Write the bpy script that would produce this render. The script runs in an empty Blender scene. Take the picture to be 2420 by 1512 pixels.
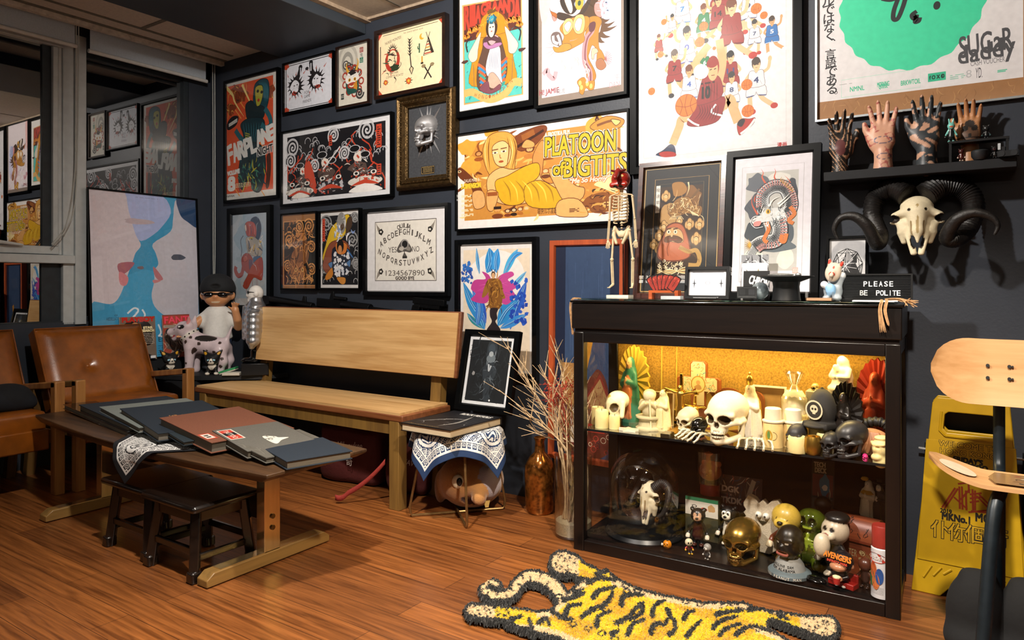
import bpy,math,random
import numpy as np
import openvdb
from mathutils import Vector,Matrix,Euler
SC = bpy.context.scene
COL = SC.collection
# ---------------------------------------------------------------- camera
FX,CU,HV,CAMZ = 1660.0,1210.0,670.0,1.12      # focal length and horizon in pixels of the 2420x1512 photo
YAW = math.radians(33.89)
cam_d = bpy.data.cameras.new('camera');cam = bpy.data.objects.new('camera',cam_d);COL.objects.link(cam)
cam.location = (0,0,CAMZ);cam.rotation_euler = (math.pi/2,0,YAW)
cam_d.sensor_width = 36;cam_d.lens = FX/2420*36;cam_d.shift_y = -(756-HV)/2420;cam_d.clip_start = .05
SC.camera = cam
# ---------------------------------------------------------------- world and exposure
SC.view_settings.view_transform = 'Standard';SC.view_settings.look = 'None'
SC.view_settings.gamma = 1;SC.view_settings.use_curve_mapping = False
SC.view_settings.exposure = 0.0
W = bpy.data.worlds.new('night');SC.world = W;W.use_nodes = True
W.node_tree.nodes['Background'].inputs[0].default_value = (.02,.03,.05,1)
W.node_tree.nodes['Background'].inputs[1].default_value = .05
# ---------------------------------------------------------------- room lamps (recessed ceiling downlights)
CEIL = 2.745
WARM = (1,.93,.85)
# x, y, watts, beam angle, point on the floor or wall that the lamp is turned to
LAMPS = [(-1.70,1.15,325,156,(-1.65,3.1,1.35)),(-.10,1.05,490,92,(-.45,1.7,0)),(-1.7,-.9,14,120,(-1.7,-.9,0))]
for _x,_y,_w,_a,_t in LAMPS:
    d = bpy.data.lights.new('downlight_beam','SPOT');d.energy = _w;d.color = WARM if _x < -1 else (1,.87,.72);d.shadow_soft_size = .05;d.spot_size = math.radians(_a);d.spot_blend = .6
    o = bpy.data.objects.new('downlight_beam',d);COL.objects.link(o);o.location = (_x,_y,CEIL-.09);o.rotation_euler = (Vector(_t)-o.location).to_track_quat('-Z','Y').to_euler()
# two tube lamps hang in the part of the room behind the camera
TUBES = [(-2.9,-1.7),(.3,-1.7)]
for _x,_y in TUBES:
    for _up,_e in ((0,3),(1,16)):
        d = bpy.data.lights.new('tube_light','AREA');d.shape = 'RECTANGLE';d.size = 1.2;d.size_y = .06;d.energy = _e;d.color = (1,.93,.84)
        o = bpy.data.objects.new('tube_light',d);COL.objects.link(o);o.location = (_x,_y,2.36+(.05 if _up else -.05));o.rotation_euler = (math.pi if _up else math.radians(25),0,0)
# ---------------------------------------------------------------- helpers: pixels to world points
_f = (-math.sin(YAW),math.cos(YAW));_r = (math.cos(YAW),math.sin(YAW))
def at(u,v,x=None,y=None,z=None,s=None):
    a = (u-CU)/FX;dx = _f[0]+a*_r[0];dy = _f[1]+a*_r[1];dz = (HV-v)/FX
    if y is not None: s = y/dy
    elif x is not None: s = x/dx
    elif z is not None: s = (z-CAMZ)/dz
    return Vector((dx*s,dy*s,CAMZ+dz*s))
def lin(c):
    if isinstance(c,str): c = tuple(int(c[i:i+2],16)/255 for i in (0,2,4))
    return tuple((x/12.92 if x <= .04045 else ((x+.055)/1.055)**2.4) for x in c[:3])
# ---------------------------------------------------------------- materials
MATS = {}
def mat(name,col,rough=.5,metal=0.,nscale=0,namt=.15,stretch=(1,1,1),bump=0,bscale=200,coat=0,spec=.5,emit=0,sheen=0,trans=0,ior=1.45,coatr=.08):
    if name in MATS: return MATS[name]
    m = bpy.data.materials.new(name);m.use_nodes = True;MATS[name] = m
    N = m.node_tree.nodes;L = m.node_tree.links;b = N['Principled BSDF']
    b.inputs['Roughness'].default_value = rough;b.inputs['Metallic'].default_value = metal
    b.inputs['Specular IOR Level'].default_value = spec;b.inputs['IOR'].default_value = ior
    b.inputs['Coat Weight'].default_value = coat;b.inputs['Coat Roughness'].default_value = coatr
    b.inputs['Sheen Weight'].default_value = sheen;b.inputs['Transmission Weight'].default_value = trans
    tc = N.new('ShaderNodeTexCoord');mp = N.new('ShaderNodeMapping');mp.inputs['Scale'].default_value = stretch
    L.new(tc.outputs['Object'],mp.inputs[0])
    if col == 'attr':
        src = N.new('ShaderNodeAttribute');src.attribute_name = 'Col';csrc = src.outputs['Color']
    else:
        src = N.new('ShaderNodeRGB');src.outputs[0].default_value = lin(col)+(1,);csrc = src.outputs[0]
    if nscale or col == 'attr':
        no = N.new('ShaderNodeTexNoise');no.inputs['Scale'].default_value = nscale or 40;no.inputs['Detail'].default_value = 5
        L.new(mp.outputs[0],no.inputs['Vector'])
        mr = N.new('ShaderNodeMapRange');mr.inputs['To Min'].default_value = 1-namt*2 if nscale else .93;mr.inputs['To Max'].default_value = 1+namt*2 if nscale else 1.07
        mr.inputs['From Min'].default_value = .25;mr.inputs['From Max'].default_value = .75
        L.new(no.outputs[0],mr.inputs[0])
        mx = N.new('ShaderNodeMix');mx.data_type = 'RGBA';mx.blend_type = 'MULTIPLY';mx.inputs[0].default_value = 1
        L.new(csrc,mx.inputs[6]);L.new(mr.outputs[0],mx.inputs[7]);csrc = mx.outputs[2]
    L.new(csrc,b.inputs['Base Color'])
    if emit: L.new(csrc,b.inputs['Emission Color']);b.inputs['Emission Strength'].default_value = emit
    if bump:
        nb = N.new('ShaderNodeTexNoise');nb.inputs['Scale'].default_value = bscale;nb.inputs['Detail'].default_value = 3
        L.new(mp.outputs[0],nb.inputs['Vector'])
        bp = N.new('ShaderNodeBump');bp.inputs['Strength'].default_value = bump;bp.inputs['Distance'].default_value = .004
        L.new(nb.outputs[0],bp.inputs['Height']);L.new(bp.outputs[0],b.inputs['Normal'])
    return m
def glass(name,fac=.06,tint=(1,1,1),rough=.0,fres=True):
    if name in MATS: return MATS[name]
    m = bpy.data.materials.new(name);m.use_nodes = True;MATS[name] = m
    N = m.node_tree.nodes;L = m.node_tree.links;N.remove(N['Principled BSDF'])
    t = N.new('ShaderNodeBsdfTransparent');t.inputs[0].default_value = tint+(1,)
    g = N.new('ShaderNodeBsdfGlossy');g.inputs['Roughness'].default_value = rough
    mx = N.new('ShaderNodeMixShader');lw = N.new('ShaderNodeLayerWeight');lw.inputs[0].default_value = .35
    mr = N.new('ShaderNodeMapRange');mr.inputs['To Min'].default_value = fac;mr.inputs['To Max'].default_value = min(1,fac*(6 if fres else 1.6)+.1)
    L.new(lw.outputs['Facing'],mr.inputs[0]);L.new(mr.outputs[0],mx.inputs[0])
    L.new(t.outputs[0],mx.inputs[1]);L.new(g.outputs[0],mx.inputs[2]);L.new(mx.outputs[0],N['Material Output'].inputs[0])
    return m
def wood(name,c1,c2,axis=0,scale=14,rough=.4,coat=.0,bump=.05):
    if name in MATS: return MATS[name]
    m = bpy.data.materials.new(name);m.use_nodes = True;MATS[name] = m
    N = m.node_tree.nodes;L = m.node_tree.links;b = N['Principled BSDF']
    b.inputs['Roughness'].default_value = rough;b.inputs['Coat Weight'].default_value = coat;b.inputs['Coat Roughness'].default_value = .15
    tc = N.new('ShaderNodeTexCoord');mp = N.new('ShaderNodeMapping')
    s = [scale]*3;s[axis] = scale*.06;mp.inputs['Scale'].default_value = s
    L.new(tc.outputs['Object'],mp.inputs[0])
    n1 = N.new('ShaderNodeTexNoise');n1.inputs['Scale'].default_value = 1.2;n1.inputs['Detail'].default_value = 8;n1.inputs['Distortion'].default_value = .8
    L.new(mp.outputs[0],n1.inputs['Vector'])
    n2 = N.new('ShaderNodeTexNoise');n2.inputs['Scale'].default_value = 9;n2.inputs['Detail'].default_value = 3
    L.new(mp.outputs[0],n2.inputs['Vector'])
    ad = N.new('ShaderNodeMath');ad.operation = 'MULTIPLY_ADD';ad.inputs[1].default_value = .35;L.new(n2.outputs[0],ad.inputs[0]);L.new(n1.outputs[0],ad.inputs[2])
    cr = N.new('ShaderNodeValToRGB');cr.color_ramp.elements[0].position = .5;cr.color_ramp.elements[1].position = .82
    cr.color_ramp.elements[0].color = lin(c1)+(1,);cr.color_ramp.elements[1].color = lin(c2)+(1,)
    L.new(ad.outputs[0],cr.inputs[0]);L.new(cr.outputs[0],b.inputs['Base Color'])
    bp = N.new('ShaderNodeBump');bp.inputs['Strength'].default_value = bump;bp.inputs['Distance'].default_value = .002
    L.new(n2.outputs[0],bp.inputs['Height']);L.new(bp.outputs[0],b.inputs['Normal'])
    return m
def vm(rough=.5,metal=0.,coat=0,bump=0,bscale=300):      # painted finish: the colours belong to the thing's own paint
    return mat('paint_%g_%g_%g_%g' % (rough,metal,coat,bump),'attr',rough,metal,coat=coat,bump=bump,bscale=bscale)
def mm(col,rough=.5,metal=0.,**k):
    c = col if isinstance(col,str) else '%02x%02x%02x' % tuple(int(255*x) for x in col)
    return mat('plain_%s_%g_%g_%s' % (c,rough,metal,'_'.join('%s%s' % i for i in k.items())),c,rough,metal,**({'nscale': 30,'namt': .06} | k))
# ---------------------------------------------------------------- objects
def tag(o,label=None,cat=None,group=None,kind=None):
    if label: o['label'] = label
    if cat: o['category'] = cat
    if group: o['group'] = group
    if kind: o['kind'] = kind
    return o
def thing(name,label,cat,loc=(0,0,0),rot=0,group=None,sc=1):
    o = bpy.data.objects.new(name,None);COL.objects.link(o);o.empty_display_size = .05
    o.location = loc;o.rotation_euler = rot if isinstance(rot,(tuple,list)) else (0,0,rot);o.scale = (sc,)*3
    return tag(o,label,cat,group)
class MB:
    """collects verts, faces and face colours for ONE mesh"""
    def __init__(s): s.v = [];s.f = [];s.c = [];s.col = (1,1,1);s.M = Matrix()
    def color(s,c): s.col = lin(c);return s
    def add(s,vs,fs,cols=None):
        n = len(s.v);M = s.M
        s.v += [tuple(M @ Vector(p)) for p in vs];s.f += [tuple(i+n for i in f) for f in fs]
        s.c += cols if cols else [s.col]*len(fs);return s
    def box(s,c,d,rot=None):
        x,y,z = d[0]/2,d[1]/2,d[2]/2;R = Euler([math.radians(a) for a in rot]).to_matrix() if rot else Matrix.Identity(3)
        vs = [Vector(c)+R @ Vector(p) for p in [(-x,-y,-z),(x,-y,-z),(x,y,-z),(-x,y,-z),(-x,-y,z),(x,-y,z),(x,y,z),(-x,y,z)]]
        return s.add(vs,[(0,3,2,1),(4,5,6,7),(0,1,5,4),(1,2,6,5),(2,3,7,6),(3,0,4,7)])
    def bx(s,x0,x1,y0,y1,z0,z1): return s.box(((x0+x1)/2,(y0+y1)/2,(z0+z1)/2),(x1-x0,y1-y0,z1-z0))
    def beam(s,a,b,w,h,up=(0,0,1)):
        a = Vector(a);b = Vector(b);d = (b-a).normalized();u = Vector(up)
        sd = d.cross(u);sd = sd.normalized() if sd.length > 1e-4 else Vector((1,0,0));u = sd.cross(d)
        vs = [p+sd*(i*w/2)+u*(j*h/2) for p in (a,b) for i,j in ((-1,-1),(1,-1),(1,1),(-1,1))]
        return s.add(vs,[(0,1,2,3),(7,6,5,4),(0,4,5,1),(1,5,6,2),(2,6,7,3),(3,7,4,0)])
    def tube(s,pts,r,n=8,cap=True):
        P = [Vector(p) for p in pts];rr = r if isinstance(r,(list,tuple)) else [r]*len(P)
        vs = [];u = None
        for i,p in enumerate(P):
            t = (P[min(i+1,len(P)-1)]-P[max(i-1,0)]).normalized()
            if u is None: u = t.orthogonal().normalized()
            else:
                u = u-t*u.dot(t);u = u.normalized() if u.length > 1e-6 else t.orthogonal().normalized()
            w = t.cross(u)
            for k in range(n):
                a = 2*math.pi*k/n;vs.append(p+(u*math.cos(a)+w*math.sin(a))*rr[i])
        fs = [(i*n+k,i*n+(k+1)%n,(i+1)*n+(k+1)%n,(i+1)*n+k) for i in range(len(P)-1) for k in range(n)]
        if cap: fs += [tuple(range(n-1,-1,-1)),tuple((len(P)-1)*n+k for k in range(n))]
        return s.add(vs,fs)
    def lathe(s,prof,n=24,c=(0,0,0)):
        vs = [];fs = [];m = len(prof)
        for k in range(n):
            a = 2*math.pi*k/n
            vs += [(c[0]+r*math.cos(a),c[1]+r*math.sin(a),c[2]+z) for r,z in prof]
        for k in range(n):
            q = (k+1)%n
            fs += [(k*m+i,q*m+i,q*m+i+1,k*m+i+1) for i in range(m-1)]
        if prof[0][0] > 1e-6: fs.append(tuple(k*m for k in range(n-1,-1,-1)))
        if prof[-1][0] > 1e-6: fs.append(tuple(k*m+m-1 for k in range(n)))
        return s.add(vs,fs)
    def prism(s,poly,d0,d1,axis='z'):
        n = len(poly)
        f = {'z': lambda p,d: (p[0],p[1],d),'y': lambda p,d: (p[0],d,p[1]),'x': lambda p,d: (d,p[0],p[1])}[axis]
        vs = [f(p,d0) for p in poly]+[f(p,d1) for p in poly]
        return s.add(vs,[tuple(range(n-1,-1,-1)),tuple(range(n,2*n))]+[(i,(i+1)%n,n+(i+1)%n,n+i) for i in range(n)])
    def ball(s,c,r,n=12):
        r = r if isinstance(r,(tuple,list)) else (r,)*3
        m = n;h = max(4,n//2);vs = [];fs = []
        for i in range(h+1):
            t = math.pi*i/h
            vs += [(c[0]+r[0]*math.sin(t)*math.cos(2*math.pi*k/m),c[1]+r[1]*math.sin(t)*math.sin(2*math.pi*k/m),c[2]+r[2]*math.cos(t)) for k in range(m)]
        fs = [(i*m+k,(i+1)*m+k,(i+1)*m+(k+1)%m,i*m+(k+1)%m) for i in range(h) for k in range(m)]
        return s.add(vs,fs)
    def grid(s,fn,nu,nv,colfn=None):
        vs = [fn(i/nu,j/nv) for j in range(nv+1) for i in range(nu+1)]
        fs = [(j*(nu+1)+i,j*(nu+1)+i+1,(j+1)*(nu+1)+i+1,(j+1)*(nu+1)+i) for j in range(nv) for i in range(nu)]
        cs = [colfn((i+.5)/nu,(j+.5)/nv) for j in range(nv) for i in range(nu)] if colfn else None
        return s.add(vs,fs,cs)
def mesh_from(name,v,f,c=None,smooth=40,weld=False):
    me = bpy.data.meshes.new(name);me.from_pydata(v,[],f);me.update()
    if c is not None:
        a = me.color_attributes.new('Col','FLOAT_COLOR','CORNER')
        lt = np.array([len(p) for p in f]);cc = np.repeat(np.c_[np.array(c,dtype=np.float32),np.ones(len(c),np.float32)],lt,axis=0)
        a.data.foreach_set('color',cc.ravel())
    if smooth:
        me.polygons.foreach_set('use_smooth',[True]*len(me.polygons))
        if smooth < 180: me.set_sharp_from_angle(angle=math.radians(smooth))
    return me
def link(name,me,m=None,parent=None,loc=None,rot=None,sc=None):
    o = bpy.data.objects.new(name,me);COL.objects.link(o)
    if m and not me.materials: me.materials.append(m)
    if parent: o.parent = parent
    if loc is not None: o.location = loc
    if rot is not None: o.rotation_euler = rot if isinstance(rot,(tuple,list)) else (0,0,rot)
    if sc is not None: o.scale = sc if isinstance(sc,(tuple,list)) else (sc,)*3
    return o
def obj(name,mb,m,parent=None,loc=None,rot=None,bevel=0,smooth=40,solid=0,sub=0):
    o = link(name,mesh_from(name,mb.v,mb.f,mb.c,smooth),m,parent,loc,rot)
    if solid: x = o.modifiers.new('s','SOLIDIFY');x.thickness = solid;x.offset = 0
    if bevel: x = o.modifiers.new('b','BEVEL');x.width = bevel;x.segments = 2;x.limit_method = 'ANGLE';x.harden_normals = False
    if sub: x = o.modifiers.new('u','SUBSURF');x.levels = sub;x.render_levels = sub
    return o
def dup(root,loc,rot=None,label=None,sc=None):
    r = root.copy();COL.objects.link(r);r.location = loc
    if rot is not None: r.rotation_euler = rot if isinstance(rot,(tuple,list)) else (0,0,rot)
    if sc is not None: r.scale = (sc,)*3
    if label: r['label'] = label
    def kids(a,b):
        for ch in list(a.children):
            c = ch.copy();COL.objects.link(c);c.parent = b;kids(ch,c)
    kids(root,r);return r
def struct(name,mb,m,parent=None,**k): return tag(obj(name,mb,m,parent,**k),kind='structure')
# ---------------------------------------------------------------- distance-field modelling for organic shapes
def _rot(p,c,rot):
    q = p-np.array(c,np.float32)
    if rot:
        R = np.array(Euler([math.radians(a) for a in rot]).to_matrix(),np.float32);q = q @ R
    return q
def E(c,r,rot=None):
    r = np.array(r if isinstance(r,(tuple,list)) else (r,)*3,np.float32)
    def f(p):
        q = _rot(p,c,rot);k0 = np.linalg.norm(q/r,axis=-1);k1 = np.linalg.norm(q/(r*r),axis=-1)
        return k0*(k0-1)/np.maximum(k1,1e-6)
    m = float(max(r));f.bb = (np.array(c)-m,np.array(c)+m);return f
def C(a,b,ra,rb=None):
    rb = ra if rb is None else rb;A = np.array(a,np.float32);D = np.array(b,np.float32)-A;dd = float(D @ D)+1e-12
    def f(p):
        t = np.clip(((p-A) @ D)/dd,0,1);return np.linalg.norm(p-A-t[...,None]*D,axis=-1)-(ra+(rb-ra)*t)
    m = max(ra,rb);f.bb = (np.minimum(a,b)-m,np.maximum(a,b)+m);return f
def P(pts,r):
    rr = r if isinstance(r,(list,tuple)) else [r]*len(pts)
    cs = [C(pts[i],pts[i+1],rr[i],rr[i+1]) for i in range(len(pts)-1)]
    def f(p):
        d = cs[0](p)
        for c in cs[1:]: d = np.minimum(d,c(p))
        return d
    f.bb = (np.min([c.bb[0] for c in cs],0),np.max([c.bb[1] for c in cs],0));return f
def B(c,h,r=.0,rot=None):
    H = np.array(h,np.float32)-r
    def f(p):
        q = np.abs(_rot(p,c,rot))-H;return np.linalg.norm(np.maximum(q,0),axis=-1)+np.minimum(q.max(-1),0)-r
    m = float(np.linalg.norm(h));f.bb = (np.array(c)-m,np.array(c)+m) if rot else (np.array(c)-np.array(h),np.array(c)+np.array(h));return f
def T(c,R,r,rot=None):
    def f(p):
        q = _rot(p,c,rot);return np.hypot(np.hypot(q[...,0],q[...,1])-R,q[...,2])-r
    f.bb = (np.array(c)-R-r,np.array(c)+R+r);return f
def mx(f):     # mirrored in x
    def g(p):
        q = p.copy();q[...,0] = np.abs(q[...,0]);return f(q)
    a = max(abs(f.bb[0][0]),abs(f.bb[1][0]));g.bb = (np.array([-a,f.bb[0][1],f.bb[0][2]]),np.array([a,f.bb[1][1],f.bb[1][2]]));return g
def inter(f,g):
    def h(p): return np.maximum(f(p),g(p))
    h.bb = (np.maximum(f.bb[0],g.bb[0]),np.minimum(f.bb[1],g.bb[1]));return h
def sdf_mesh(name,items,res=60,k=.0,clip=None,deform=None):
    """items: (fn, colour) adds, (fn, colour, '-') cuts, (fn, colour, 'p') only paints; optional 4th = blend"""
    ad = [i for i in items if len(i) < 3 or i[2] == '+']
    lo = np.min([i[0].bb[0] for i in ad],0);hi = np.max([i[0].bb[1] for i in ad],0)
    h = float(max(hi-lo))/res;lo = lo-2.5*h;n = np.ceil((hi+2.5*h-lo)/h).astype(int)+1
    g = np.stack(np.meshgrid(*[lo[a]+h*np.arange(n[a]) for a in range(3)],indexing='ij'),-1).astype(np.float32)
    d = None
    for it in items:
        op = it[2] if len(it) > 2 else '+';kk = it[3] if len(it) > 3 else k
        if op == 'p': continue
        # evaluate only near the primitive's box
        e = it[0](g)
        if d is None: d = e;continue
        if op == '+':
            if kk: hh = np.maximum(kk-np.abs(d-e),0)/kk;d = np.minimum(d,e)-hh*hh*kk*.25
            else: d = np.minimum(d,e)
        else:
            e = -e
            if kk: hh = np.maximum(kk-np.abs(d-e),0)/kk;d = np.maximum(d,e)+hh*hh*kk*.25
            else: d = np.maximum(d,e)
    if clip: d = np.maximum(d,clip(g))
    gr = openvdb.FloatGrid(10.0);gr.copyFromArray(np.ascontiguousarray(d/h))
    pts,quads = gr.convertToQuads(0.0)
    V = (pts*h+lo).astype(np.float32)
    best = np.full(len(V),1e9);col = np.zeros((len(V),3),np.float32)
    for it in items:
        op = it[2] if len(it) > 2 else '+'; 
        if op == '+':
            e = it[0](V);m = e < best;best[m] = e[m];col[m] = lin(it[1])
    for it in items:
        op = it[2] if len(it) > 2 else '+'
        if op in 'p-' and it[1] is not None:
            e = it[0](V);m = e < (0 if op == 'p' else h*.9);col[m] = lin(it[1])
    if deform is not None: V = deform(V)
    me = bpy.data.meshes.new(name)
    Q = quads[:,::-1]
    me.vertices.add(len(V));me.vertices.foreach_set('co',V.astype(np.float32).ravel())
    me.loops.add(Q.size);me.loops.foreach_set('vertex_index',Q.astype(np.int32).ravel())
    me.polygons.add(len(Q));me.polygons.foreach_set('loop_start',np.arange(0,Q.size,4,dtype=np.int32))
    me.update(calc_edges=True);me.validate()
    a = me.color_attributes.new('Col','FLOAT_COLOR','POINT');a.data.foreach_set('color',np.c_[col,np.ones(len(V))].astype(np.float32).ravel())
    me.polygons.foreach_set('use_smooth',np.ones(len(me.polygons),bool))
    return me
def sdf(name,items,m,parent=None,loc=None,rot=None,sc=None,**k):
    return link(name,sdf_mesh(name,items,**k),m,parent,loc,rot,sc)
# ---------------------------------------------------------------- flat prints, drawn as thin layers of ink on paper
_TXT = {}
def text_mesh(s,mono=False):
    if s in _TXT: return _TXT[s]
    c = bpy.data.curves.new('t','FONT');c.body = s;c.resolution_u = 3
    o = bpy.data.objects.new('t',c);COL.objects.link(o)
    me = bpy.data.meshes.new_from_object(o.evaluated_get(bpy.context.evaluated_depsgraph_get()))
    v = np.array([tuple(q.co)[:2] for q in me.vertices]) if len(me.vertices) else np.zeros((1,2));f = [tuple(p.vertices) for p in me.polygons]
    bpy.data.objects.remove(o);bpy.data.curves.remove(c);bpy.data.meshes.remove(me)
    lo,hi = v.min(0),v.max(0)
    _TXT[s] = ((v-lo)/max(hi[1]-lo[1],1e-6),f,(hi[0]-lo[0])/max(hi[1]-lo[1],1e-6));return _TXT[s]
def crom(pts,n=6,closed=False):
    p = [np.array(q,float) for q in pts];N = len(p);out = []
    rng = range(N if closed else N-1)
    for i in rng:
        a = p[(i-1)%N] if closed or i > 0 else p[0];b = p[i];c = p[(i+1)%N];d = p[(i+2)%N] if closed or i+2 < N else p[-1]
        for j in range(n):
            t = j/n;out.append(.5*((2*b)+(c-a)*t+(2*a-5*b+4*c-d)*t*t+(3*b-a-3*c+d)*t**3))
    if not closed: out.append(p[-1])
    return out
class Art(MB):
    """ink on paper: unit square coordinates, x right and z up, each layer a hair in front of the last"""
    def __init__(s,w,h,seed=1): super().__init__();s.w = w;s.h = h;s.d = 0;s.R = random.Random(seed);s.ol = None;s.n = 0;s.bb = np.zeros((6000,5))
    def _lay(s,q):      # an ink layer lies just in front of the layers it overlaps
        lo = (min(p[0] for p in q),min(p[1] for p in q));hi = (max(p[0] for p in q),max(p[1] for p in q));B_ = s.bb[:s.n]
        m = (B_[:,0] <= hi[0]) & (B_[:,2] >= lo[0]) & (B_[:,1] <= hi[1]) & (B_[:,3] >= lo[1]);l = B_[m,4].max()+1 if m.any() else 1
        s.bb[s.n] = (*lo,*hi,l);s.n = min(s.n+1,5999);s.d = -l*.000012
    def _p(s,pts): q = [(min(1,max(0,x))*s.w,min(1,max(0,y))*s.h) for x,y in pts];s._lay(q);return [(x,s.d,y) for x,y in q]
    def _k(s,p): return (min(s.w,max(0,p[0])),s.d,min(s.h,max(0,p[1])))
    def poly(s,pts,c):
        v = s._p(pts);n = len(v)
        area = sum(v[i][0]*v[(i+1)%n][2]-v[(i+1)%n][0]*v[i][2] for i in range(n))
        s.color(c);s.add(v,[tuple(range(n)) if area > 0 else tuple(range(n-1,-1,-1))]);return s
    def rect(s,x0,y0,x1,y1,c): return s.poly([(x0,y0),(x1,y0),(x1,y1),(x0,y1)],c)
    def ell(s,x,y,rx,ry=None,c='000000',rot=0,n=20):
        ry = ry if ry is not None else rx*s.w/s.h;a = s.w/s.h;cr,sr = math.cos(math.radians(rot)),math.sin(math.radians(rot))
        pts = []
        for k in range(n):
            t = 2*math.pi*k/n;px,py = rx*math.cos(t),ry*math.sin(t)/a
            pts.append((x+px*cr-py*sr,y+(px*sr+py*cr)*a))
        return s.poly(pts,c)
    def blob(s,x,y,rx,ry,c,jag=.25,n=12,k=3):
        pts = [(x+rx*math.cos(2*math.pi*i/n)*(1+s.R.uniform(-jag,jag)),y+ry*math.sin(2*math.pi*i/n)*(1+s.R.uniform(-jag,jag))) for i in range(n)]
        return s.poly([tuple(q) for q in crom(pts,k,True)] if k > 1 else pts,c)
    def spl(s,pts,c,n=5):
        q = [tuple(q) for q in crom(pts,n,True)] if n > 1 else list(pts);s.poly(q,c)
        if s.ol: s.line(q+q[:1],s.ol[1],s.ol[0],smooth=False)
        return s
    def line(s,pts,wd,c,taper=False,n=6,smooth=True):
        q = crom(pts,n) if smooth and len(pts) > 2 else [np.array(p,float) for p in pts]
        q = [np.array((a[0]*s.w,a[1]*s.h)) for a in q];wd *= s.w;L = [];Rr = []
        for i in range(len(q)):
            t = q[min(i+1,len(q)-1)]-q[max(i-1,0)];t = t/(np.hypot(*t)+1e-9);nn = np.array((-t[1],t[0]))
            f = wd/2*(1 if not taper else (max(.06,1-i/(len(q)-1)) if taper == 1 else max(.08,math.sin(math.pi*i/(len(q)-1)))))
            L.append(q[i]+nn*f);Rr.append(q[i]-nn*f)
        s._lay(L+Rr);s.color(c);m = len(q)
        return s.add([s._k(a) for a in Rr]+[s._k(a) for a in L],[(i,i+1,m+i+1,m+i) for i in range(m-1)])
    def spiral(s,x,y,r,wd,c,turns=2.2,a0=0,cw=1):
        k = s.w/s.h;n = int(14*turns)
        return s.line([(x+r*(i/n)*math.cos(a0+cw*2*math.pi*turns*i/n),y+r*(i/n)*math.sin(a0+cw*2*math.pi*turns*i/n)*k) for i in range(n+1)],wd,c,n=2)
    def ring(s,x,y,r,wd,c,a0=0,a1=360,n=16):
        k = s.w/s.h
        return s.line([(x+r*math.cos(math.radians(a0+(a1-a0)*i/n)),y+r*math.sin(math.radians(a0+(a1-a0)*i/n))*k) for i in range(n+1)],wd,c,smooth=False)
    def text(s,t,x,y,h,c,wid=None,rot=0,bold=0,align='c',shear=0):
        """h is the letter height as a share of the print's height; wid squeezes the line to that share of its width"""
        v,f,asp = text_mesh(t);H = h*s.h;Wd = wid*s.w if wid else asp*H
        p = np.c_[v[:,0]/max(asp,1e-6)*Wd,v[:,1]*H];p[:,0] += shear*p[:,1]
        p -= np.array((Wd/2 if align == 'c' else 0,H/2));a = math.radians(rot);R = np.array(((math.cos(a),math.sin(a)),(-math.sin(a),math.cos(a))))
        p = p @ R
        for ox,oy in ([(0,0)] if not bold else [(bold*i*s.w,bold*j*s.w) for i,j in ((-1,-1),(1,-1),(1,1),(-1,1),(0,0))]):
            g = [(x*s.w+q[0]+ox,y*s.h+q[1]+oy) for q in p];s._lay(g) if (ox,oy) == (0,0) or ox < 0 > oy else None;s.d -= .000001*(1+(ox > 0)+2*(oy > 0));s.color(c);s.add([s._k(q) for q in g],f)
        return s
    def lines_of_text(s,x0,y0,x1,y1,n,c,wd=.006):
        for i in range(n):
            y = y1+(y0-y1)*(i+.5)/n;xx = x0
            while xx < x1:
                l = s.R.uniform(.01,.05);s.line([(xx,y),(min(xx+l,x1),y)],wd,c);xx += l+.012
        return s
    def scatter(s,n,x0,y0,x1,y1,sz,cols,kind='stroke',wd=.01):
        for i in range(n):
            x,y = s.R.uniform(x0,x1),s.R.uniform(y0,y1);c = s.R.choice(cols);r = sz*s.R.uniform(.5,1.4)
            if kind == 'stroke':
                a = s.R.uniform(0,6.28);b = a+s.R.uniform(-1.5,1.5)
                s.line([(x,y),(x+r*math.cos(a),y+r*math.sin(a)),(x+r*math.cos(a)+r*math.cos(b),y+r*math.sin(a)+r*math.sin(b))],wd*s.R.uniform(.6,1.3),c,taper=2)
            elif kind == 'blob': s.blob(x,y,r,r*s.w/s.h,c,.35)
            else: s.ring(x,y,r,wd,c,n=10)
        return s
INK = lambda: mat('printed_paper','attr',.55,nscale=0)
def art_obj(name,art,m,parent,loc): return obj(name,art,m,parent,loc,smooth=0)
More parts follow.
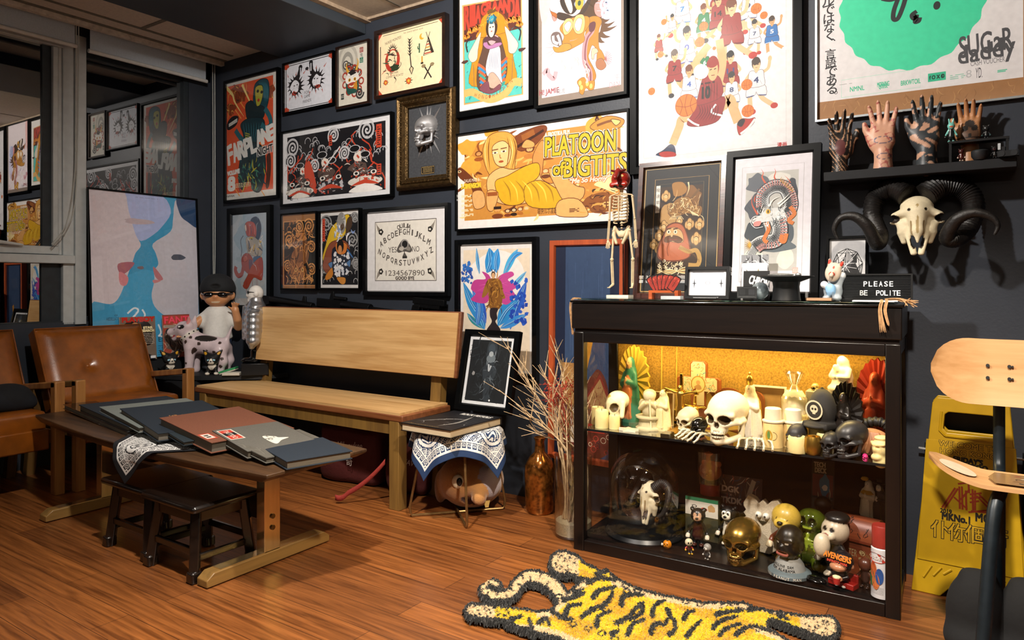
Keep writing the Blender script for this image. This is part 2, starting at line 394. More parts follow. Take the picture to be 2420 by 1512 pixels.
# ================================================================ THE ROOM
WX,WY = -4.80,3.10            # window wall, picture wall
XR,YF = 1.9,-2.6
DARK = mat('charcoal_wall_paint','2c313a',.5,nscale=6,namt=.05,bump=.12,bscale=90)
def floor_mat():
    m = bpy.data.materials.new('oak_plank_floor');m.use_nodes = True;N = m.node_tree.nodes;L = m.node_tree.links;b = N['Principled BSDF']
    tc = N.new('ShaderNodeTexCoord');br = N.new('ShaderNodeTexBrick');br.offset = .37
    br.inputs['Color1'].default_value = lin('744522')+(1,);br.inputs['Color2'].default_value = lin('8e5629')+(1,);br.inputs['Mortar'].default_value = lin('3a2010')+(1,)
    br.inputs['Scale'].default_value = 1;br.inputs['Mortar Size'].default_value = .0012;br.inputs['Brick Width'].default_value = 1.2;br.inputs['Row Height'].default_value = .125;br.inputs['Bias'].default_value = -.1
    L.new(tc.outputs['Object'],br.inputs['Vector'])
    mp = N.new('ShaderNodeMapping');mp.inputs['Scale'].default_value = (1.1,24,1);L.new(tc.outputs['Object'],mp.inputs[0])
    n1 = N.new('ShaderNodeTexNoise');n1.inputs['Scale'].default_value = 2.2;n1.inputs['Detail'].default_value = 9;n1.inputs['Roughness'].default_value = .62;n1.inputs['Distortion'].default_value = .6;L.new(mp.outputs[0],n1.inputs['Vector'])
    cr = N.new('ShaderNodeValToRGB');cr.color_ramp.elements[0].position = .34;cr.color_ramp.elements[1].position = .72
    cr.color_ramp.elements[0].color = (.42,.36,.32,1);cr.color_ramp.elements[1].color = (1.5,1.5,1.5,1)
    L.new(n1.outputs[0],cr.inputs[0])
    mx = N.new('ShaderNodeMix');mx.data_type = 'RGBA';mx.blend_type = 'MULTIPLY';mx.inputs[0].default_value = 1;L.new(br.outputs[0],mx.inputs[6]);L.new(cr.outputs[0],mx.inputs[7])
    L.new(mx.outputs[2],b.inputs['Base Color']);b.inputs['Roughness'].default_value = .34;b.inputs['Coat Weight'].default_value = .15;b.inputs['Coat Roughness'].default_value = .25
    bp = N.new('ShaderNodeBump');bp.inputs['Strength'].default_value = .12;bp.inputs['Distance'].default_value = .002;L.new(n1.outputs[0],bp.inputs['Height']);L.new(bp.outputs[0],b.inputs['Normal'])
    return m
struct('floor',MB().bx(WX-.1,XR,YF,WY+.1,-.1,0),floor_mat())
struct('wall_back',MB().bx(WX,XR,WY,WY+.1,0,CEIL+.15),DARK)
struct('wall_right',MB().bx(XR,XR+.1,YF,WY+.1,0,CEIL+.15),DARK)
struct('wall_front',MB().bx(WX-.1,XR+.1,YF-.1,YF,0,CEIL+.15),DARK)
w = MB();w.bx(WX-.12,WX,YF,WY+.1,0,.875);w.bx(WX-.12,WX,2.93,WY+.1,.8,CEIL+.15);w.bx(WX-.12,WX,YF,WY,2.62,CEIL+.15)
struct('wall_left',w,DARK)
CM = mat('ceiling_board','c4bbae',.8,nscale=60,namt=.05)
c = MB();c.bx(-4.66,-3.62,YF,WY,CEIL,CEIL+.1);c.bx(-3.62,XR,YF,WY,CEIL,CEIL+.1)
struct('ceiling',c,CM)
BEAMC = mat('beam_paint','333a42',.5,nscale=6,namt=.05)
struct('ceiling_beam',MB().bx(-3.98,-3.17,YF,WY-.001,CEIL-.085,CEIL-.0005),BEAMC,bevel=.004)
SEAM = mat('ceiling_seam','6c675c',.8,nscale=30);TRW = mat('ceiling_trim_paint','c0b8ac',.7,nscale=30)
struct('trim_1',MB().bx(-4.66,-4.62,YF,WY-.002,CEIL-.03,CEIL-.0005),TRW)
t = MB();t.bx(-4.615,-4.58,YF,WY-.002,CEIL-.004,CEIL-.0005);t.bx(-4.47,-4.44,YF,WY-.05,CEIL-.003,CEIL-.0005)
for y in (2.40,1.2,0,-1.2): t.bx(-4.44,-3.99,y-.014,y+.014,CEIL-.003,CEIL-.0005)
for x in (-2.84,-1.9,-1.0): t.bx(x-.006,x+.006,YF,WY-.05,CEIL-.003,CEIL-.0005)
struct('trim_2',t,SEAM)
t = MB();t.bx(-3.168,-3.125,YF,WY-.002,CEIL-.022,CEIL-.0005);t.bx(-3.125,XR-.01,WY-.035,WY-.002,CEIL-.016,CEIL-.0005)
struct('trim_3',t,mat('ceiling_edge_wood','a08d78',.6,nscale=30))
# ---- windows
ALU = mat('aluminium_frame','b9bfc0',.42,.2,nscale=25,namt=.04);ALUD = mat('dark_window_reveal','20282e',.5,nscale=20)
WGL = glass('night_window_glass',.30,(.25,.27,.3),0,False)
def pane(name,y0,y1,z0,z1,par,x=WX-.045): return obj(name,MB().bx(x-.004,x,y0,y1,z0,z1),WGL,par)
win1 = tag(thing('window_1','wide fixed window beside the picture wall, night outside','window',(0,0,0)),kind='structure')
m = MB();m.bx(WX-.08,WX+.015,2.155,2.222,.86,2.70)                    # the pale post between the windows
obj('window_post',m,ALU,win1,bevel=.003)
m = MB();m.bx(WX-.07,WX-.02,2.222,2.24,.9,2.65);m.bx(WX-.07,WX-.0,2.89,2.93,.86,2.65);m.bx(WX-.07,WX-.02,2.22,2.9,.86,.91);m.bx(WX-.07,WX-.02,2.22,2.9,2.58,2.66)
obj('window_frame',m,ALUD,win1,bevel=.003)
pane('pane',2.24,2.89,.91,2.6,win1)
win2 = tag(thing('window_2','aluminium awning window over a fixed lower pane','window',(0,0,0)),kind='structure')
m = MB();m.bx(WX-.06,WX+.0,2.09,2.155,.86,2.70);m.bx(WX-.05,WX-.012,2.066,2.09,1.30,2.65);m.bx(WX-.06,WX+.03,.2,2.15,1.245,1.298);m.bx(WX-.06,WX,.2,2.1,2.6,2.66)
obj('window_frame',m,ALU,win2,bevel=.004)
m = MB();m.bx(WX-.05,WX-.005,.2,2.07,1.302,1.352);m.bx(WX-.05,WX-.005,2.035,2.066,1.352,2.6)
obj('sash',m,ALU,win2,bevel=.004)
m = MB();m.bx(WX-.07,WX-.03,1.985,2.035,1.35,2.6);m.bx(WX-.07,WX-.03,1.98,2.09,.87,1.245);m.bx(WX-.06,WX-.005,.2,2.09,.86,.885)
obj('reveal',m,ALUD,win2)
pane('pane',.2,2.0,1.352,2.6,win2);pane('pane',.2,1.985,.885,1.245,win2)
h = MB();h.box((WX+.012,1.66,1.352),(.02,.075,.014));h.tube([(WX+.015,1.64,1.37),(WX+.03,1.70,1.368),(WX+.03,1.80,1.358),(WX+.02,1.86,1.352)],[.011,.012,.009,.006]);h.tube([(WX+.016,1.655,1.385),(WX+.03,1.665,1.33)],[.009,.012])
obj('window_handle',h,mm('c8ccca',.4),win2)
win3 = tag(thing('window_3','window bay further along, out of the frame','window',(0,0,0)),kind='structure')
pane('pane',YF+.05,.19,.885,2.6,win3)
# ---- roller blinds
FAB = mat('grey_blind_fabric','a9b3bc',.85,nscale=120,namt=.04);RAIL = mm('c4c4c0',.5)
def blind(y0,y1,zb,label):
    t = thing('roller_blind',label,'blind',(WX+.085,(y0+y1)/2,zb),group='roller blinds on the windows');l = (y1-y0)/2
    obj('blind_fabric',MB().box((0,0,(2.79-zb)/2),(.003,2*l-.02,2.79-zb)),FAB,t)
    obj('bottom_rail',MB().tube([(0,-l,0),(0,l,0)],.013,12),RAIL,t)
blind(2.20,3.02,2.597,'grey roller blind at the top of the window beside the picture wall')
blind(.3,2.13,2.605,'grey roller blind over the window at the left edge')
def chain(name,pts,label):
    o = obj(name,MB().tube([tuple(p) for p in crom([tuple(p) for p in pts],8)],.0035,6),mm('a8aaa4',.45),None);tag(o,label,'blind chain','ball chains of the blinds')
chain('blind_chain',[(WX+.10,3.055,2.74),(WX+.10,3.058,2.2),(WX+.10,3.06,1.3),(WX+.10,3.066,1.17),(WX+.10,3.074,1.3),(WX+.10,3.074,2.2),(WX+.10,3.072,2.74)],'pale ball chain hanging in the corner by the picture wall')
chain('blind_chain',[at(180,52,x=WX+.09),at(179,250,x=WX+.07),at(176,420,x=WX+.07),at(158,525,x=WX+.08),at(122,577,x=WX+.06)],'pale ball chain on the window post, caught on the handle')
chain('blind_chain',[at(186,55,x=WX+.09),at(184,300,x=WX+.07),at(178,470,x=WX+.07),at(160,535,x=WX+.08),at(124,580,x=WX+.06)],'second strand of ball chain on the window post')
# ---- downlights (rings and lit lenses)
for i,(x,y,*_q) in enumerate(LAMPS):
    t = thing('downlight',['round recessed downlight over the coffee table end','round recessed downlight over the display cabinet','round recessed downlight further into the room'][i],'ceiling light',(x,y,CEIL),group='recessed downlights')
    obj('trim_ring',MB().lathe([(.062,0),(.085,0),(.085,-.008),(.062,-.012)],32),mm('d8d8d4',.5),t)
    obj('lens',MB().lathe([(0,-.004),(.062,-.004)],32),mat('lit_lens','fff0dc',.5,emit=60),t)
for i,(x,y) in enumerate(TUBES):
    t = thing('pendant_tube_lamp',['pendant tube lamp behind the camera, window side','pendant tube lamp behind the camera, cabinet side'][i],'ceiling light',(x,y,2.36),group='pendant tube lamps')
    obj('tube',MB().tube([(-.6,0,0),(.6,0,0)],.02,12),mat('lit_tube','fff0dc',.5,emit=12),t)
    for s_ in (-.5,.5): obj('cable',MB().tube([(s_,0,.02),(s_,0,CEIL-2.36)],.003,6),mm('202020',.6),t)
# ---- black block in the corner that carries the toys
BLK = mat('black_lacquer','0c0d10',.35,nscale=20);BLKM = mat('black_matt','101216',.7,nscale=30)
t = thing('corner_unit','low black corner unit under the toy figures','cabinet',(-4.4,2.8,0))
obj('body',MB().prism([(-.36,-.25),(.0,-.24),(.14,-.16),(.14,.27),(-.36,.27)],0,.485),BLKM,t)
obj('top',MB().prism([(-.37,-.27),(-.06,-.258),(.13,-.17),(.46,.10),(.52,.28),(-.37,.28)],.492,.52),mat('rough_black_board','15171a',.6,nscale=25,bump=.3,bscale=60),t)
obj('step',MB().bx(-.399,-.27,-.6,.27,.521,.607),BLKM,t)
# ================================================================ BENCH
OAK = wood('bench_oak','b98d56','d9b27b',0,10,.45);OAKE = wood('bench_edge','6b3a1e','84502c',0,20,.5);OAKL = wood('bench_leg_wood','6a4e26','84642f',2,14,.5)
bench = thing('bench','pale oak bench with a tall backboard under the pictures','bench',(-3.24,2.74,0))
obj('seat',MB().box((0,0,.475),(1.72,.37,.016)),OAK,bench)
obj('seat_edge',MB().box((0,0,.455),(1.76,.375,.034)),OAKE,bench,bevel=.006)
bb = MB().box((0,0,0),(1.66,.006,.342));obj('backboard',bb,OAK,bench,(.10,.172,.795),(math.radians(-7),0,0))
obj('backboard_edge',MB().box((0,0,0),(1.69,.026,.352)),OAKE,bench,(.10,.188,.795),(math.radians(-7),0,0),bevel=.004)
for x in (-.70,.78): obj('post',MB().beam((x,.20,.47),(x,.245,.93),.07,.055,(0,1,0)),OAKL,bench,bevel=.003)
for x in (-.80,.82):
    for y in (-.155,.14): obj('leg',MB().box((x,y,.22),(.065,.06,.44)),OAKL,bench,bevel=.003)
a = MB();a.box((0,-.16,.405),(1.6,.022,.07));obj('apron',a,OAKL,bench);obj('apron',MB().box((0,.15,.405),(1.6,.022,.07)),OAKL,bench)
# ================================================================ ARMCHAIRS
LEA = mat('cognac_leather','7c430f',.3,nscale=9,namt=.22,bump=.12,bscale=160,coat=.5,coatr=.22);CHW = wood('teak_arm','7a4a22','9a6a36',2,16,.45);CHD = wood('teak_dark','5c4020','75552b',2,16,.45)
def armchair(loc,label,rot=0):
    t = thing('armchair',label,'armchair',loc,rot,'leather armchairs by the window')
    s = MB().box((-.25,0,.385),(.46,.55,.13));obj('seat_cushion',s,LEA,t,bevel=.025,smooth=180)
    def bk(u,v):
        y = (u-.5)*.62;z = v*.49;e = max(abs(u-.5)*2,abs(v-.5)*2)
        d = .035*(1-max(0,(e-.72)/.28)**2)
        r = math.hypot(y+.07,z-.23);d -= .022*math.exp(-(r/.035)**2)
        return (.03+d,y,z)
    b = MB().grid(bk,40,30);b.add([(0,-.31,0),(0,.31,0),(0,.31,.49),(0,-.31,.49),(-.04,-.31,0),(-.04,.31,0),(-.04,.31,.49),(-.04,-.31,.49)],[(4,7,6,5),(0,4,5,1),(1,5,6,2),(2,6,7,3),(3,7,4,0)])
    b.bx(-.04,.032,-.312,.312,.001,.489)
    bo = obj('backrest',b,LEA,t,(-.36,0,.40),(0,math.radians(-27),0),smooth=60)
    obj('tuft_button',MB().ball((.046,-.07,.23),(.006,.012,.012)),LEA,bo)
    obj('piping',MB().tube([(.04,-.31,.0),(.04,-.31,.488),(.04,.31,.488),(.04,.31,0)],.005,6),LEA,bo)
    for s_ in (-1,1):
        y = s_*.315;ar = MB().beam((-.60,y,.515),(.02,y,.585),.05,.035);obj('arm',ar,CHD if s_ < 0 else CHW,t,bevel=.006)
        obj('leg',MB().box((0,y,.30),(.055,.05,.60)),CHW,t,bevel=.005)
        obj('leg',MB().beam((-.50,y,.53),(-.60,y,0),.05,.05),CHD,t,bevel=.004)
        obj('side_rail',MB().box((-.27,s_*.285,.31),(.5,.022,.07)),CHD,t)
    obj('front_rail',MB().box((-.02,0,.30),(.025,.56,.11)),LEA,t,bevel=.008)
    return t
armchair((-4.06,2.16,0),'cognac leather armchair with a buttoned back in front of the leaning poster')
armchair((-4.09,1.44,0),'cognac leather armchair cut by the left edge, dark jacket on its seat')
# dark jacket heap on the seat
sdf('jacket',[(E((0,0,.05),(.14,.19,.07)),'12151b'),(E((.05,.1,.06),(.1,.1,.07)),'0e1014'),(E((-.05,-.1,.07),(.11,.1,.08)),'151920'),(C((.1,.02,.05),(.12,.17,.03),.04,.03),'12151b')],
    mat('dark_cloth','attr',.9,bump=.5,bscale=25),None,(-4.37,1.52,.452),k=.05,res=44)
tag(bpy.data.objects['jacket'],'dark folded jacket lying on the left armchair seat','jacket')
# ================================================================ COFFEE TABLE
TW = wood('walnut_top','291b13','533a24',0,12,.38);TB = wood('table_leg_wood','6d5129','8a6836',1,16,.4)
BRASS = mat('brushed_steel_leg','d0b488',.2,.9,nscale=60,namt=.05,stretch=(1,1,.1))
ct = thing('coffee_table','long low dark wood coffee table on T-shaped metal legs','coffee table',(-3.05,1.80,0))
def top_outline(k):
    pts = []
    for i in range(13): a = i/12;pts.append((-.97+1.94*a,-(.18+.055*math.sin(math.pi*min(1,a*1.02)) + .06*min(1,a*1.4))*1.0-.0))
    return [(x*k,y*k) for x,y in pts]+[(x*k,-y*k) for x,y in reversed(pts)]
m = MB();o1 = top_outline(1);o2 = top_outline(.955);n = len(o1)
m.add([(x,y,.45) for x,y in o1]+[(x,y,.437) for x,y in o1]+[(x,y,.415) for x,y in o2],[tuple(range(n))]+[tuple(range(3*n-1,2*n-1,-1))]+[(j*n+(i+1)%n,j*n+i,(j+1)*n+i,(j+1)*n+(i+1)%n) for j in (0,1) for i in range(n)])
obj('tabletop',m,TW,ct,bevel=.003)
for x in (-.62,.66):
    obj('leg',MB().box((x,0,.235),(.05,.075,.37)),BRASS,ct,bevel=.002)
    ft = MB().prism([(-.29,.004),(.29,.004),(.29,.03),(.26,.052),(-.26,.052),(-.29,.03)],x-.032,x+.032,'x');fo = obj('foot_bar',ft,TB,ct,bevel=.003)
    obj('metal_strip',MB().box((x,0,.053),(.05,.46,.003)),BRASS,fo)
    if x > 0:
        for z in (.145,.19): obj('bolt',MB().tube([(x+.025,0,z),(x+.031,0,z)],.010,12),mm('6a5a40',.3,.9),ct)
obj('stretcher',MB().box((.02,0,.22),(1.23,.028,.10)),wood('table_dark_wood','1d130d','352417',0,14,.4),ct)
# ================================================================ STOOLS
STW = wood('black_stool_wood','0a0807','1a120e',0,18,.25,coat=.4)
def stool(loc,label):
    t = thing('stool',label,'stool',loc,0,'low black wooden stools')
    obj('seat',MB().box((0,0,.278),(.37,.30,.028)),STW,t,bevel=.012,smooth=60)
    for sx in (-1,1):
        for sy in (-1,1):
            l = obj('leg',MB().beam((sx*.125,sy*.10,.265),(sx*.150,sy*.125,0),.036,.036),STW,t,bevel=.005)
            obj('foot',MB().box((sx*.150,sy*.125,.022),(.044,.044,.044)),STW,l,bevel=.008)
    for sy in (-1,1): obj('rail',MB().box((0,sy*.105,.24),(.24,.016,.045)),STW,t);obj('stretcher',MB().box((0,sy*.116,.11),(.275,.016,.026)),STW,t,bevel=.003)
    for sx in (-1,1): obj('rail',MB().box((sx*.13,0,.24),(.016,.19,.045)),STW,t);obj('stretcher',MB().box((sx*.14,0,.085),(.016,.23,.026)),STW,t,bevel=.003)
    return t
stool((-2.605,1.645,0),'black wooden stool at the near end under the coffee table')
stool((-2.955,1.66,0),'black wooden stool half hidden behind the nearer stool')
# ================================================================ shared organic shapes
_SK = {}
def SKULL(cols,res=84,jaw=True,flip=False):
    """human skull, chin at z=0, crown at z=1, looking along -y"""
    key = (cols,res,jaw)
    if key in _SK: return _SK[key]
    b,d,t = cols;it = []
    it += [(E((0,.10,.66),(.335,.44,.335)),b),(E((0,-.12,.62),(.275,.26,.24)),b),(mx(C((.02,-.33,.565),(.25,-.25,.57),.055,.05)),b),(B((0,-.24,.36),(.15,.10,.13),.07),b),
           (mx(C((.16,-.27,.40),(.30,-.10,.44),.065,.05)),b),(mx(C((.30,-.10,.44),(.31,.10,.45),.045,.04)),b),(C((0,-.36,.52),(0,-.39,.43),.03,.028),b),(B((0,-.25,.25),(.12,.085,.05),.04),b)]
    if jaw: it += [(mx(P([(.29,.06,.44),(.275,.04,.14),(.13,-.22,.055),(0,-.29,.05)],[.05,.055,.06,.07])),b),(E((0,-.31,.06),(.085,.06,.07)),b),(B((0,-.245,.13),(.115,.085,.035),.03),b)]
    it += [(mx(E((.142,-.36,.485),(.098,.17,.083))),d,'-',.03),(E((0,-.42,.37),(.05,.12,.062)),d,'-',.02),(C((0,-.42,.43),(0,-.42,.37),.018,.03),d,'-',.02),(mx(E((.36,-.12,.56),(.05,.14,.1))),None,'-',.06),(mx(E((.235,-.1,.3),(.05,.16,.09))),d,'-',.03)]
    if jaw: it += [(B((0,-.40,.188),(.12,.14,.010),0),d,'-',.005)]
    for i in range(5):
        a = .12+i*.25;x,y = .135*math.sin(a),-.232-.150*math.cos(a);g = a+.125
        it += [(mx(E((x,y-.012,.225),(.0185,.026,.040))),t,'+',.002)]
        it.append((mx(B((.135*math.sin(g),-.24-.150*math.cos(g),.19),(.0042,.05,.075),0,(0,0,math.degrees(g)))),d,'p'))
        if jaw: it += [(mx(E((x*.95,y-.006,.152),(.017,.024,.034))),t,'+',.002)]
    _SK[key] = sdf_mesh('skull',it,res=res,k=.06);return _SK[key]
def MARY(c_robe,c_mantle,c_skin,c_inner,res=56):
    """robed standing figure, hands joined, 1 unit tall, looking along -y"""
    it = [(C((0,0,.06),(0,.0,.58),.155,.10),c_robe),(C((0,.03,.04),(0,.03,.74),.19,.115),c_mantle),(E((0,-.055,.35),(.105,.11,.36)),c_robe),(E((0,.02,.86),(.085,.085,.11)),c_mantle),(E((0,-.03,.87),(.06,.065,.085)),c_skin),
          (mx(P([(.11,0,.70),(.145,-.05,.56),(.03,-.14,.60)],[.05,.055,.03])),c_mantle),(C((0,-.15,.58),(0,-.155,.67),.026,.018),c_skin),(mx(C((.14,.02,.5),(.17,.02,.12),.05,.06)),c_mantle),(C((0,.03,.72),(0,.02,.8),.085,.07),c_mantle),
          (E((0,0,.02),(.18,.14,.04)),c_inner)]
    for i in range(5): it.append((C((-.08+.04*i,-.14,.5),(-.1+.05*i,-.15,.08),.012,.018),c_robe))
    it += [(mx(E((.024,-.088,.885),(.011,.01,.007))),'3a2a20','p'),(E((0,-.092,.842),(.014,.012,.006)),'a05a4a','p'),(C((0,-.088,.88),(0,-.1,.862),.009,.012),c_skin)]
    return sdf_mesh('robed_figure',it,res=res,k=.03)
def FIG(cols,head=.2,res=52,arms=None,legs=((.075,0),(-.075,0)),belly=1.0,ears=None,snout=None,extra=()):
    """short vinyl toy figure, 1 unit tall, looking along -y: cols = head, body, arm, hand, leg, shoe"""
    hd,bd,ar,hn,lg,sh = cols;hz = 1-head
    it = [(E((0,0,hz),(head*1.02,head*.95,head)),hd),(C((0,0,.30),(0,0,hz-head*.95),.155*belly,.10),bd),(E((0,0,.26),(.155*belly,.135*belly,.10)),lg)]
    for x,y in legs: it += [(C((x,0,.25),(x*1.15,y,.06),.065,.06),lg),(E((x*1.25,y-.045,.04),(.07,.11,.045)),sh)]
    for s,p in zip((1,-1),arms or [((.23,-.02,.38),(.25,-.1,.28)),((-.23,-.02,.38),(-.25,-.1,.28))]):
        sx = .10*s;it += [(P([(sx,0,hz-head*1.1),p[0],p[1]],[.05,.045,.04]),ar),(E(p[1],.06),hn)]
        for j in range(4): it += [(C(p[1],(p[1][0]+(j-1.5)*.03,p[1][1]-.05,p[1][2]-.03),.022,.016),hn)]
    if ears:
        ex,ez,er,ec = ears;it += [(mx(E((ex,.02,ez),(er,er*.45,er))),ec),(mx(E((ex,-.02,ez),(er*.6,er*.35,er*.6))),cols[0])]
    if snout: it += [(E((0,-head*.92,hz-head*.25),(head*.55,head*.35,head*.36)),snout[0]),(E((0,-head*1.25,hz-head*.1),(head*.2,head*.14,head*.14)),snout[1],'+',.005)]
    it += list(extra)
    return sdf_mesh('toy_figure',it,res=res,k=.03)
def eyes(hz,s,dx,dy,dz,r,white='e8e4d8',pup='101010',pr=.5):
    return [(mx(E((dx,dy,hz+dz),(r,r*.5,r*1.2))),white,'+',.004),(mx(E((dx*.95,dy-r*.42,hz+dz),(r*pr,r*.3,r*pr*1.2))),pup,'+',.002)]
BONE = ('d8cdb0','4a3a24','e0d6b8')
def RAM(res=80):
    """sheep skull, nose tip at z=0, crown at z=1, looking along -y"""
    b,d = 'cfc3a4','241a10'
    it = [(E((0,.05,.80),(.22,.17,.17)),b),(mx(C((0,-.04,.74),(.29,.0,.655),.12,.05)),b),(mx(T((.29,-.005,.595),.068,.026,(0,58,14))),b),(C((0,-.05,.68),(0,-.10,.38),.15,.085),b),(C((0,-.11,.38),(0,-.135,.20),.08,.018),b),(mx(C((.26,.02,.56),(.17,.02,.42),.04,.06)),b),
          (mx(P([(.14,.02,.52),(.185,.04,.38),(.165,.06,.24)],[.09,.075,.045])),b),(mx(P([(.13,-.01,.42),(.105,-.05,.22),(.06,-.06,.03)],[.05,.03,.030])),b),(mx(C((.035,-.05,.12),(.03,-.06,.03),.016,.02)),b),
          (mx(E((.305,-.03,.595),(.07,.09,.056),(0,0,14))),d,'-',.015),(mx(E((.055,-.13,.20),(.026,.10,.10),(0,10,0))),d,'-',.015),(mx(E((.11,-.16,.72),(.013,.05,.013))),d,'-',.01),(mx(C((.085,-.15,.52),(.075,-.14,.26),.007,.010)),'8a7450','-',.01),(C((0,-.16,.9),(0,-.2,.3),.004,.004),'9a8458','-',.006),(mx(E((.15,.1,.2),(.05,.06,.06))),'b09a6a','p')]
    return sdf_mesh('sheep_skull',it,res=res,k=.05)
def horn_mesh(pts,r0,r1,ridges=46,n=14,name='horn'):
    q = crom(pts,14);N = len(q);rr = [(r0+(r1-r0)*(i/(N-1))**1.3)*(1+.055*(1 if i % 2 else -1)*(1-i/N)) for i in range(N)]
    m = MB();m.tube(q,rr,n);return m
def hand_mesh(skin,paint,arm=.13,thumb=-1,spread=1.,curl=.0,res=84,lens=(.062,.075,.08,.072),arm_r=.030):
    """upright forearm and open hand, cut end of the forearm at z=0, palm side +y; metres"""
    z0 = arm;it = [(C((0,0,.0),(0,0,z0*.75),arm_r*1.12,arm_r*.92),skin),(C((0,0,z0*.7),(0,0,z0+.02),arm_r*.9,.026),skin)]
    it += [(B((0,0,z0+.055),(.040,.0145,.046),.014),skin,'+',.03),(E((.026*thumb,.004,z0+.035),(.022,.017,.034)),skin,'+',.03)]
    t = thumb
    base = [(-.030*t*-1,),]
    for i in range(4):
        x = (.031-.0207*i)*(-t);L = lens[i];a = (.20-.135*i)*(-t)*spread;zb = z0+.098-(.006 if i in (0,3) else 0)-(0.006 if i == 0 else 0)
        d = Vector((math.sin(a),-curl*.5,math.cos(a))).normalized();p1 = Vector((x,0,zb));p2 = p1+d*L*.45;d2 = (d+Vector((0,-curl*.8,0))).normalized();p3 = p2+d2*L*.32;d3 = (d2+Vector((0,-curl*.8,0))).normalized();p4 = p3+d3*L*.26
        it.append((P([(x*.8,0,z0+.06),tuple(p1),tuple(p2),tuple(p3),tuple(p4)],[.0105,.0105,.0096,.0088,.0075]),skin,'+',.006))
        it.append((E(tuple(p4+d3*.004+Vector((0,-.0065,0))),(.0052,.004,.007)),'d8b09a' if paint is None else skin,'+',.001))
        it.append((E(tuple(p1+Vector((0,-.009,0))),(.008,.005,.008)),skin,'+',.008))
    it.append((P([(.018*t,.004,z0+.012),(.046*t,.004,z0+.045),(.062*t,.002,z0+.078),(.066*t,0,z0+.102)],[.020,.0145,.0115,.0088]),skin,'+',.018))
    if paint: it += paint(z0)
    return sdf_mesh('hand',it,res=res,k=.012)
# ================================================================ FRAMED PICTURES ON THE WALL
PGL = glass('picture_glass',.035)
BF = mat('black_frame','040506',.4,nscale=50,namt=.1,spec=.14);BRF = wood('dark_brown_frame','140a07','2a1710',0,20,.3,coat=.5);OXF = wood('oxblood_frame','2a0f0a','4d2015',0,20,.3,coat=.4)
SIL = mat('silver_frame','b4bcc0',.35,.9,nscale=40,namt=.05);ORF = wood('orange_wood_frame','9a4220','b8552b',2,18,.45)
def rect_of(cs,y):
    p = [at(u,v,y=y) for u,v in cs]
    x0 = (p[0].x+p[3].x)/2;x1 = (p[1].x+p[2].x)/2;z1 = (p[0].z+p[1].z)/2;z0 = (p[2].z+p[3].z)/2
    return x0,x1,z0,z1
def frame(name,label,cs,fw,fm,draw,dep=.03,y=None,cat='framed picture',tilt=0,rect=None,seed=1,group=None,lip=0,gl=True,yaw=0,roll=0,prof=None,loc=None):
    yb = WY-.004 if y is None else y;yf = yb-dep
    x0,x1,z0,z1 = rect if rect else rect_of(cs,yf)
    W_,H_ = x1-x0,z1-z0;w,h = W_-2*fw,H_-2*fw
    O = Vector(loc) if loc else Vector(((x0+x1)/2,yb,z0))
    t = thing(name,label,cat,O,(tilt,roll,yaw),group)
    R = Matrix.Rotation(yaw,4,'Z') @ Matrix.Rotation(roll,4,'Y') @ Matrix.Rotation(tilt,4,'X');Ri = R.inverted()
    def q(u,v):      # photo point -> share of the print
        cp = Vector((0,0,CAMZ));a = (at(u,v,s=1)-cp);o = Ri @ (cp-O);d = Ri @ a
        s = (-dep+.012-o.y)/d.y;p = o+d*s
        return ((p.x+w/2)/w,(p.z-fw)/h)
    m = MB();X,Z,i,j = W_/2,H_,W_/2-fw,fw
    if prof is None: prof = [(0,0),(0,-dep),(fw*.8,-dep),(fw,-dep+.012 if dep > .02 else -dep+.004),(fw,0)]
    n = len(prof);vs = []
    for cx,cz,sx,sz in ((-X,0,1,1),(X,0,-1,1),(X,Z,-1,-1),(-X,Z,1,-1)): vs += [(cx+sx*a,b,cz+sz*a) for a,b in prof]
    m.add(vs,[(c*n+e,((c+1) % 4)*n+e,((c+1) % 4)*n+e+1,c*n+e+1) for c in range(4) for e in range(n-1)])
    obj('frame',m,fm,t,smooth=25)
    A = Art(w,h,seed);draw(A,q)
    A2 = Art(w,h,seed);A2.v,A2.f,A2.c = A.v,A.f,A.c
    art_obj('print',A,INK(),t,(-w/2,-dep+.014,fw))
    obj('backing',MB().bx(-i,i,-dep+.0145,-.001,j,Z-j),mm('9a7a50',.9),t)
    if gl: obj('glass',MB().add([(-i,-dep+.010-.008*(dep > .02),j),(i,-dep+.010-.008*(dep > .02),j),(i,-dep+.010-.008*(dep > .02),Z-j),(-i,-dep+.010-.008*(dep > .02),Z-j)],[(0,1,2,3)]),PGL,t)
    t['wh'] = (W_,H_)
    return t
def K(q,x0,y0,s): return lambda x,y: q(x0+x/s,y0+y/s)
def tr(A,k,pts,c,n=4): return A.spl([k(*p) for p in pts],c,n) if n > 1 else A.poly([k(*p) for p in pts],c)
def trl(A,k,pts,wd,c,taper=False): return A.line([k(*p) for p in pts],wd,c,taper)
def bust(A,x,y,s,hair,skin,cloth,lips='b03030'):
    """a small generic head and shoulders"""
    r = A.w/A.h
    A.ell(x,y,s*1.25,s*1.5,hair);A.ell(x,y-s*1.5*r,s*1.5,s*1.1,cloth);A.ell(x,y-s*.05*r,s*.78,s,skin)
    A.ell(x-s*.3,y+s*.05*r,s*.14,s*.09,'20140c');A.ell(x+s*.3,y+s*.05*r,s*.14,s*.09,'20140c');A.ell(x,y-s*.5*r,s*.2,s*.09,lips)
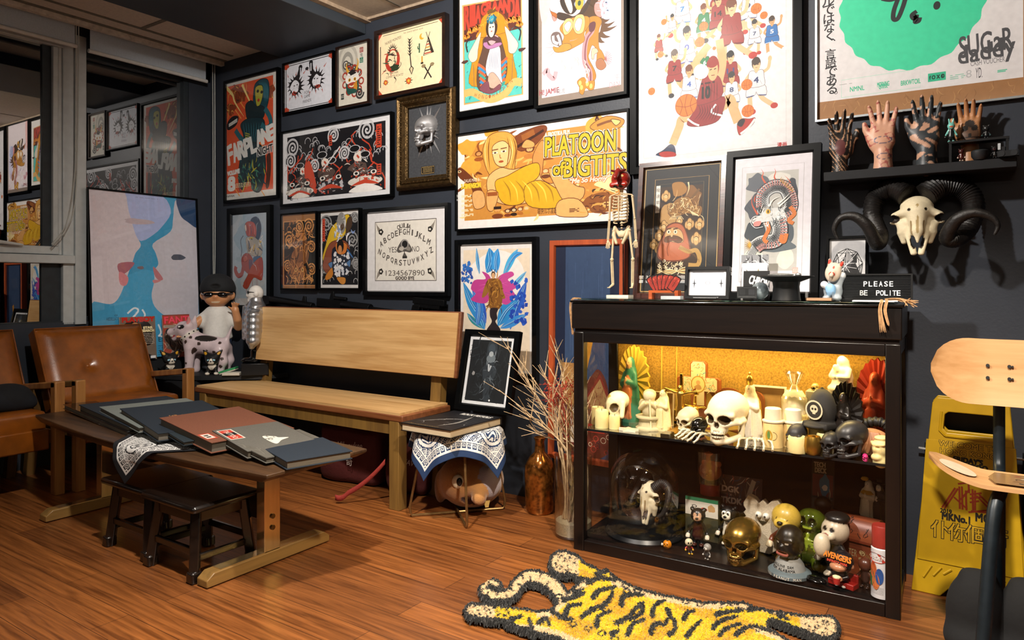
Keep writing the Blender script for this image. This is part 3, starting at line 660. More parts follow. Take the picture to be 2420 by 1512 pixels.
# ---- the tall red and yellow concert poster
def d_far(A,q):
    A.ol = ('14181a',.008)
    k = K(q,520,150,4.45);A.rect(0,0,1,1,'d9d8d2')
    tr(A,k,[(60,250),(556,120),(556,1318),(60,1375)],'d4532f',1)
    for i in range(9): x,y = A.R.uniform(.06,.8),A.R.uniform(.1,.9);A.line([(x,y),(x+.14,y-.10)],.014,'eda24a')
    for x,y,r in ((160,300,.12),(220,330,.13),(110,480,.1),(520,290,.09)): X,Y = k(x,y);A.blob(X,Y,r,r*.5,'8a3d1f',.3);A.scatter(9,X-r*.8,Y-r*.3,X+r*.8,Y+r*.3,.05,['3a1c12','c87038','e3b75a'])
    trl(A,k,[(60,250),(130,330),(150,400),(210,500),(250,560)],.05,'efd88a',1);trl(A,k,[(230,220),(265,300),(310,400),(330,470),(345,570)],.04,'efd88a',1)
    tr(A,k,[(350,300),(370,210),(440,160),(505,180),(515,330),(480,480),(400,500),(350,420)],'17424f')          # hair
    for i in range(6): trl(A,k,[(400+i*14,190),(440+i*12,260),(470+i*6,400)],.012,'2c7484',2)
    tr(A,k,[(372,250),(440,230),(448,330),(420,430),(385,450),(368,360)],'a8a338')                                 # face
    for x,y in ((395,290),(435,300)): X,Y = k(x,y);A.ell(X,Y,.024,.013,'20160e')
    X,Y = k(402,385);A.ell(X,Y,.022,.014,'b2352a')
    tr(A,k,[(270,430),(330,390),(380,450),(430,440),(470,480),(440,580),(300,590),(270,520)],'14282e')
    tr(A,k,[(215,640),(300,575),(430,570),(470,640),(420,760),(390,860),(270,860),(240,740)],'123039')            # dark jacket
    for i in range(7): trl(A,k,[(240+i*28,620),(255+i*24,720),(280+i*14,830)],.014,'2b6470',2)
    for i in range(6): trl(A,k,[(262,730+i*22),(310,745+i*22)],.012,'a8a338')
    trl(A,k,[(470,470),(520,560),(530,640),(480,680),(430,640)],.07,'24606c');trl(A,k,[(160,700),(190,750),(230,800),(270,830)],.07,'24606c')
    tr(A,k,[(80,620),(130,560),(190,560),(170,640),(110,690),(75,690)],'17171c')
    for i in range(3): trl(A,k,[(90,640+i*12),(180,580+i*14)],.012,'d9d8d2')
    tr(A,k,[(250,860),(430,860),(480,1060),(430,1330),(340,1330),(310,1200),(230,1330),(190,1180)],'123039')        # skirt
    A.scatter(60,*k(200,1320),*k(470,960),.05,['a8a338','3f7f6a','0c1c20','c0b948','17424f'],wd=.02)
    tr(A,k,[(490,980),(525,950),(530,1120),(510,1290),(480,1290),(495,1100)],'4a2318')
    for i,ch in enumerate('FARPLANE'):
        x,y = k(100+i*62,960-i*28-(40 if i > 4 else 0));A.text(ch,x,y,.16-.006*i,'dfe0dc',wid=.115,rot=14,bold=.012)
    X,Y = k(470,910);A.text('NIGHT',X,Y,.06,'dfe0dc',wid=.30,rot=7,bold=.012);A.text('NIGHT',X,Y,.06,'14141a',wid=.29,rot=7,bold=.003)
    X,Y = k(140,1145);A.text('VOLUME',X,Y,.035,'dfe0dc',wid=.25,rot=4,bold=.006);X,Y = k(118,1265);A.text('8',X,Y,.115,'e6e6e2',wid=.14,bold=.012)
    A.lines_of_text(*k(165,1310),*k(320,1240),3,'d8cfa8',.012);A.lines_of_text(*k(62,1410),*k(150,1380),3,'555555',.006)
frame('framed_poster','tall framed red poster of a yellow faced woman in teal, beside the window',[(527,190),(657,160),(655,468),(528,479)],.022,BF,d_far)
# ---- pair of beasts in black ink
def d_wolf(A,q):
    k = K(q,500,0,3.15);A.rect(0,0,1,1,'d8dae0');A.rect(.02,.025,.98,.975,'26262a');A.rect(.035,.04,.965,.96,'dddfe6')
    for x in (.035,.965):
        for y in (.04,.96): A.ell(x,y,.06,.06,'b8452c')
    A.rect(.06,.07,.94,.93,'dcdee6')
    for x,y in ((.06,.07),(.94,.07),(.06,.93),(.94,.93)): A.ell(x+(.04 if x < .5 else -.04),y+(.05 if y < .5 else -.05),.055,.055,'dcdee6')
    for cx,cy,fl in ((625,640,1),(775,590,-1)):
        X,Y = k(cx,cy)
        for i in range(16):
            a = i*.39+.2;A.line([(X+.08*math.cos(a),Y+.10*math.sin(a)),(X+.19*math.cos(a+.15),Y+.26*math.sin(a+.15))],.045,'1b1b20',1)
        A.blob(X,Y,.125,.18,'17171b',.2);A.blob(X-.02*fl,Y-.03,.09,.13,'e4e5ec',.25)
        for i in range(12): a = A.R.uniform(0,6.28);A.line([(X+.03*math.cos(a),Y+.04*math.sin(a)),(X+.09*math.cos(a+.2),Y+.13*math.sin(a+.2))],.016,'1b1b20',2)
        A.ell(X-.03*fl,Y+.01,.016,.012,'111111');A.ell(X+.03*fl,Y+.02,.016,.012,'111111')
        A.blob(X+.035*fl*(-1),Y-.15,.05,.045,'a8382a',.3);A.line([(X-.04,Y-.12),(X,Y-.16),(X+.05,Y-.13)],.014,'111111')
        A.line([(X+.06*fl-.02,Y+.14),(X+.10*fl,Y+.34)],.07,'17171b');A.ell(X+.10*fl,Y+.37,.04,.05,'17171b');A.line([(X+.10*fl,Y+.20),(X+.10*fl,Y+.36)],.02,'e4e5ec')
        for s in (-1,0,1): A.line([(X+.16*s,Y+.22),(X+.20*s+.02,Y+.30)],.018,'b8452c',1);A.line([(X+.12*s,Y-.22),(X+.14*s,Y-.30)],.018,'b8452c',1)
    A.ell(.47,.82,.035,.035,'202026')
    for i,(s,y) in enumerate((('FOR',.33),('GAME',.25),('FRIENDS',.15))): A.text(s,.47,y,.06,'2a2a30',wid=.05+.035*len(s)*.5,rot=3)
frame('framed_picture','white framed ink drawing of two snarling beasts, the leftmost of the small top row',[(665,152),(787,117),(787,244),(667.6,271)],.012,BF,d_wolf,seed=3)
# ---- horned mask
def d_oni(A,q):
    k = K(q,500,0,3.15);A.rect(0,0,1,1,'d6d1c4')
    for r,c in ((.36,'b9b4a8'),(.28,'cfcabd'),(.2,'9c988f'),(.12,'cfcabd')): X,Y = k(1010,470);A.ell(X,Y,r,r,c)
    for i in range(5): X,Y = k(1000+20*i,480+i*12);A.spiral(X,Y,.13,.03,'3b3a3a',2)
    for i in range(9): a = i*.7;X,Y = k(1050+62*math.cos(a),600+95*math.sin(a));A.ring(X,Y,.075,.04,'a33a2c')
    X,Y = k(1045,600);A.blob(X,Y-.06,.24,.18,'1d4f45',.15);A.blob(X,Y+.05,.2,.13,'e5e2da',.2);A.blob(X,Y-.08,.17,.06,'a33a2c',.2)
    for s in (-1,1): A.ell(X+.09*s,Y+.02,.045,.03,'d79a2b');A.ell(X+.09*s,Y+.02,.016,.018,'111111');A.line([(X+.03*s,Y+.07),(X+.15*s,Y+.10)],.035,'1b1b1d',2)
    A.line([(X-.10,Y-.08),(X,Y-.10),(X+.12,Y-.06)],.03,'e8e3c8');A.blob(X+.12,Y-.1,.07,.07,'c8862a',.3)
    A.line([(X-.13,Y+.16),(X-.2,Y+.26),(X-.16,Y+.34)],.09,'d3a13a',1);A.line([(X+.14,Y+.17),(X+.2,Y+.30),(X+.15,Y+.38)],.08,'d3a13a',1)
    A.blob(X,Y+.15,.13,.05,'201c1c',.3);A.spiral(*k(1100,690),.14,.05,'3b3a3a',2)
    for i,c in enumerate(('8c2c2c','7d5a2a','15705a')): x,y = k(1114,370+i*38);A.rect(x-.06,y-.045,x+.06,y+.045,c if i != 1 else 'd6d1c4');A.text('好鬼山'[i],x,y,.07,'e9d9c8' if i != 1 else '3a3a3a')
    X,Y = k(973,720);A.rect(X-.05,Y-.05,X+.05,Y+.05,'1c2d2a');A.text('印',X,Y,.06,'d6d1c4')
frame('framed_picture','narrow brown frame with a horned white mask',[(791,112),(871,91),(871,243),(793.6,258)],.017,BRF,d_oni,seed=4)
# ---- flash sheet
def d_flash(A,q):
    k = K(q,500,0,3.15);A.rect(0,0,1,1,'efdcb4')
    for x,y,sx,sy in ((0,0,1,1),(1,0,-1,1),(0,1,1,-1),(1,1,-1,-1)): A.poly([(x,y),(x+.06*sx,y),(x,y+.09*sy)],'b8452c')
    A.line([(.07,.97),(.93,.97)],.006,'3a2a1c');A.line([(.03,.12),(.03,.80)],.012,'2a2420')
    X,Y = k(1345,450);A.ell(X,Y,.12,.19,'b23a2a');A.ell(X,Y+.03,.075,.14,'efdcb4');A.blob(X,Y+.05,.05,.09,'e8d6ae',.2)
    for i in range(9): a = math.pi*i/8;A.line([(X+.045*math.cos(a),Y+.15+.06*math.sin(a)),(X+.085*math.cos(a),Y+.15+.14*math.sin(a))],.02,'25231f',1)
    A.scatter(34,X-.12,Y-.2,X+.12,Y+.15,.045,['2b2621','2d5a3e','b23a2a','2b2621'],wd=.012);A.blob(X+.03,Y-.13,.07,.06,'2a3a26',.3)
    A.line([k(1470,540-250),k(1478,430),k(1490,545)],.016,'2b2621')
    for i in range(6): x,y = k(1473,300+i*22);A.line([(x,y),(x-.035,y+.05)],.016,'2b2621',1);A.line([(x,y),(x+.045,y+.05)],.016,'2b2621',1)
    x,y = k(1487,510);A.poly([(x,y-.1),(x-.04,y),(x,y+.05),(x+.035,y)],'2b2621');A.poly([(x,y-.08),(x-.025,y),(x,y+.03),(x+.02,y)],'d9c79e')
    x,y = k(1610,350);A.poly([(x-.075,y-.12),(x+.09,y-.10),(x+.005,y+.18)],'2b2621');A.poly([(x-.062,y-.11),(x+.045,y-.10),(x,y+.13)],'e8d6ae')
    for i in range(5): A.line([(x-.055+.009*i,y-.09+.045*i),(x+.05-.010*i,y-.085+.045*i)],.013,['b23a2a','2b2621','c9902e'][i % 3])
    A.line([(x,y+.14),(x-.03,y+.25)],.008,'2b2621');A.line([(x,y+.14),(x+.03,y+.24)],.008,'2b2621')
    X,Y = k(1565,270);A.ell(X,Y,.04,.05,'d6a72f');A.ell(X+.022,Y+.012,.033,.042,'efdcb4');X,Y = k(1545,350);A.line([(X,Y-.09),(X,Y+.06)],.02,'2d5a3e');A.line([(X-.025,Y+.02),(X-.02,Y-.02),(X,Y-.02)],.014,'2d5a3e')
    X,Y = k(1565,445);A.line([(X,Y+.06),(X,Y-.05)],.02,'c9902e');A.line([(X-.02,Y-.05),(X+.02,Y-.05)],.02,'2b2621')
    X,Y = k(1610,520);A.line([(X-.06,Y-.13),(X+.05,Y+.08)],.018,'2b2621');A.line([(X+.05,Y-.13),(X-.06,Y+.08)],.018,'2b2621');A.blob(X+.06,Y+.08,.03,.03,'8a7a5a');A.blob(X-.07,Y+.08,.03,.03,'8a7a5a')
    for cx,cy,s in ((1295,615,1),(1465,600,1.4)):
        X,Y = k(cx,cy)
        for i in range(8): a = i*.785;A.line([(X,Y),(X+.05*s*math.cos(a),Y+.045*s*math.sin(a))],.03,'33402a',1)
        A.blob(X,Y,.03*s,.04*s,'c65a2c',.2);A.blob(X,Y,.014*s,.018*s,'e3b340',.2)
    X,Y = k(1362,595);A.line([(X-.01,Y+.05),(X+.02,Y),(X-.01,Y-.06)],.018,'2b2621',1)
    X,Y = k(1350,300);A.text('NUKEE MONTES!',X,Y,.045,'3a2e22',wid=.26,rot=8);X,Y = k(1360,540);A.text('FATHER',X,Y,.035,'3a2e22',wid=.12);A.text('COMATTE ROATZ!',X,Y-.055,.035,'3a2e22',wid=.28);X,Y = k(1500,228);A.text('for every tattoo spot',X,Y,.035,'3a2e22',wid=.3)
frame('framed_picture','cream tattoo flash sheet with tepee and arrow in a dark wooden frame',[(882.5,73.6),(1051,29),(1051,201.6),(885,236.5)],.026,BRF,d_flash,dep=.04,seed=5)
# ---- black, red and white woodblock style print
def d_toad(A,q):
    k = K(q,500,0,3.15);A.rect(0,0,1,1,'dedfe2');A.rect(.045,.06,.955,.94,'16161b')
    cl = [(.13,.72),(.3,.80),(.5,.86),(.75,.84),(.88,.80),(.22,.6),(.42,.70),(.62,.68),(.9,.6),(.1,.45),(.7,.55),(.33,.5),(.55,.56),(.82,.5)]
    for x,y in cl:
        for i in range(5): A.ring(x+A.R.uniform(-.06,.06),y+A.R.uniform(-.05,.05),A.R.uniform(.018,.03),.005,'b9b9bd',0,200,8)
    for i in range(26):
        x,y = A.R.uniform(.06,.94),A.R.uniform(.25,.92);p = [(x,y)]
        for j in range(3): p.append((min(.95,max(.05,p[-1][0]+A.R.uniform(-.06,.06))),max(.07,p[-1][1]-A.R.uniform(.04,.09))))
        A.line(p,.009,'c2452c',smooth=False)
    for x,y,r in ((.1,.78,.07),(.08,.6,.06),(.5,.86,.055),(.8,.86,.075),(.6,.60,.05),(.32,.48,.05)): A.ell(x,y,r,r,'16161b');A.spiral(x,y,r,.009,'c9c9cc',2.6);A.spiral(x,y,r*.9,.004,'c9c9cc',2.4,1.5)
    for x,y,w_,h_ in ((.47,.80,.03,.14),(.90,.76,.045,.3),(.90,.33,.04,.14)): A.rect(x-w_/2,y-h_/2,x+w_/2,y+h_/2,'c2452c');A.lines_of_text(x-w_*.3,y-h_*.42,x+w_*.3,y+h_*.42,int(h_*30),'2a1412',.006)
    # three helmeted riders
    for x,y,s in ((.2,.42,.8),(.42,.5,1.),(.72,.52,1.)):
        A.ell(x-.03*s,y+.12*s,.05*s,.05*s,'c9c9cc');A.ell(x-.03*s,y+.12*s,.042*s,.042*s,'101014');A.ell(x+.06*s,y+.03*s,.045*s,.045*s,'c9c9cc');A.ell(x+.06*s,y+.03*s,.037*s,.037*s,'101014')
        A.blob(x,y+.01*s,.035*s,.07*s,'e2d9cf',.2);A.line([(x-.01*s,y+.03*s),(x+.01*s,y-.01*s)],.014,'c2452c');A.blob(x+.01,y-.14*s,.09*s,.1*s,'57453f',.3);A.scatter(28,x-.09*s,y-.24*s,x+.1*s,y-.05*s,.025,['e2d9cf','c2452c','15151a','8b8b8f'],wd=.007)
    A.line([(.40,.42),(.56,.70)],.010,'d7d7da')
    tr(A,k,[(690,1250),(730,1200),(780,1380),(770,1440),(700,1330)],'c2452c')
    # toads along the foot
    for x,y,w_,h_,c,c2 in ((.17,.15,.14,.14,'d8d3ca','8e8b86'),(.47,.19,.14,.15,'2a2a30','b9b9bd'),(.78,.20,.15,.16,'d8d3ca','c2452c')):
        A.ell(x,y,w_,h_*A.h/A.w*.9,c);A.scatter(22,x-w_*.9,y-h_*.6,x+w_*.9,y+h_*.7,.02,[c2,'15151a',c2],wd=.007);A.scatter(8,x-w_*.8,y-h_*.4,x+w_*.8,y+h_*.5,.012,[c2],'blob')
        for s in (-1,1): A.ell(x+.075*s,y+.11,.028,.028,'e8e4dc');A.ell(x+.075*s,y+.11,.014,.018,'121216');A.ring(x+.075*s,y+.11,.028,.005,'15151a')
        A.spl([(x-w_*.8,y-.05),(x,y+.02),(x+w_*.8,y-.05),(x,y-.035)],'c2452c')
    A.spl([(.64,.07),(.78,.17),(.93,.07)],'eceae6');A.spl([(.09,.07),(.17,.14),(.27,.07)],'e4e0d8')
frame('framed_picture','wide black framed red, black and white print of riders on giant toads',[(659,315),(921.6,260),(928,464.5),(663.5,486)],.016,BF,d_toad,seed=6)
# ---- elephant rider painting
def d_ele(A,q):
    A.ol = ('5a3a3a',.005);k = K(q,500,460,4.033);A.rect(0,0,1,1,'a9b4bb');A.blob(.5,.55,.5,.5,'9fb0bb',.1);A.rect(0,0,1,.075,'b9b9b8');A.blob(.3,.75,.25,.16,'8ca5b4',.3);A.blob(.6,.25,.3,.12,'b4b9bb',.3)
    tr(A,k,[(370,240),(430,210),(470,290),(460,400),(420,440),(390,330)],'33424e')
    tr(A,k,[(315,290),(345,255),(400,265),(425,330),(415,410),(360,400),(330,380)],'b0543f')
    for i in range(5): trl(A,k,[(335+i*16,280),(345+i*16,340),(340+i*16,400)],.02,['8e3b2d','c8705a','5d4a5c'][i % 3],2)
    tr(A,k,[(312,300),(325,285),(332,330),(322,350)],'d8c4b4')
    tr(A,k,[(330,410),(400,400),(470,470),(480,560),(430,590),(350,560),(330,480)],'a89f92')
    A.scatter(26,*k(335,580),*k(470,410),.06,['c9a33c','3c4a62','d8d0c4','6b5a3c','c9a33c'],wd=.025)
    trl(A,k,[(300,390),(275,440),(285,520),(280,590)],.02,'4a5560')
    tr(A,k,[(395,600),(460,585),(465,640),(410,665)],'2a5d86')
    tr(A,k,[(285,600),(330,555),(380,590),(400,680),(380,770),(330,740),(290,690)],'97413a')
    tr(A,k,[(355,620),(395,640),(405,710),(385,780),(360,720)],'5f4660');tr(A,k,[(300,600),(330,580),(340,620),(310,640)],'b86a60')
    trl(A,k,[(300,690),(285,755),(250,770),(225,720),(232,685)],.09,'97413a')
    tr(A,k,[(390,660),(480,600),(480,810),(400,790),(340,895),(295,865),(340,770)],'a5442f')
    for x,y in ((330,940),(388,925),(425,1000),(437,960)): trl(A,k,[(x,790),(x,y)],.008,'8e3b2d')
    A.scatter(14,.1,.15,.9,.95,.05,['93a3ad','b6bfc4','a2a9ab'],wd=.01)
frame('framed_picture','grey blue painting of a rider on a red elephant in a wide black frame',[(533.5,491),(637,485.5),(639,740),(538,736.5)],.05,BF,d_ele,seed=7)
# ---- brown and gold print
def d_brown(A,q):
    A.rect(0,0,1,1,'9a6a40');A.rect(.02,.035,.98,.915,'d0935a');A.rect(.04,.045,.96,.905,'151512')
    G = ['b9783f','d99a58','7d4c26']
    for x,y,r in ((.2,.66,.17),(.78,.83,.15),(.85,.55,.12),(.15,.3,.12),(.86,.25,.12),(.5,.83,.13)): A.spiral(x,y,r,.03,G[1],2.4);A.spiral(x,y,r*.85,.012,G[2],2.2,1)
    for i in range(24): A.ring(A.R.uniform(.08,.92),A.R.uniform(.55,.88),.06,.014,A.R.choice(G),0,200)
    for i in range(13): A.line([(A.R.uniform(.1,.9),.08+A.R.uniform(0,.3)) for _ in range(3)],.02,A.R.choice(G))
    A.blob(.52,.6,.22,.13,'6e4322',.25);A.blob(.55,.70,.16,.06,'b9783f',.3);A.blob(.5,.42,.26,.14,'7d4c26',.25);A.blob(.5,.23,.28,.11,'9a5f2e',.25)
    A.scatter(90,.2,.12,.85,.78,.10,['d99a58','5a3418','b9783f','2a1a0e','c78a4a'],wd=.022)
    for s in (-1,1): A.ell(.5+.1*s,.25,.035,.03,'e3b060');A.ell(.5+.1*s,.25,.014,.018,'151512');A.ell(.52+.05*s,.6,.02,.016,'151512')
    for i in range(7): A.line([(.12+.12*i,.06),(.16+.12*i,.13),(.10+.13*i,.17)],.016,G[1])
frame('framed_picture','small brown and gold print of a warrior over a tiger in a thin black frame',[(661,504.6),(745.5,499),(748,687),(662.4,683)],.011,BF,d_brown,seed=8)
# ---- yellow robed figure
def d_monk(A,q):
    A.ol = ('241a14',.008);k = K(q,500,460,4.033);A.rect(0,0,1,1,'dad8d6');A.rect(.04,.04,.96,.95,'17181c')
    for x,y,r in ((.15,.85,.16),(.82,.62,.15),(.88,.9,.1),(.1,.25,.1),(.9,.3,.1)): A.spiral(x,y,r,.03,'8d8d8d',2.5)
    for i in range(34): A.ring(A.R.choice([A.R.uniform(.05,.3),A.R.uniform(.65,.95)]),A.R.uniform(.06,.92),.05,.012,'b4b4b4',0,210)
    tr(A,k,[(1085,480),(1130,330),(1200,250),(1290,185),(1320,230),(1290,330),(1240,420),(1160,450),(1110,520),(1080,640),(1055,600)],'d9b52e')
    tr(A,k,[(1060,650),(1120,470),(1230,430),(1300,470),(1310,560),(1230,740),(1120,760),(1070,720)],'8a4a34');tr(A,k,[(1085,770),(1150,690),(1150,780),(1090,815)],'c9802e')
    X,Y = k(1235,270);A.ell(X,Y,.12,.14,'8d8b88');A.ell(X,Y-.045,.07,.05,'57402e');A.scatter(12,X-.1,Y-.06,X+.1,Y+.07,.05,['c3c1be','6b6966'],wd=.014)
    A.scatter(24,*k(1170,440),*k(1330,300),.05,['cfd6ea','7f97c8','e8e6ea'],wd=.028)
    tr(A,k,[(1290,240),(1330,210),(1335,300),(1280,370)],'4a3628')
    tr(A,k,[(1150,520),(1260,500),(1330,560),(1300,760),(1230,790),(1160,750)],'1a2233');A.scatter(46,*k(1165,770),*k(1310,550),.028,['e4e2e2','d0d4dc'],'blob')
    tr(A,k,[(1180,470),(1240,450),(1290,480),(1270,560),(1200,560)],'cf7a34');X,Y = k(1225,490);A.ell(X,Y,.09,.09,'191412');X,Y = k(1222,525);A.ell(X,Y,.05,.06,'c98a55')
    tr(A,k,[(1110,660),(1150,640),(1140,700)],'4f78a8');tr(A,k,[(1285,650),(1320,620),(1315,690)],'4f78a8');tr(A,k,[(1190,790),(1270,790),(1270,845),(1230,850)],'cf8a3a')
    X,Y = k(1067,330);A.rect(X-.035,Y-.16,X+.035,Y+.14,'c2452c');A.lines_of_text(X-.025,Y-.15,X+.025,Y+.13,9,'3a1a14',.01)
    A.line([k(1290,520),k(1345,600)],.025,'3f6fa8')
frame('framed_picture','small print of a grey bearded figure in a yellow cloak in a thin black frame',[(751,498.4),(847,491.5),(850,685.6),(752.4,682)],.010,BF,d_monk,seed=9)
# ---- spirit board
def d_ouija(A,q):
    k = K(q,500,460,4.033);A.rect(0,0,1,1,'e0dfe0');A.rect(.105,.125,.895,.885,'40372e');A.rect(.112,.133,.888,.877,'e4e0d6')
    def arc(s,x0,x1,yc,bow,h):
        n = len(s)
        for i,ch in enumerate(s):
            f = i/(n-1);x = x0+(x1-x0)*f;A.text(ch,x,yc+bow*(1-(2*f-1)**2),h,'4a443e',wid=.036 if ch not in 'I' else .014,rot=(1-2*f)*(20 if bow > 0 else -20),bold=.0012)
    arc('OUIJA',.42,.56,.80,.02,.055);arc('ABCDEFGHIJKLM',.19,.80,.60,.14,.07);arc('NOPQRSTUVWXYZ',.17,.83,.50,-.15,.07)
    A.text('YES',.34,.52,.07,'4a443e',wid=.11);A.text('NO',.64,.52,.07,'4a443e',wid=.09);A.text('1234567890',.5,.225,.07,'5a544c',wid=.5);A.text('GOOD BYE',.5,.16,.04,'4a443e',wid=.24,bold=.002)
    A.spl([(.49,.65),(.40,.53),(.42,.48),(.49,.49),(.47,.42),(.53,.42),(.50,.49),(.57,.48),(.59,.53)],'57534f');A.ell(.5,.585,.04,.04,'1f1e1e');A.ring(.5,.585,.043,.012,'a8a4a0');A.line([(.47,.42),(.53,.42)],.02,'2a2826');A.blob(.46,.53,.03,.03,'b8b2a8',.2);A.blob(.545,.53,.025,.03,'8a857d',.2)
    for x,y,s,t_ in ((.12,.83,1,-1),(.88,.83,-1,-1),(.12,.17,1,1),(.88,.17,-1,1)):
        for i in range(4): A.line([(x+.005*i*s,y-.04*t_+.01*i*t_),(x+.03*s+.012*i*s,y+.06*t_),(x+.055*s+.01*i*s,y+.09*t_-.015*i*t_)],.011,'8b8378',2)
        A.line([(x+.0*s,y-.05*t_),(x+.035*s,y+.05*t_)],.03,'a39a8c',2);A.blob(x+.065*s,y+.075*t_,.032,.045,'25231f',.2,5,1);A.ell(x+.065*s,y+.075*t_,.013,.013,'e4e0d6')
frame('framed_picture','white spirit board with letters and numbers in a wide glossy black frame',[(855,496),(1055.4,477),(1060.4,701.8),(858.3,695.6)],.028,mat('gloss_black_frame','08090b',.22,nscale=90,namt=.3,coat=.6,bump=.25,bscale=40),d_ouija,seed=10)
# ---- art nouveau style poster
def d_bia(A,q):
    A.ol = ('4a2a20',.004);k = K(q,1070,0,5.6);A.rect(0,0,1,1,'ece8e2');tr(A,k,[(120,70),(912,-75),(930,1250),(145,1390)],'d2a462',1);tr(A,k,[(140,85),(897,-50),(912,1240),(160,1368)],'5a2a22',1)
    tr(A,k,[(150,560),(905,370),(910,1240),(160,1365)],'55bfb6',1)
    for i in range(90): x,y = A.R.uniform(.1,.9),A.R.uniform(.06,.62);A.line([(x,y),(x+A.R.uniform(-.02,.02),y+.012),(x+.025,y+.02)],.009,A.R.choice(['2a6f78','9fe0da','1f5560']),2)
    tr(A,k,[(245,860),(330,400),(420,160),(545,125),(680,200),(730,330),(805,800),(805,1080),(250,1140)],'c28a22');tr(A,k,[(335,400),(420,170),(545,135),(670,210),(720,330),(715,420),(330,500)],'d68a1e')
    trl(A,k,[(330,430),(370,260),(450,160),(545,130),(660,190),(715,290)],.02,'7a3a1c')
    for i,ch in enumerate('RIAGRAANDA'):
        x,y = k(185+i*74,[235,205,190,120,85,75,70,80,90,110][i]);A.text(ch,x,y,[.20,.18,.15,.10,.085,.085,.085,.11,.15,.2][i],'b9402f',wid=.075,bold=.008)
    for x,y,s in ((250,440,1),(330,400,.8),(180,520,.7),(770,300,1),(850,290,.8),(730,310,.6),(880,350,.7)):
        X,Y = k(x,y)
        for i in range(5): a = i*.8;A.line([(X,Y),(X+.05*s*math.cos(a),Y+.02+.03*s*math.sin(a)),(X+.07*s*math.cos(a),Y)],.028,['d9772c','e59a3a','b85a20'][i % 3],2)
    for fl,x,y in ((1,290,700),(-1,770,590)):      # two cranes
        X,Y = k(x,y);A.spl([(X-.10*fl,Y-.01),(X-.03*fl,Y+.07),(X+.09*fl,Y+.17),(X+.05*fl,Y+.03),(X+.03*fl,Y-.06),(X-.05*fl,Y-.075)],'d9cfbe')
        for i in range(5): A.line([(X+.0*fl,Y-.04+.04*i),(X+.08*fl,Y+.08+.035*i)],.01,'b59a7c',2)
        A.line([(X-.11*fl,Y+.02),(X-.13*fl,Y+.10),(X-.05*fl,Y+.15)],.02,'2a2a2e');A.line([(X-.02*fl,Y-.1),(X-.01*fl,Y-.32)],.008,'8a6a50');A.blob(X-.15*fl,Y-.06,.05,.015,'4a2a26',.2)
    tr(A,k,[(400,520),(470,480),(600,480),(650,560),(720,900),(620,1160),(350,1200),(320,920),(390,640)],'5d4438')
    for i in range(8): c = ['cf6238','2f86b8','cf6238','3a9a8f'][i % 4];trl(A,k,[(330+i*6,850+i*45),(390,890+i*42),(430,930+i*40)],.035,c);trl(A,k,[(720-i*6,760+i*45),(670,810+i*42),(640,830+i*42)],.035,c)
    tr(A,k,[(500,620),(560,590),(625,640),(640,960),(650,1100),(540,960),(460,1010),(435,870)],'d3d3dc');tr(A,k,[(470,1000),(540,960),(640,1100),(610,1170),(480,1150)],'cfa795');tr(A,k,[(350,1180),(460,1070),(500,1190),(620,1110),(620,1180),(480,1240)],'7d4a56')
    for i in range(6): trl(A,k,[(480+i*24,650),(490+i*20,800),(470+i*26,940)],.008,'9a9aa8',2)
    tr(A,k,[(400,590),(440,540),(480,600),(560,570),(640,560),(630,600),(470,650)],'b07aa8');tr(A,k,[(440,480),(500,440),(570,460),(600,500),(510,600)],'d0a4a8');tr(A,k,[(430,500),(510,470),(600,500),(620,560),(510,530),(420,560)],'553540')
    X,Y = k(512,370);A.ell(X,Y+.005,.085,.09,'3a2a22');A.ell(X,Y-.005,.048,.075,'e8d3c4');A.ell(X-.02,Y+.008,.01,.006,'2a1a14');A.ell(X+.02,Y+.008,.01,.006,'2a1a14');A.ell(X,Y-.028,.012,.006,'a84a3a')
    X,Y = k(512,245);A.blob(X,Y,.07,.045,'1f5f74',.2);A.blob(X,Y,.04,.026,'3a9ab0',.2);A.blob(X,Y+.06,.06,.02,'6a4a22',.4);A.scatter(16,X-.12,Y-.06,X+.12,Y+.07,.02,['8a5a1c','e0b040'],wd=.008)
    trl(A,k,[(150,1240),(260,1220),(400,1290),(530,1310),(700,1230),(800,1090),(910,1090)],.09,'e0b06a'); 
    for i,ch in enumerate('HONG·HAPPEN'): f = i/10;x,y = k(300+470*f,1215+95*(1-(2*f-.75)**2)-90*f);A.text(ch,x,y,.034,'9a5a30',wid=.03,rot=-22+48*f)
rb = rect_of([(1068,-10),(1259,-60),(1261,247.4),(1073.3,279.6)],WY-.034)
frame('framed_poster','framed ornate poster of a robed woman with two cranes, red lettering on top',None,.036,BF,d_bia,rect=(rb[0],rb[1],rb[2],2.738),seed=11)
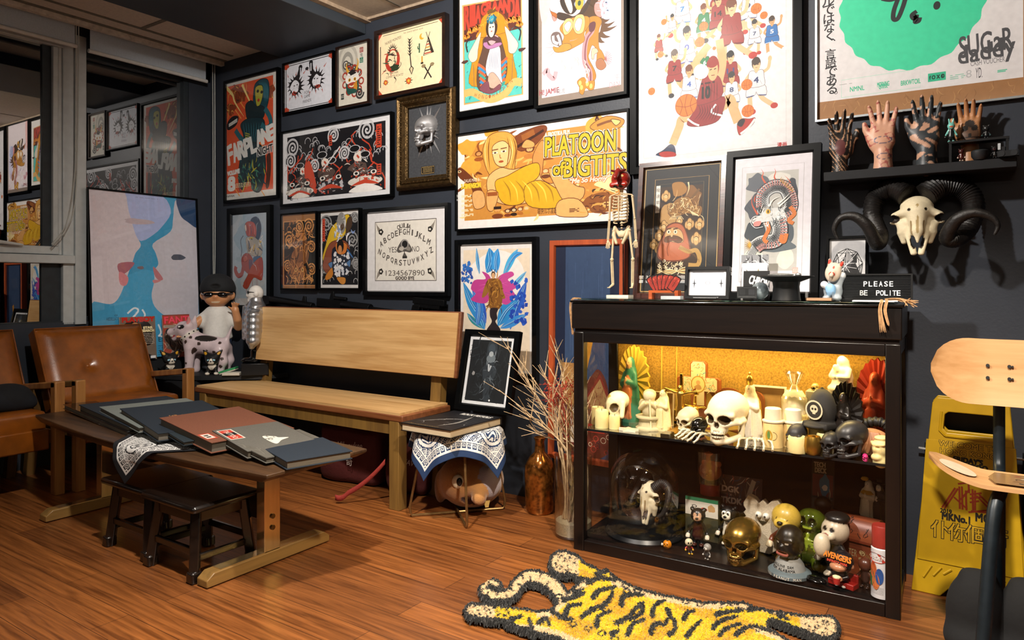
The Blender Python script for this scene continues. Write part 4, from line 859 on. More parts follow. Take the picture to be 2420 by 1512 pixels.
# ---- wild creature print
def d_cat(A,q):
    A.ol = ('5a4030',.004);k = K(q,1250,0,5.815);A.rect(0,0,1,1,'8a7b70');A.rect(.045,.05,.965,1,'efe4e6');A.blob(.08,.9,.08,.3,'eec0bc',.1);A.blob(.85,.45,.1,.25,'dcd8ee',.2)
    tr(A,k,[(430,-20),(640,-30),(700,40),(600,190),(480,150)],'2f2620');tr(A,k,[(480,-20),(560,-30),(600,120),(560,180)],'e7d8c8')
    tr(A,k,[(620,40),(700,-30),(770,30),(700,130),(640,100)],'7f9fcf');X,Y = k(690,40);A.ell(X,Y,.05,.05,'d8a23a');A.ell(X,Y,.02,.02,'2a4a3a')
    for x0,y0,x1,y1 in ((980,290,1150,210),(990,350,1180,290),(980,400,1210,350),(960,450,1120,500),(930,500,1040,580),(900,540,960,640)): trl(A,k,[(x0,y0),((x0+x1)/2,(y0+y1)/2+25),(x1,y1)],.07,'5a3c20',1)
    tr(A,k,[(700,200),(760,60),(860,-20),(960,20),(1000,230),(900,260)],'4a3420');tr(A,k,[(900,60),(990,0),(1080,60),(1000,230),(910,190)],'d98a84')
    for x,y in ((1060,40),(1080,150)): X,Y = k(x,y);A.spiral(X,Y,.08,.03,'a9b8dc',2);A.line([(X-.12,Y+.02),(X,Y)],.05,'b9c6e4',2)
    tr(A,k,[(800,270),(870,220),(960,230),(1000,300),(960,420),(960,640),(1000,700),(1040,800),(1000,880),(930,860),(930,700),(870,620),(830,720),(820,800),(900,960),(920,1060),(870,1130),(800,1100),(780,960),(740,780),(760,560),(780,420)],'b27a2a')
    tr(A,k,[(690,1200),(660,1120),(740,1060),(830,1100),(900,1110),(890,1220),(830,1240),(780,1210),(740,1300),(690,1270)],'b9812e')
    for x,y in ((720,1200),(850,1180),(700,1140),(800,1150)): X,Y = k(x,y);A.ell(X,Y,.018,.018,'eac26a')
    for i in range(11): a = -1.5+i*.32;X,Y = k(1070+70*math.cos(a),800-110*math.sin(a)*.9);A.line([k(1040,810),(X,Y)],.055,['b06a62','8c4a48'][i % 2],2)
    tr(A,k,[(920,840),(1000,800),(1060,900),(1000,960),(930,930)],'a06a4a');tr(A,k,[(860,680),(920,660),(950,710),(900,750),(890,810),(860,800)],'e9b49a')
    trl(A,k,[(880,330),(860,430),(790,530),(760,700),(770,860),(830,980),(840,1110)],.06,'c98a90');trl(A,k,[(885,330),(865,430),(800,530),(770,700),(780,860),(840,980),(845,1110)],.018,'7a4a52')
    tr(A,k,[(830,330),(890,295),(915,330),(890,420),(830,430)],'5a3038')
    tr(A,k,[(380,240),(400,170),(520,190),(620,220),(740,120),(800,0),(860,-20),(780,160),(640,250),(480,280)],'3a2c24')
    tr(A,k,[(280,110),(300,150),(380,190),(370,260),(310,200)],'a8622c');tr(A,k,[(310,210),(380,260),(340,290)],'d98a84')
    tr(A,k,[(420,400),(470,310),(560,250),(800,220),(830,330),(760,450),(760,560),(640,640),(500,700),(440,620),(480,500)],'b9802f')
    tr(A,k,[(460,350),(510,260),(590,260),(610,360),(540,460),(480,470)],'e8b878');tr(A,k,[(480,360),(540,290),(580,330),(530,440)],'f4e6d4');tr(A,k,[(600,350),(640,220),(740,200),(770,300),(740,440),(650,460)],'e8b878');tr(A,k,[(625,340),(670,250),(730,270),(700,410),(650,420)],'f6ead8')
    tr(A,k,[(300,500),(340,445),(420,450),(455,560),(440,640),(380,620),(320,590)],'6a5a58');trl(A,k,[(330,490),(340,570),(400,600)],.03,'e9e4e6');trl(A,k,[(390,480),(420,560),(430,620)],.03,'cfc8ca')
    tr(A,k,[(330,640),(400,650),(470,600),(560,600),(580,660),(480,710),(380,720),(340,690)],'c08a3a')
    for x0,y0,x1,y1 in ((330,610,200,565),(330,650,140,640),(330,690,130,780),(350,710,180,840),(560,560,680,520)): trl(A,k,[(x0,y0),((x0+x1)/2,(y0+y1)/2+8),(x1,y1)],.007,'a89a9a',1)
    for i in range(26): x,y = A.R.uniform(300,800),A.R.uniform(760,1100);trl(A,k,[(x,y),(x+30,y+40),(x+10,y+80)],.014,A.R.choice(['e3c4c4','e9d9b8','d9b4b8','d9d4da']),2)
    trl(A,k,[(190,1020),(250,960),(270,1030),(340,1080),(370,980)],.05,'d9a0a8');trl(A,k,[(380,760),(410,830),(450,810)],.02,'b8bcc8',2);trl(A,k,[(540,720),(560,790),(610,770)],.03,'b8bcc8',2)
    X,Y = k(275,1265);A.text('H! JAMIE',X,Y,.05,'9a4a50',wid=.24,bold=.002);X,Y = k(435,1250);A.text('龍虎',X,Y,.035,'6a6a72');X,Y = k(1172,1155);A.text('DAN',X,Y,.035,'d08a94',wid=.11);X,Y = k(1210,1060);A.text('平',X,Y,.04,'e0a0a8')
rc = rect_of([(1262,-40),(1475,-90),(1486.3,218.5),(1261.5,259)],WY-.034)
frame('framed_poster','framed pastel print of a spiky creature in a hat, left of the basketball poster',None,.018,BF,d_cat,rect=(rc[0],rc[1],rc[2],2.738),seed=12)
# ---- the wide ochre film poster
def d_plat(A,q):
    A.ol = ('6a3212',.0035);k = K(q,1040,0,2.7);A.rect(0,0,1,1,'ece7e2');A.rect(.045,.085,.965,.925,'c98a3a')
    A.scatter(120,.05,.1,.95,.9,.05,['8a4a1c','e2b45e','6a3212','d9a04a','f0d490'],wd=.012)
    for x,y,s in ((170,940,.06),(200,1060,.06),(330,830,.05),(1020,830,.08)): X,Y = k(x,y);A.blob(X,Y,s,s*1.6,'e0a23c',.3)
    tr(A,k,[(960,800),(1060,740),(1170,760),(1150,810),(1060,840),(980,830)],'c08a34');trl(A,k,[(990,770),(1000,745),(1010,765)],.01,'5a2c12');trl(A,k,[(1000,800),(1090,770),(1150,780)],.012,'7a4518');tr(A,k,[(1090,760),(1150,770),(1120,800)],'e8c878')
    tr(A,k,[(480,870),(640,800),(680,830),(600,930),(500,960)],'7a3c16');trl(A,k,[(470,950),(660,830)],.014,'3a180a');trl(A,k,[(520,880),(600,840)],.03,'9a5a24')
    X,Y = k(570,950);bust(A,X,Y,.024,'6a3414','dba86a','c07a34');tr(A,k,[(520,940),(550,890),(600,910),(590,940)],'d6a05a')
    tr(A,k,[(590,1000),(640,900),(665,930),(640,1150),(600,1100)],'cf8f4a');X,Y = k(245,980);bust(A,X,Y,.02,'7a4018','d49a58','9a5220')
    # tall sitting figure in a yellow dress
    tr(A,k,[(270,980),(300,880),(370,840),(450,850),(490,920),(480,1020),(460,1130),(380,1160),(310,1110)],'d99f45')
    tr(A,k,[(330,950),(360,910),(410,900),(450,950),(440,1030),(400,1065),(350,1040)],'efc384')
    for x in (350,405): X,Y = k(x,975 - (10 if x > 380 else 0));A.ell(X,Y,.018,.011,'fbeed2');A.ell(X,Y,.008,.009,'4a2410');A.line([(X-.02,Y+.03),(X+.02,Y+.035)],.005,'6a3414')
    X,Y = k(388,1030);A.ell(X,Y,.016,.012,'a84a22');trl(A,k,[(380,985),(382,1005),(390,1008)],.005,'a8682c')
    for i in range(10): trl(A,k,[(300+i*18,870),(285+i*22,960),(300+i*17,1090)],.007,['f0c878','8a5018'][i % 2],2) if i in (0,1,7,8,9) else None
    tr(A,k,[(300,1140),(380,1070),(470,1080),(620,1040),(640,1130),(700,1170),(760,1160),(850,1230),(760,1310),(600,1290),(440,1310),(320,1260)],'e9b775')
    tr(A,k,[(350,1160),(430,1120),(540,1060),(625,1040),(630,1120),(560,1190),(530,1290),(440,1310),(380,1270)],'d9a81c')      # dress
    tr(A,k,[(540,1190),(640,1150),(760,1210),(860,1220),(850,1290),(720,1330),(560,1310)],'d9a81c')
    for i in range(7): trl(A,k,[(400+i*40,1150),(440+i*44,1210),(450+i*46,1290)],.008,['a87a10','f0cf4a'][i % 2],2)
    tr(A,k,[(690,1080),(760,1090),(860,1180),(920,1200),(900,1270),(800,1290),(740,1200)],'e0a862');tr(A,k,[(760,1280),(880,1270),(945,1370),(860,1385),(740,1370)],'e3ad66')
    tr(A,k,[(300,1220),(370,1230),(340,1340),(300,1330)],'e0a862');trl(A,k,[(300,1240),(365,1235)],.02,'9a5220')
    tr(A,k,[(120,1070),(170,1100),(260,1200),(270,1290),(220,1300),(200,1200),(110,1120)],'6a3212');X,Y = k(122,1095);A.ell(X,Y,.014,.014,'e8c890');A.ell(X,Y,.007,.007,'1a0c06');tr(A,k,[(205,1230),(270,1220),(285,1310),(220,1330)],'dba868')
    X,Y = k(365,1335);bust(A,X,Y,.024,'c88a34','d9a05a','7a3c16');A.rect(X-.024,Y,X+.024,Y+.03,'2a140a')
    for x in (430,470,510,550): X,Y = k(x,1345-(x-430)*.15);bust(A,X,Y,.015,['5a2812','3a1a0c','8a4a1c','d9a84a'][(x-430)//40],'ecc490',['7a3414','2a140a','b06a24','c99030'][(x-430)//40])
    X,Y = k(672,1090);bust(A,X,Y,.018,'a8642a','ecc490','6a3414')
    X,Y = k(1040,1290);A.blob(X,Y,.1,.09,'8a4f1e',.25);A.scatter(40,X-.12,Y-.1,X+.1,Y+.14,.025,['3a1a0a','d9a04a','6a3414'],wd=.008);A.ell(*k(1060,1300),.022,.022,'dcb068');A.line([k(1045,1300),k(1075,1300)],.006,'6a3212');A.line([k(1060,1280),k(1060,1322)],.006,'6a3212')
    for i in range(13): a = .3+i*.12;X,Y = k(960,1180);A.line([(X+.02,Y),(X+.16*math.cos(a-.9),Y+.16*math.sin(a-.9))],.006,'f3dda0')
    for s,x,y,h,wd in (('PLATOON',887,915,.185,.385),('BIGTITS',985,1055,.185,.335),('of',757,1075,.12,.062)):
        X,Y = k(x,y)
        for c,b in (('efe6d6',.009),('2a1c0c',.0062),('d8b41c',.0022)): A.text(s,X,Y,h,c,wid=wd,bold=b,rot=-1)
    X,Y = k(745,850);A.text('A EROSTIKA FILM',X,Y,.04,'f3e8d2',wid=.14,bold=.001);X,Y = k(945,1150);A.text('“Me So Horny”',X,Y,.06,'c9622c',wid=.215,bold=.0035,shear=.25);A.text('“Me So Horny”',X,Y,.06,'f3e6cc',wid=.215,bold=.001,shear=.25)
    X,Y = k(200,1150);A.text('DALAS MAID 8',X,Y,.035,'f3e8d2',wid=.10);X,Y = k(195,1185);A.text('3-DIMENSION',X,Y,.05,'e0c030',wid=.13,bold=.002)
    for i in range(5): A.lines_of_text(*k(135,1262+i*30),*k(200+i*3,1240+i*30),2,'f3e0b8',.005)
    X,Y = k(680,1345);A.text('痛快!ルポ漫画',X,Y,.06,'3a1c0e',wid=.11);X,Y = k(855,1340);A.rect(X-.03,Y-.025,X+.03,Y+.025,'e0a862');A.lines_of_text(X-.027,Y-.02,X+.027,Y+.02,3,'5a2c12',.004)
frame('framed_poster','wide framed ochre film poster of a blonde woman in a yellow dress',[(1073.3,316.7),(1483.7,255.6),(1487,520),(1076,550)],.012,BF,d_plat,seed=13)
# ---- basketball poster: a crowd of players
def player(A,x,y,s,jer,trim,skin,hair,num='',face=True,legs=((-.3,-1.0,-.5,-1.7),(.3,-.95,.55,-1.6)),arms=((-.5,.1,-.8,-.4),(.5,.1,.8,.5)),shoe='b03a34',shorts=None):
    r = A.w/A.h
    p = lambda a,b: (x+a*s,y+b*s*r)
    for a in legs: A.line([p(a[0]*.5,-.55),p(a[0],a[1]),p(a[2],a[3])],.26*s,skin);A.ell(*p(a[2]+.08,a[3]-.06),.2*s,.11*s,shoe)
    A.spl([p(-.42,-.35),p(.42,-.35),p(.56,-1.0),p(.1,-.95),p(0,-.75),p(-.1,-.95),p(-.56,-1.0)],shorts or jer,3);A.line([p(-.55,-1.0),p(-.12,-.95)],.05*s,trim);A.line([p(.55,-1.0),p(.12,-.95)],.05*s,trim)
    for a in arms: A.line([p(a[0]*.62,.32),p(a[0]*1.1,a[1]),p(a[2],a[3])],.17*s,skin);A.ell(*p(a[2],a[3]),.11*s,.11*s,skin)
    A.spl([p(-.38,.42),p(-.12,.45),p(0,.3),p(.12,.45),p(.38,.42),p(.44,0),p(.42,-.45),p(-.42,-.45),p(-.44,0)],jer,3)
    for i in range(3): A.line([p(-.3+.25*i,.1-.1*i),p(-.2+.22*i,-.2),p(-.25+.3*i,-.42)],.03*s,trim if i == 5 else tuple(max(0,c*.8) for c in ((int(jer[0:2],16)/255),(int(jer[2:4],16)/255),(int(jer[4:6],16)/255))),2)
    if num: A.text(num,*p(0,-.08),.32*s*r,trim,wid=.30*s*len(num)*.62+.08*s,bold=.012*s)
    A.line([p(0,.35),p(0,.6)],.16*s,skin);A.ell(*p(0,.86),.25*s,.25*s,hair);A.ell(*p(.02,.75),.20*s,.24*s,skin);A.ell(*p(-.02,.98),.24*s,.14*s,hair)
    for e in (-.08,.1): A.line([p(e-.05,.77),p(e+.05,.78)],.035*s,'2a1a14')
    A.line([p(-.05,.62),p(.07,.62)],.025*s,'8a4a3a')
def bball(A,x,y,r):
    A.ell(x,y,r*1.02,None,'a8501f',n=28);A.ell(x,y,r*.97,None,'d8742c',n=28);k = A.w/A.h
    A.line([(x-r,y+.1*r*k),(x,y-.15*r*k),(x+r,y+.1*r*k)],r*.045,'7a3414');A.line([(x+.1*r,y+r*k),(x-.1*r,y),(x+.15*r,y-r*k)],r*.045,'7a3414');A.line([(x-.62*r,y+.78*r*k),(x-.35*r,y),(x-.6*r,y-.78*r*k)],r*.045,'7a3414');A.line([(x+.62*r,y+.78*r*k),(x+.4*r,y),(x+.65*r,y-.75*r*k)],r*.045,'7a3414')
def d_ball(A,q):
    A.ol = ('4a2c28',.0022);k = K(q,1480,0,3.78);A.rect(0,0,1,1,'dedcdc');A.rect(.035,.03,.965,.97,'cfcccc');A.rect(.038,.032,.962,.968,'e0dedf')
    SK = ['d9a878','e0b48a','cf9a68'];RD,WH,GR,BL = '8f3030','d6d6da','2d7a4e','2f6fb0'
    L = [(840,-90,.12,RD,'202020','c'),(500,70,.10,WH,'3f7fb8','7'),(690,170,.085,GR,'e6e6e6','4'),(820,110,.10,RD,'1c1c1c','14'),(1090,40,.09,WH,'30406a','9'),(410,210,.055,WH,'30406a',''),(290,390,.055,RD,'202020',''),(1145,290,.07,WH,'3a4a70','7'),(1300,270,.075,BL,'e6e6e6','5'),
         (540,410,.11,WH,'4a5aa8','0'),(940,210,.135,RD,'5a1a1a',''),(700,550,.07,GR,'e6e6e6','6'),(430,600,.10,RD,'202020','7'),(930,620,.10,RD,'3a3a70','11'),(560,740,.10,WH,'3a5aa8','4'),(940,790,.09,WH,'3a4a70','8'),(1160,700,.11,WH,'2a3a6a','4'),(720,780,.15,RD,'181818','10')]
    HA = ['3a2a22','1c1c20','6a3a24','2a2a2a','8a2f28']
    for i,(x,y,s,j,t,n) in enumerate(L[:-1]):
        X,Y = k(x,y);f = 1 if i % 2 else -1
        player(A,X,Y,s,j,t,SK[i % 3],HA[i % 4],n if n != 'c' else '',legs=((-.3*f,-1.1,-.9*f,-1.6),(.35*f,-1.0,.3*f,-1.8)),arms=((-.6*f,.5,-.75*f,1.0),(.55*f,-.1,.2*f,-.3)),shoe=['2a2a30','b03a34','e0e0e0'][i % 3])
    for x,y,r in ((1160,75,.033),(1228,135,.023),(335,195,.02),(305,485,.022),(655,375,.032),(225,815,.025),(1075,755,.034),(1085,990,.038),(690,235,.03),(785,430,.012)): bball(A,*k(x,y),r)
    X,Y = k(745,790)        # the front runner, number 10
    trl(A,k,[(860,960),(920,880),(960,980),(1000,1090)],.06,'d9a878');trl(A,k,[(620,1060),(500,1060),(470,1140),(410,1290)],.055,'d9a878')
    tr(A,k,[(640,920),(870,860),(860,1000),(800,1090),(640,1130),(540,1110),(600,1000)],'8a2c2e');trl(A,k,[(545,1060),(600,1100),(650,1120)],.012,'e6e6e6');trl(A,k,[(800,930),(760,1000),(850,1030)],.012,'e6e6e6')
    for i in range(8): trl(A,k,[(640+i*26,930),(660+i*22,1000),(600+i*26,1080)],.006,'5f1c20',2)
    trl(A,k,[(690,700),(620,570),(690,460),(740,400)],.05,'d9a878');trl(A,k,[(830,720),(860,560),(840,430),(830,350)],.05,'d9a878')
    tr(A,k,[(690,680),(760,660),(840,700),(850,860),(640,940),(640,860)],'8f3030')
    for i in range(6): trl(A,k,[(680+i*26,720),(690+i*24,800),(660+i*30,900)],.006,'64201f',2)
    A.text('10',*k(712,825),.05,'14100f',wid=.05,bold=.004);A.lines_of_text(*k(665,755),*k(790,725),1,'3a1214',.012)
    X,Y = k(772,620);A.ell(X,Y+.01,.042,.05,'8f2f28');A.ell(X,Y-.004,.034,.045,'d9a878');A.ell(X-.002,Y+.03,.038,.022,'8f2f28');A.line([(X-.02,Y),(X-.006,Y+.002)],.006,'2a1a14');A.line([(X+.008,Y),(X+.022,Y+.003)],.006,'2a1a14');A.line([(X-.01,Y-.025),(X+.012,Y-.025)],.005,'7a3a2a')
    bball(A,*k(533,940),.073)
    tr(A,k,[(262,1385),(330,1340),(390,1290),(430,1310),(435,1395),(350,1410)],'2b3a55');tr(A,k,[(290,1370),(350,1350),(430,1360),(435,1395),(330,1405)],'a8342e');trl(A,k,[(262,1395),(340,1412),(435,1405)],.012,'e6e6e6')
    tr(A,k,[(990,1110),(1030,1060),(1100,1060),(1150,1050),(1130,1110),(1030,1200),(1000,1190)],'a8342e');trl(A,k,[(1020,1195),(1090,1140),(1150,1060)],.014,'e6e0dc');tr(A,k,[(990,1110),(1020,1065),(1060,1070),(1030,1130)],'2a2028')
    A.text('漫画',*k(1390,1290),.018,'b23030',bold=.001)
a,b = at(1488,0,y=WY-.035),at(1895,0,y=WY-.035)
frame('framed_poster','large white framed poster of a crowd of basketball players',None,.04,BF,d_ball,rect=(a.x,b.x,1.635,2.735),seed=14)
# ---- green disc poster
def d_green(A,q):
    k = K(q,1880,0,3.437);A.rect(0,0,1,1,'9c6f44');A.scatter(60,0,0,1,.1,.02,['8a5f38','b08452'],wd=.004)
    x0 = k(170,400)[0];x1,y1 = k(1850,625);A.poly([(x0,k(180,832)[1]),(x1,y1),(x1,1),(x0,1)],'dcdadb')
    X,Y = k(985,-60);X = .5
    cx,cy,R_ = (-.228-(-.573))/.708-.012,0,.365
    cy = (2.19-1.78)/.955
    pts = []
    for i in range(44):
        a = 2*math.pi*i/44;rr = R_*(1.0 if i % 2 else .965)*(1+.012*math.sin(3*a));pts.append((cx+rr*math.cos(a),cy+rr*math.sin(a)*A.w/A.h))
    A.spl(pts,'3ccfa0',3)
    trl(A,k,[(700,-10),(770,0),(830,-20)],.02,'22282a');trl(A,k,[(900,-40),(870,60),(830,150),(795,150),(800,80),(840,-30)],.024,'22282a');trl(A,k,[(985,90),(945,120),(960,150),(985,125),(970,175),(1000,170),(1010,140)],.022,'22282a');A.ell(*k(1148,43),.017,.017,'22282a')
    for i,ch in enumerate('ナルではなく、言語である。'):
        x,y = k(262+i*3.0,-65+i*71.5);A.text(ch,x,y,.042 if ch not in '、。' else .018,'1c1c20',bold=.0008) if ch not in '、。' else A.text(ch,x+.02,y+.02,.014,'1c1c20')
    X,Y = k(1545,345);A.text('SUGaR',X,Y,.085,'4a4c50',wid=.235,bold=.0016,rot=3);X,Y = k(1550,430);A.text('daddy',X,Y,.095,'4a4c50',wid=.25,bold=.0018,rot=3);X,Y = k(1560,497);A.text('CASH VOUCHER',X,Y,.02,'6a6c70',wid=.15)
    X,Y = k(700,690);A.line([(X-.21,Y-.03),(X+.19,Y-.03),(X+.19,Y+.045),(X-.21,Y+.045),(X-.21,Y-.03)],.002,'9ad8c2',smooth=False)
    for s,x,y,wd in (('NMNL',500,718,.075),('MORNING',712,682,.06),('QUEUE',712,702,.045),('BRKWTOIL',935,665,.095)): X,Y = k(x,y);A.text(s,X,Y,.02,'35b890',wid=wd,bold=.0006)
    X,Y = k(1148,622);A.rect(X-.042,Y-.017,X+.042,Y+.017,'2fb58c');A.text('f O X ©',X,Y,.016,'16302a',wid=.07,bold=.001)
    A.lines_of_text(*k(1255,650),*k(1380,590),3,'7fbfa8',.004);A.text('8',*k(1408,598),.03,'b4b6b8');A.text('YD.',*k(1490,590),.04,'3a3c44',wid=.03);A.lines_of_text(*k(1640,590),*k(1730,555),2,'3fbf98',.005);A.lines_of_text(*k(355,690),*k(470,672),1,'9a9a9a',.003)
frame('framed_poster','silver framed white poster with a big ragged green disc',None,.010,SIL,d_green,dep=.022,rect=(-.573,.135,1.78,2.735),seed=15)
# ---- fairy painting
def d_fairy(A,q):
    k = K(q,1060,560,3.4375);A.rect(0,0,1,1,'e6e2de');A.rect(.04,.02,.97,.965,'e8d8c0');A.blob(.5,.75,.42,.2,'f0ece6',.15)
    B1,B2 = '2f8fd0','2a5cc4'
    for pts,w_,c in (([(225,90),(235,200),(250,300)],.05,'49a8dc'),([(330,90),(340,200),(310,290)],.16,B1),([(400,95),(380,200),(390,290)],.13,'3a9ae0'),([(560,100),(500,200),(440,330)],.09,'49b0e0'),([(600,130),(540,150),(480,230)],.06,'3a9ae0'),([(630,280),(560,360),(500,420)],.06,'6ac0e6'),
                       ([(120,370),(180,520),(260,660),(290,750)],.15,B1),([(190,420),(260,560),(300,700)],.12,B2),([(630,360),(590,470),(540,600),(500,750)],.12,B2),([(560,520),(470,600),(400,720)],.18,B1),([(630,630),(520,690),(420,740)],.10,'3a8fd8'),([(150,620),(200,680),(280,745)],.07,'2a8f98'),([(240,480),(250,600),(230,720)],.12,'3a7fd0')):
        trl(A,k,pts,w_,c,2)
        for j in range(4): o = (j-1.5)*w_*50;trl(A,k,[(x+o,y) for x,y in pts],.008,['9fd4ee','2450a0'][j % 2],2)
    tr(A,k,[(340,330),(270,280),(300,340),(210,350),(180,420),(220,460),(180,510),(280,540),(330,500)],'c0408f');tr(A,k,[(390,340),(500,280),(530,310),(480,350),(570,400),(520,430),(540,480),(470,550),(410,500)],'c84a98')
    for i in range(18): trl(A,k,[(340+A.R.uniform(-10,60),380+A.R.uniform(-30,90)),(340+A.R.uniform(-150,200),400+A.R.uniform(-90,130))],.012,A.R.choice(['e078b8','8a3aa8','d860a8']),1)
    A.scatter(40,*k(110,380),*k(190,210),.02,['2a4ca0','2f6fc0'],'blob');A.scatter(50,*k(500,700),*k(635,340),.02,['1f46b0','2a5cc4'],'blob')
    tr(A,k,[(310,360),(350,335),(400,340),(430,370),(440,470),(415,580),(335,580),(325,470)],'8a5a24');tr(A,k,[(300,380),(330,370),(320,450),(285,490),(270,480)],'9a6a2c');tr(A,k,[(425,380),(445,450),(460,490),(440,500),(410,440)],'9a6a2c')
    A.scatter(36,*k(320,570),*k(430,350),.035,['5a3414','c08a3a','6a4218','a8742c'],wd=.016)
    X,Y = k(362,310);A.ell(X,Y+.004,.03,.026,'2a1a14');A.ell(X,Y-.004,.024,.024,'d8a878');trl(A,k,[(355,290),(350,265),(345,262)],.008,'5a3414');trl(A,k,[(370,290),(378,262)],.008,'5a3414')
    tr(A,k,[(340,580),(400,580),(390,620),(395,660),(380,690),(420,760),(310,760),(350,690),(335,640)],'2a2024')
frame('framed_poster','black framed painting of a bronze winged figure on blue and pink brush strokes',[(1071.6,566),(1266,560),(1268.5,878),(1076,905)],.034,mat('gloss_black_frame','08090b',.22),d_fairy,seed=16)
# ---- framed garment
def d_denim(A,q):
    A.rect(0,0,1,1,'15203a');A.rect(.16,0,.86,1,'34496a')
    for i in range(60): y = A.R.uniform(.4,1);x = A.R.uniform(.17,.8);A.line([(x,y),(x,y-.1)],.004,A.R.choice(['4a6088','2a3c5c']))
    A.spl([(.2,.02),(.82,.02),(.86,.3),(.7,.42),(.5,.36),(.3,.44),(.16,.3)],'6a2f22')
    A.poly([(.3,.3),(.55,.62),(.64,.6),(.42,.26)],'c98a2c');A.rect(.12,.24,.42,.44,'b08048');A.scatter(40,.12,.24,.42,.44,.03,['7a3a1c','d9a860'],wd=.01)
    A.poly([(.50,.28),(.72,.40),(.88,.28),(.66,.16)],'8a2f24');A.poly([(.53,.28),(.72,.375),(.84,.28),(.66,.19)],'b08a58');A.scatter(40,.56,.22,.8,.34,.02,['8a2f24','5a3420'],wd=.006)
    A.scatter(50,.14,.03,.86,.22,.03,['e0d0b0','c04a38','2a2430','a83028'],'ring',.008);A.rect(.2,.12,.8,.16,'c0402f');A.rect(.26,.06,.34,.23,'d9cbb8')
a,b = at(1294,571,y=WY-.05),at(1470,562,y=WY-.05)
frame('framed_textile','tall orange wood frame holding a blue denim garment beside the display cabinet',None,.03,ORF,d_denim,dep=.045,rect=(a.x,b.x,.24,1.335),seed=17,cat='framed textile',roll=math.radians(.6))
# ---- small dark photograph leaning on the side table
def d_dark(A,q):
    A.rect(0,0,1,1,'d8dadc');A.rect(.06,.045,.95,.955,'16191c');A.scatter(110,.2,.16,.82,.86,.10,['22272a','101214','2b3236','1a1e21'],wd=.02)
    A.spl([(.46,.93),(.60,.93),(.66,.80),(.62,.62),(.70,.5),(.60,.3),(.58,.08),(.48,.08),(.44,.3),(.38,.5),(.44,.64),(.42,.80)],'2b3238');A.scatter(50,.42,.1,.64,.9,.06,['5a646c','3a4248','8a949a','1a1e22'],wd=.012)
    A.ell(.53,.83,.075,.075,'3a444c');A.spl([(.46,.72),(.6,.74),(.63,.66),(.53,.62),(.44,.66)],'6a747a');A.ell(.53,.75,.05,.04,'a0a8ac');A.line([(.5,.6),(.52,.5),(.56,.58)],.03,'b0b6ba');A.ell(.62,.075,.018,.014,'e8e8e8');A.blob(.18,.45,.03,.03,'8a8a8a')
frame('framed_photo','small dark photograph in a black frame leaning on the side table book',None,.035,BF,d_dark,dep=.03,y=2.875,rect=(-2.275,-1.93,.468,.885),tilt=math.radians(-13.5),seed=18,cat='framed photo')
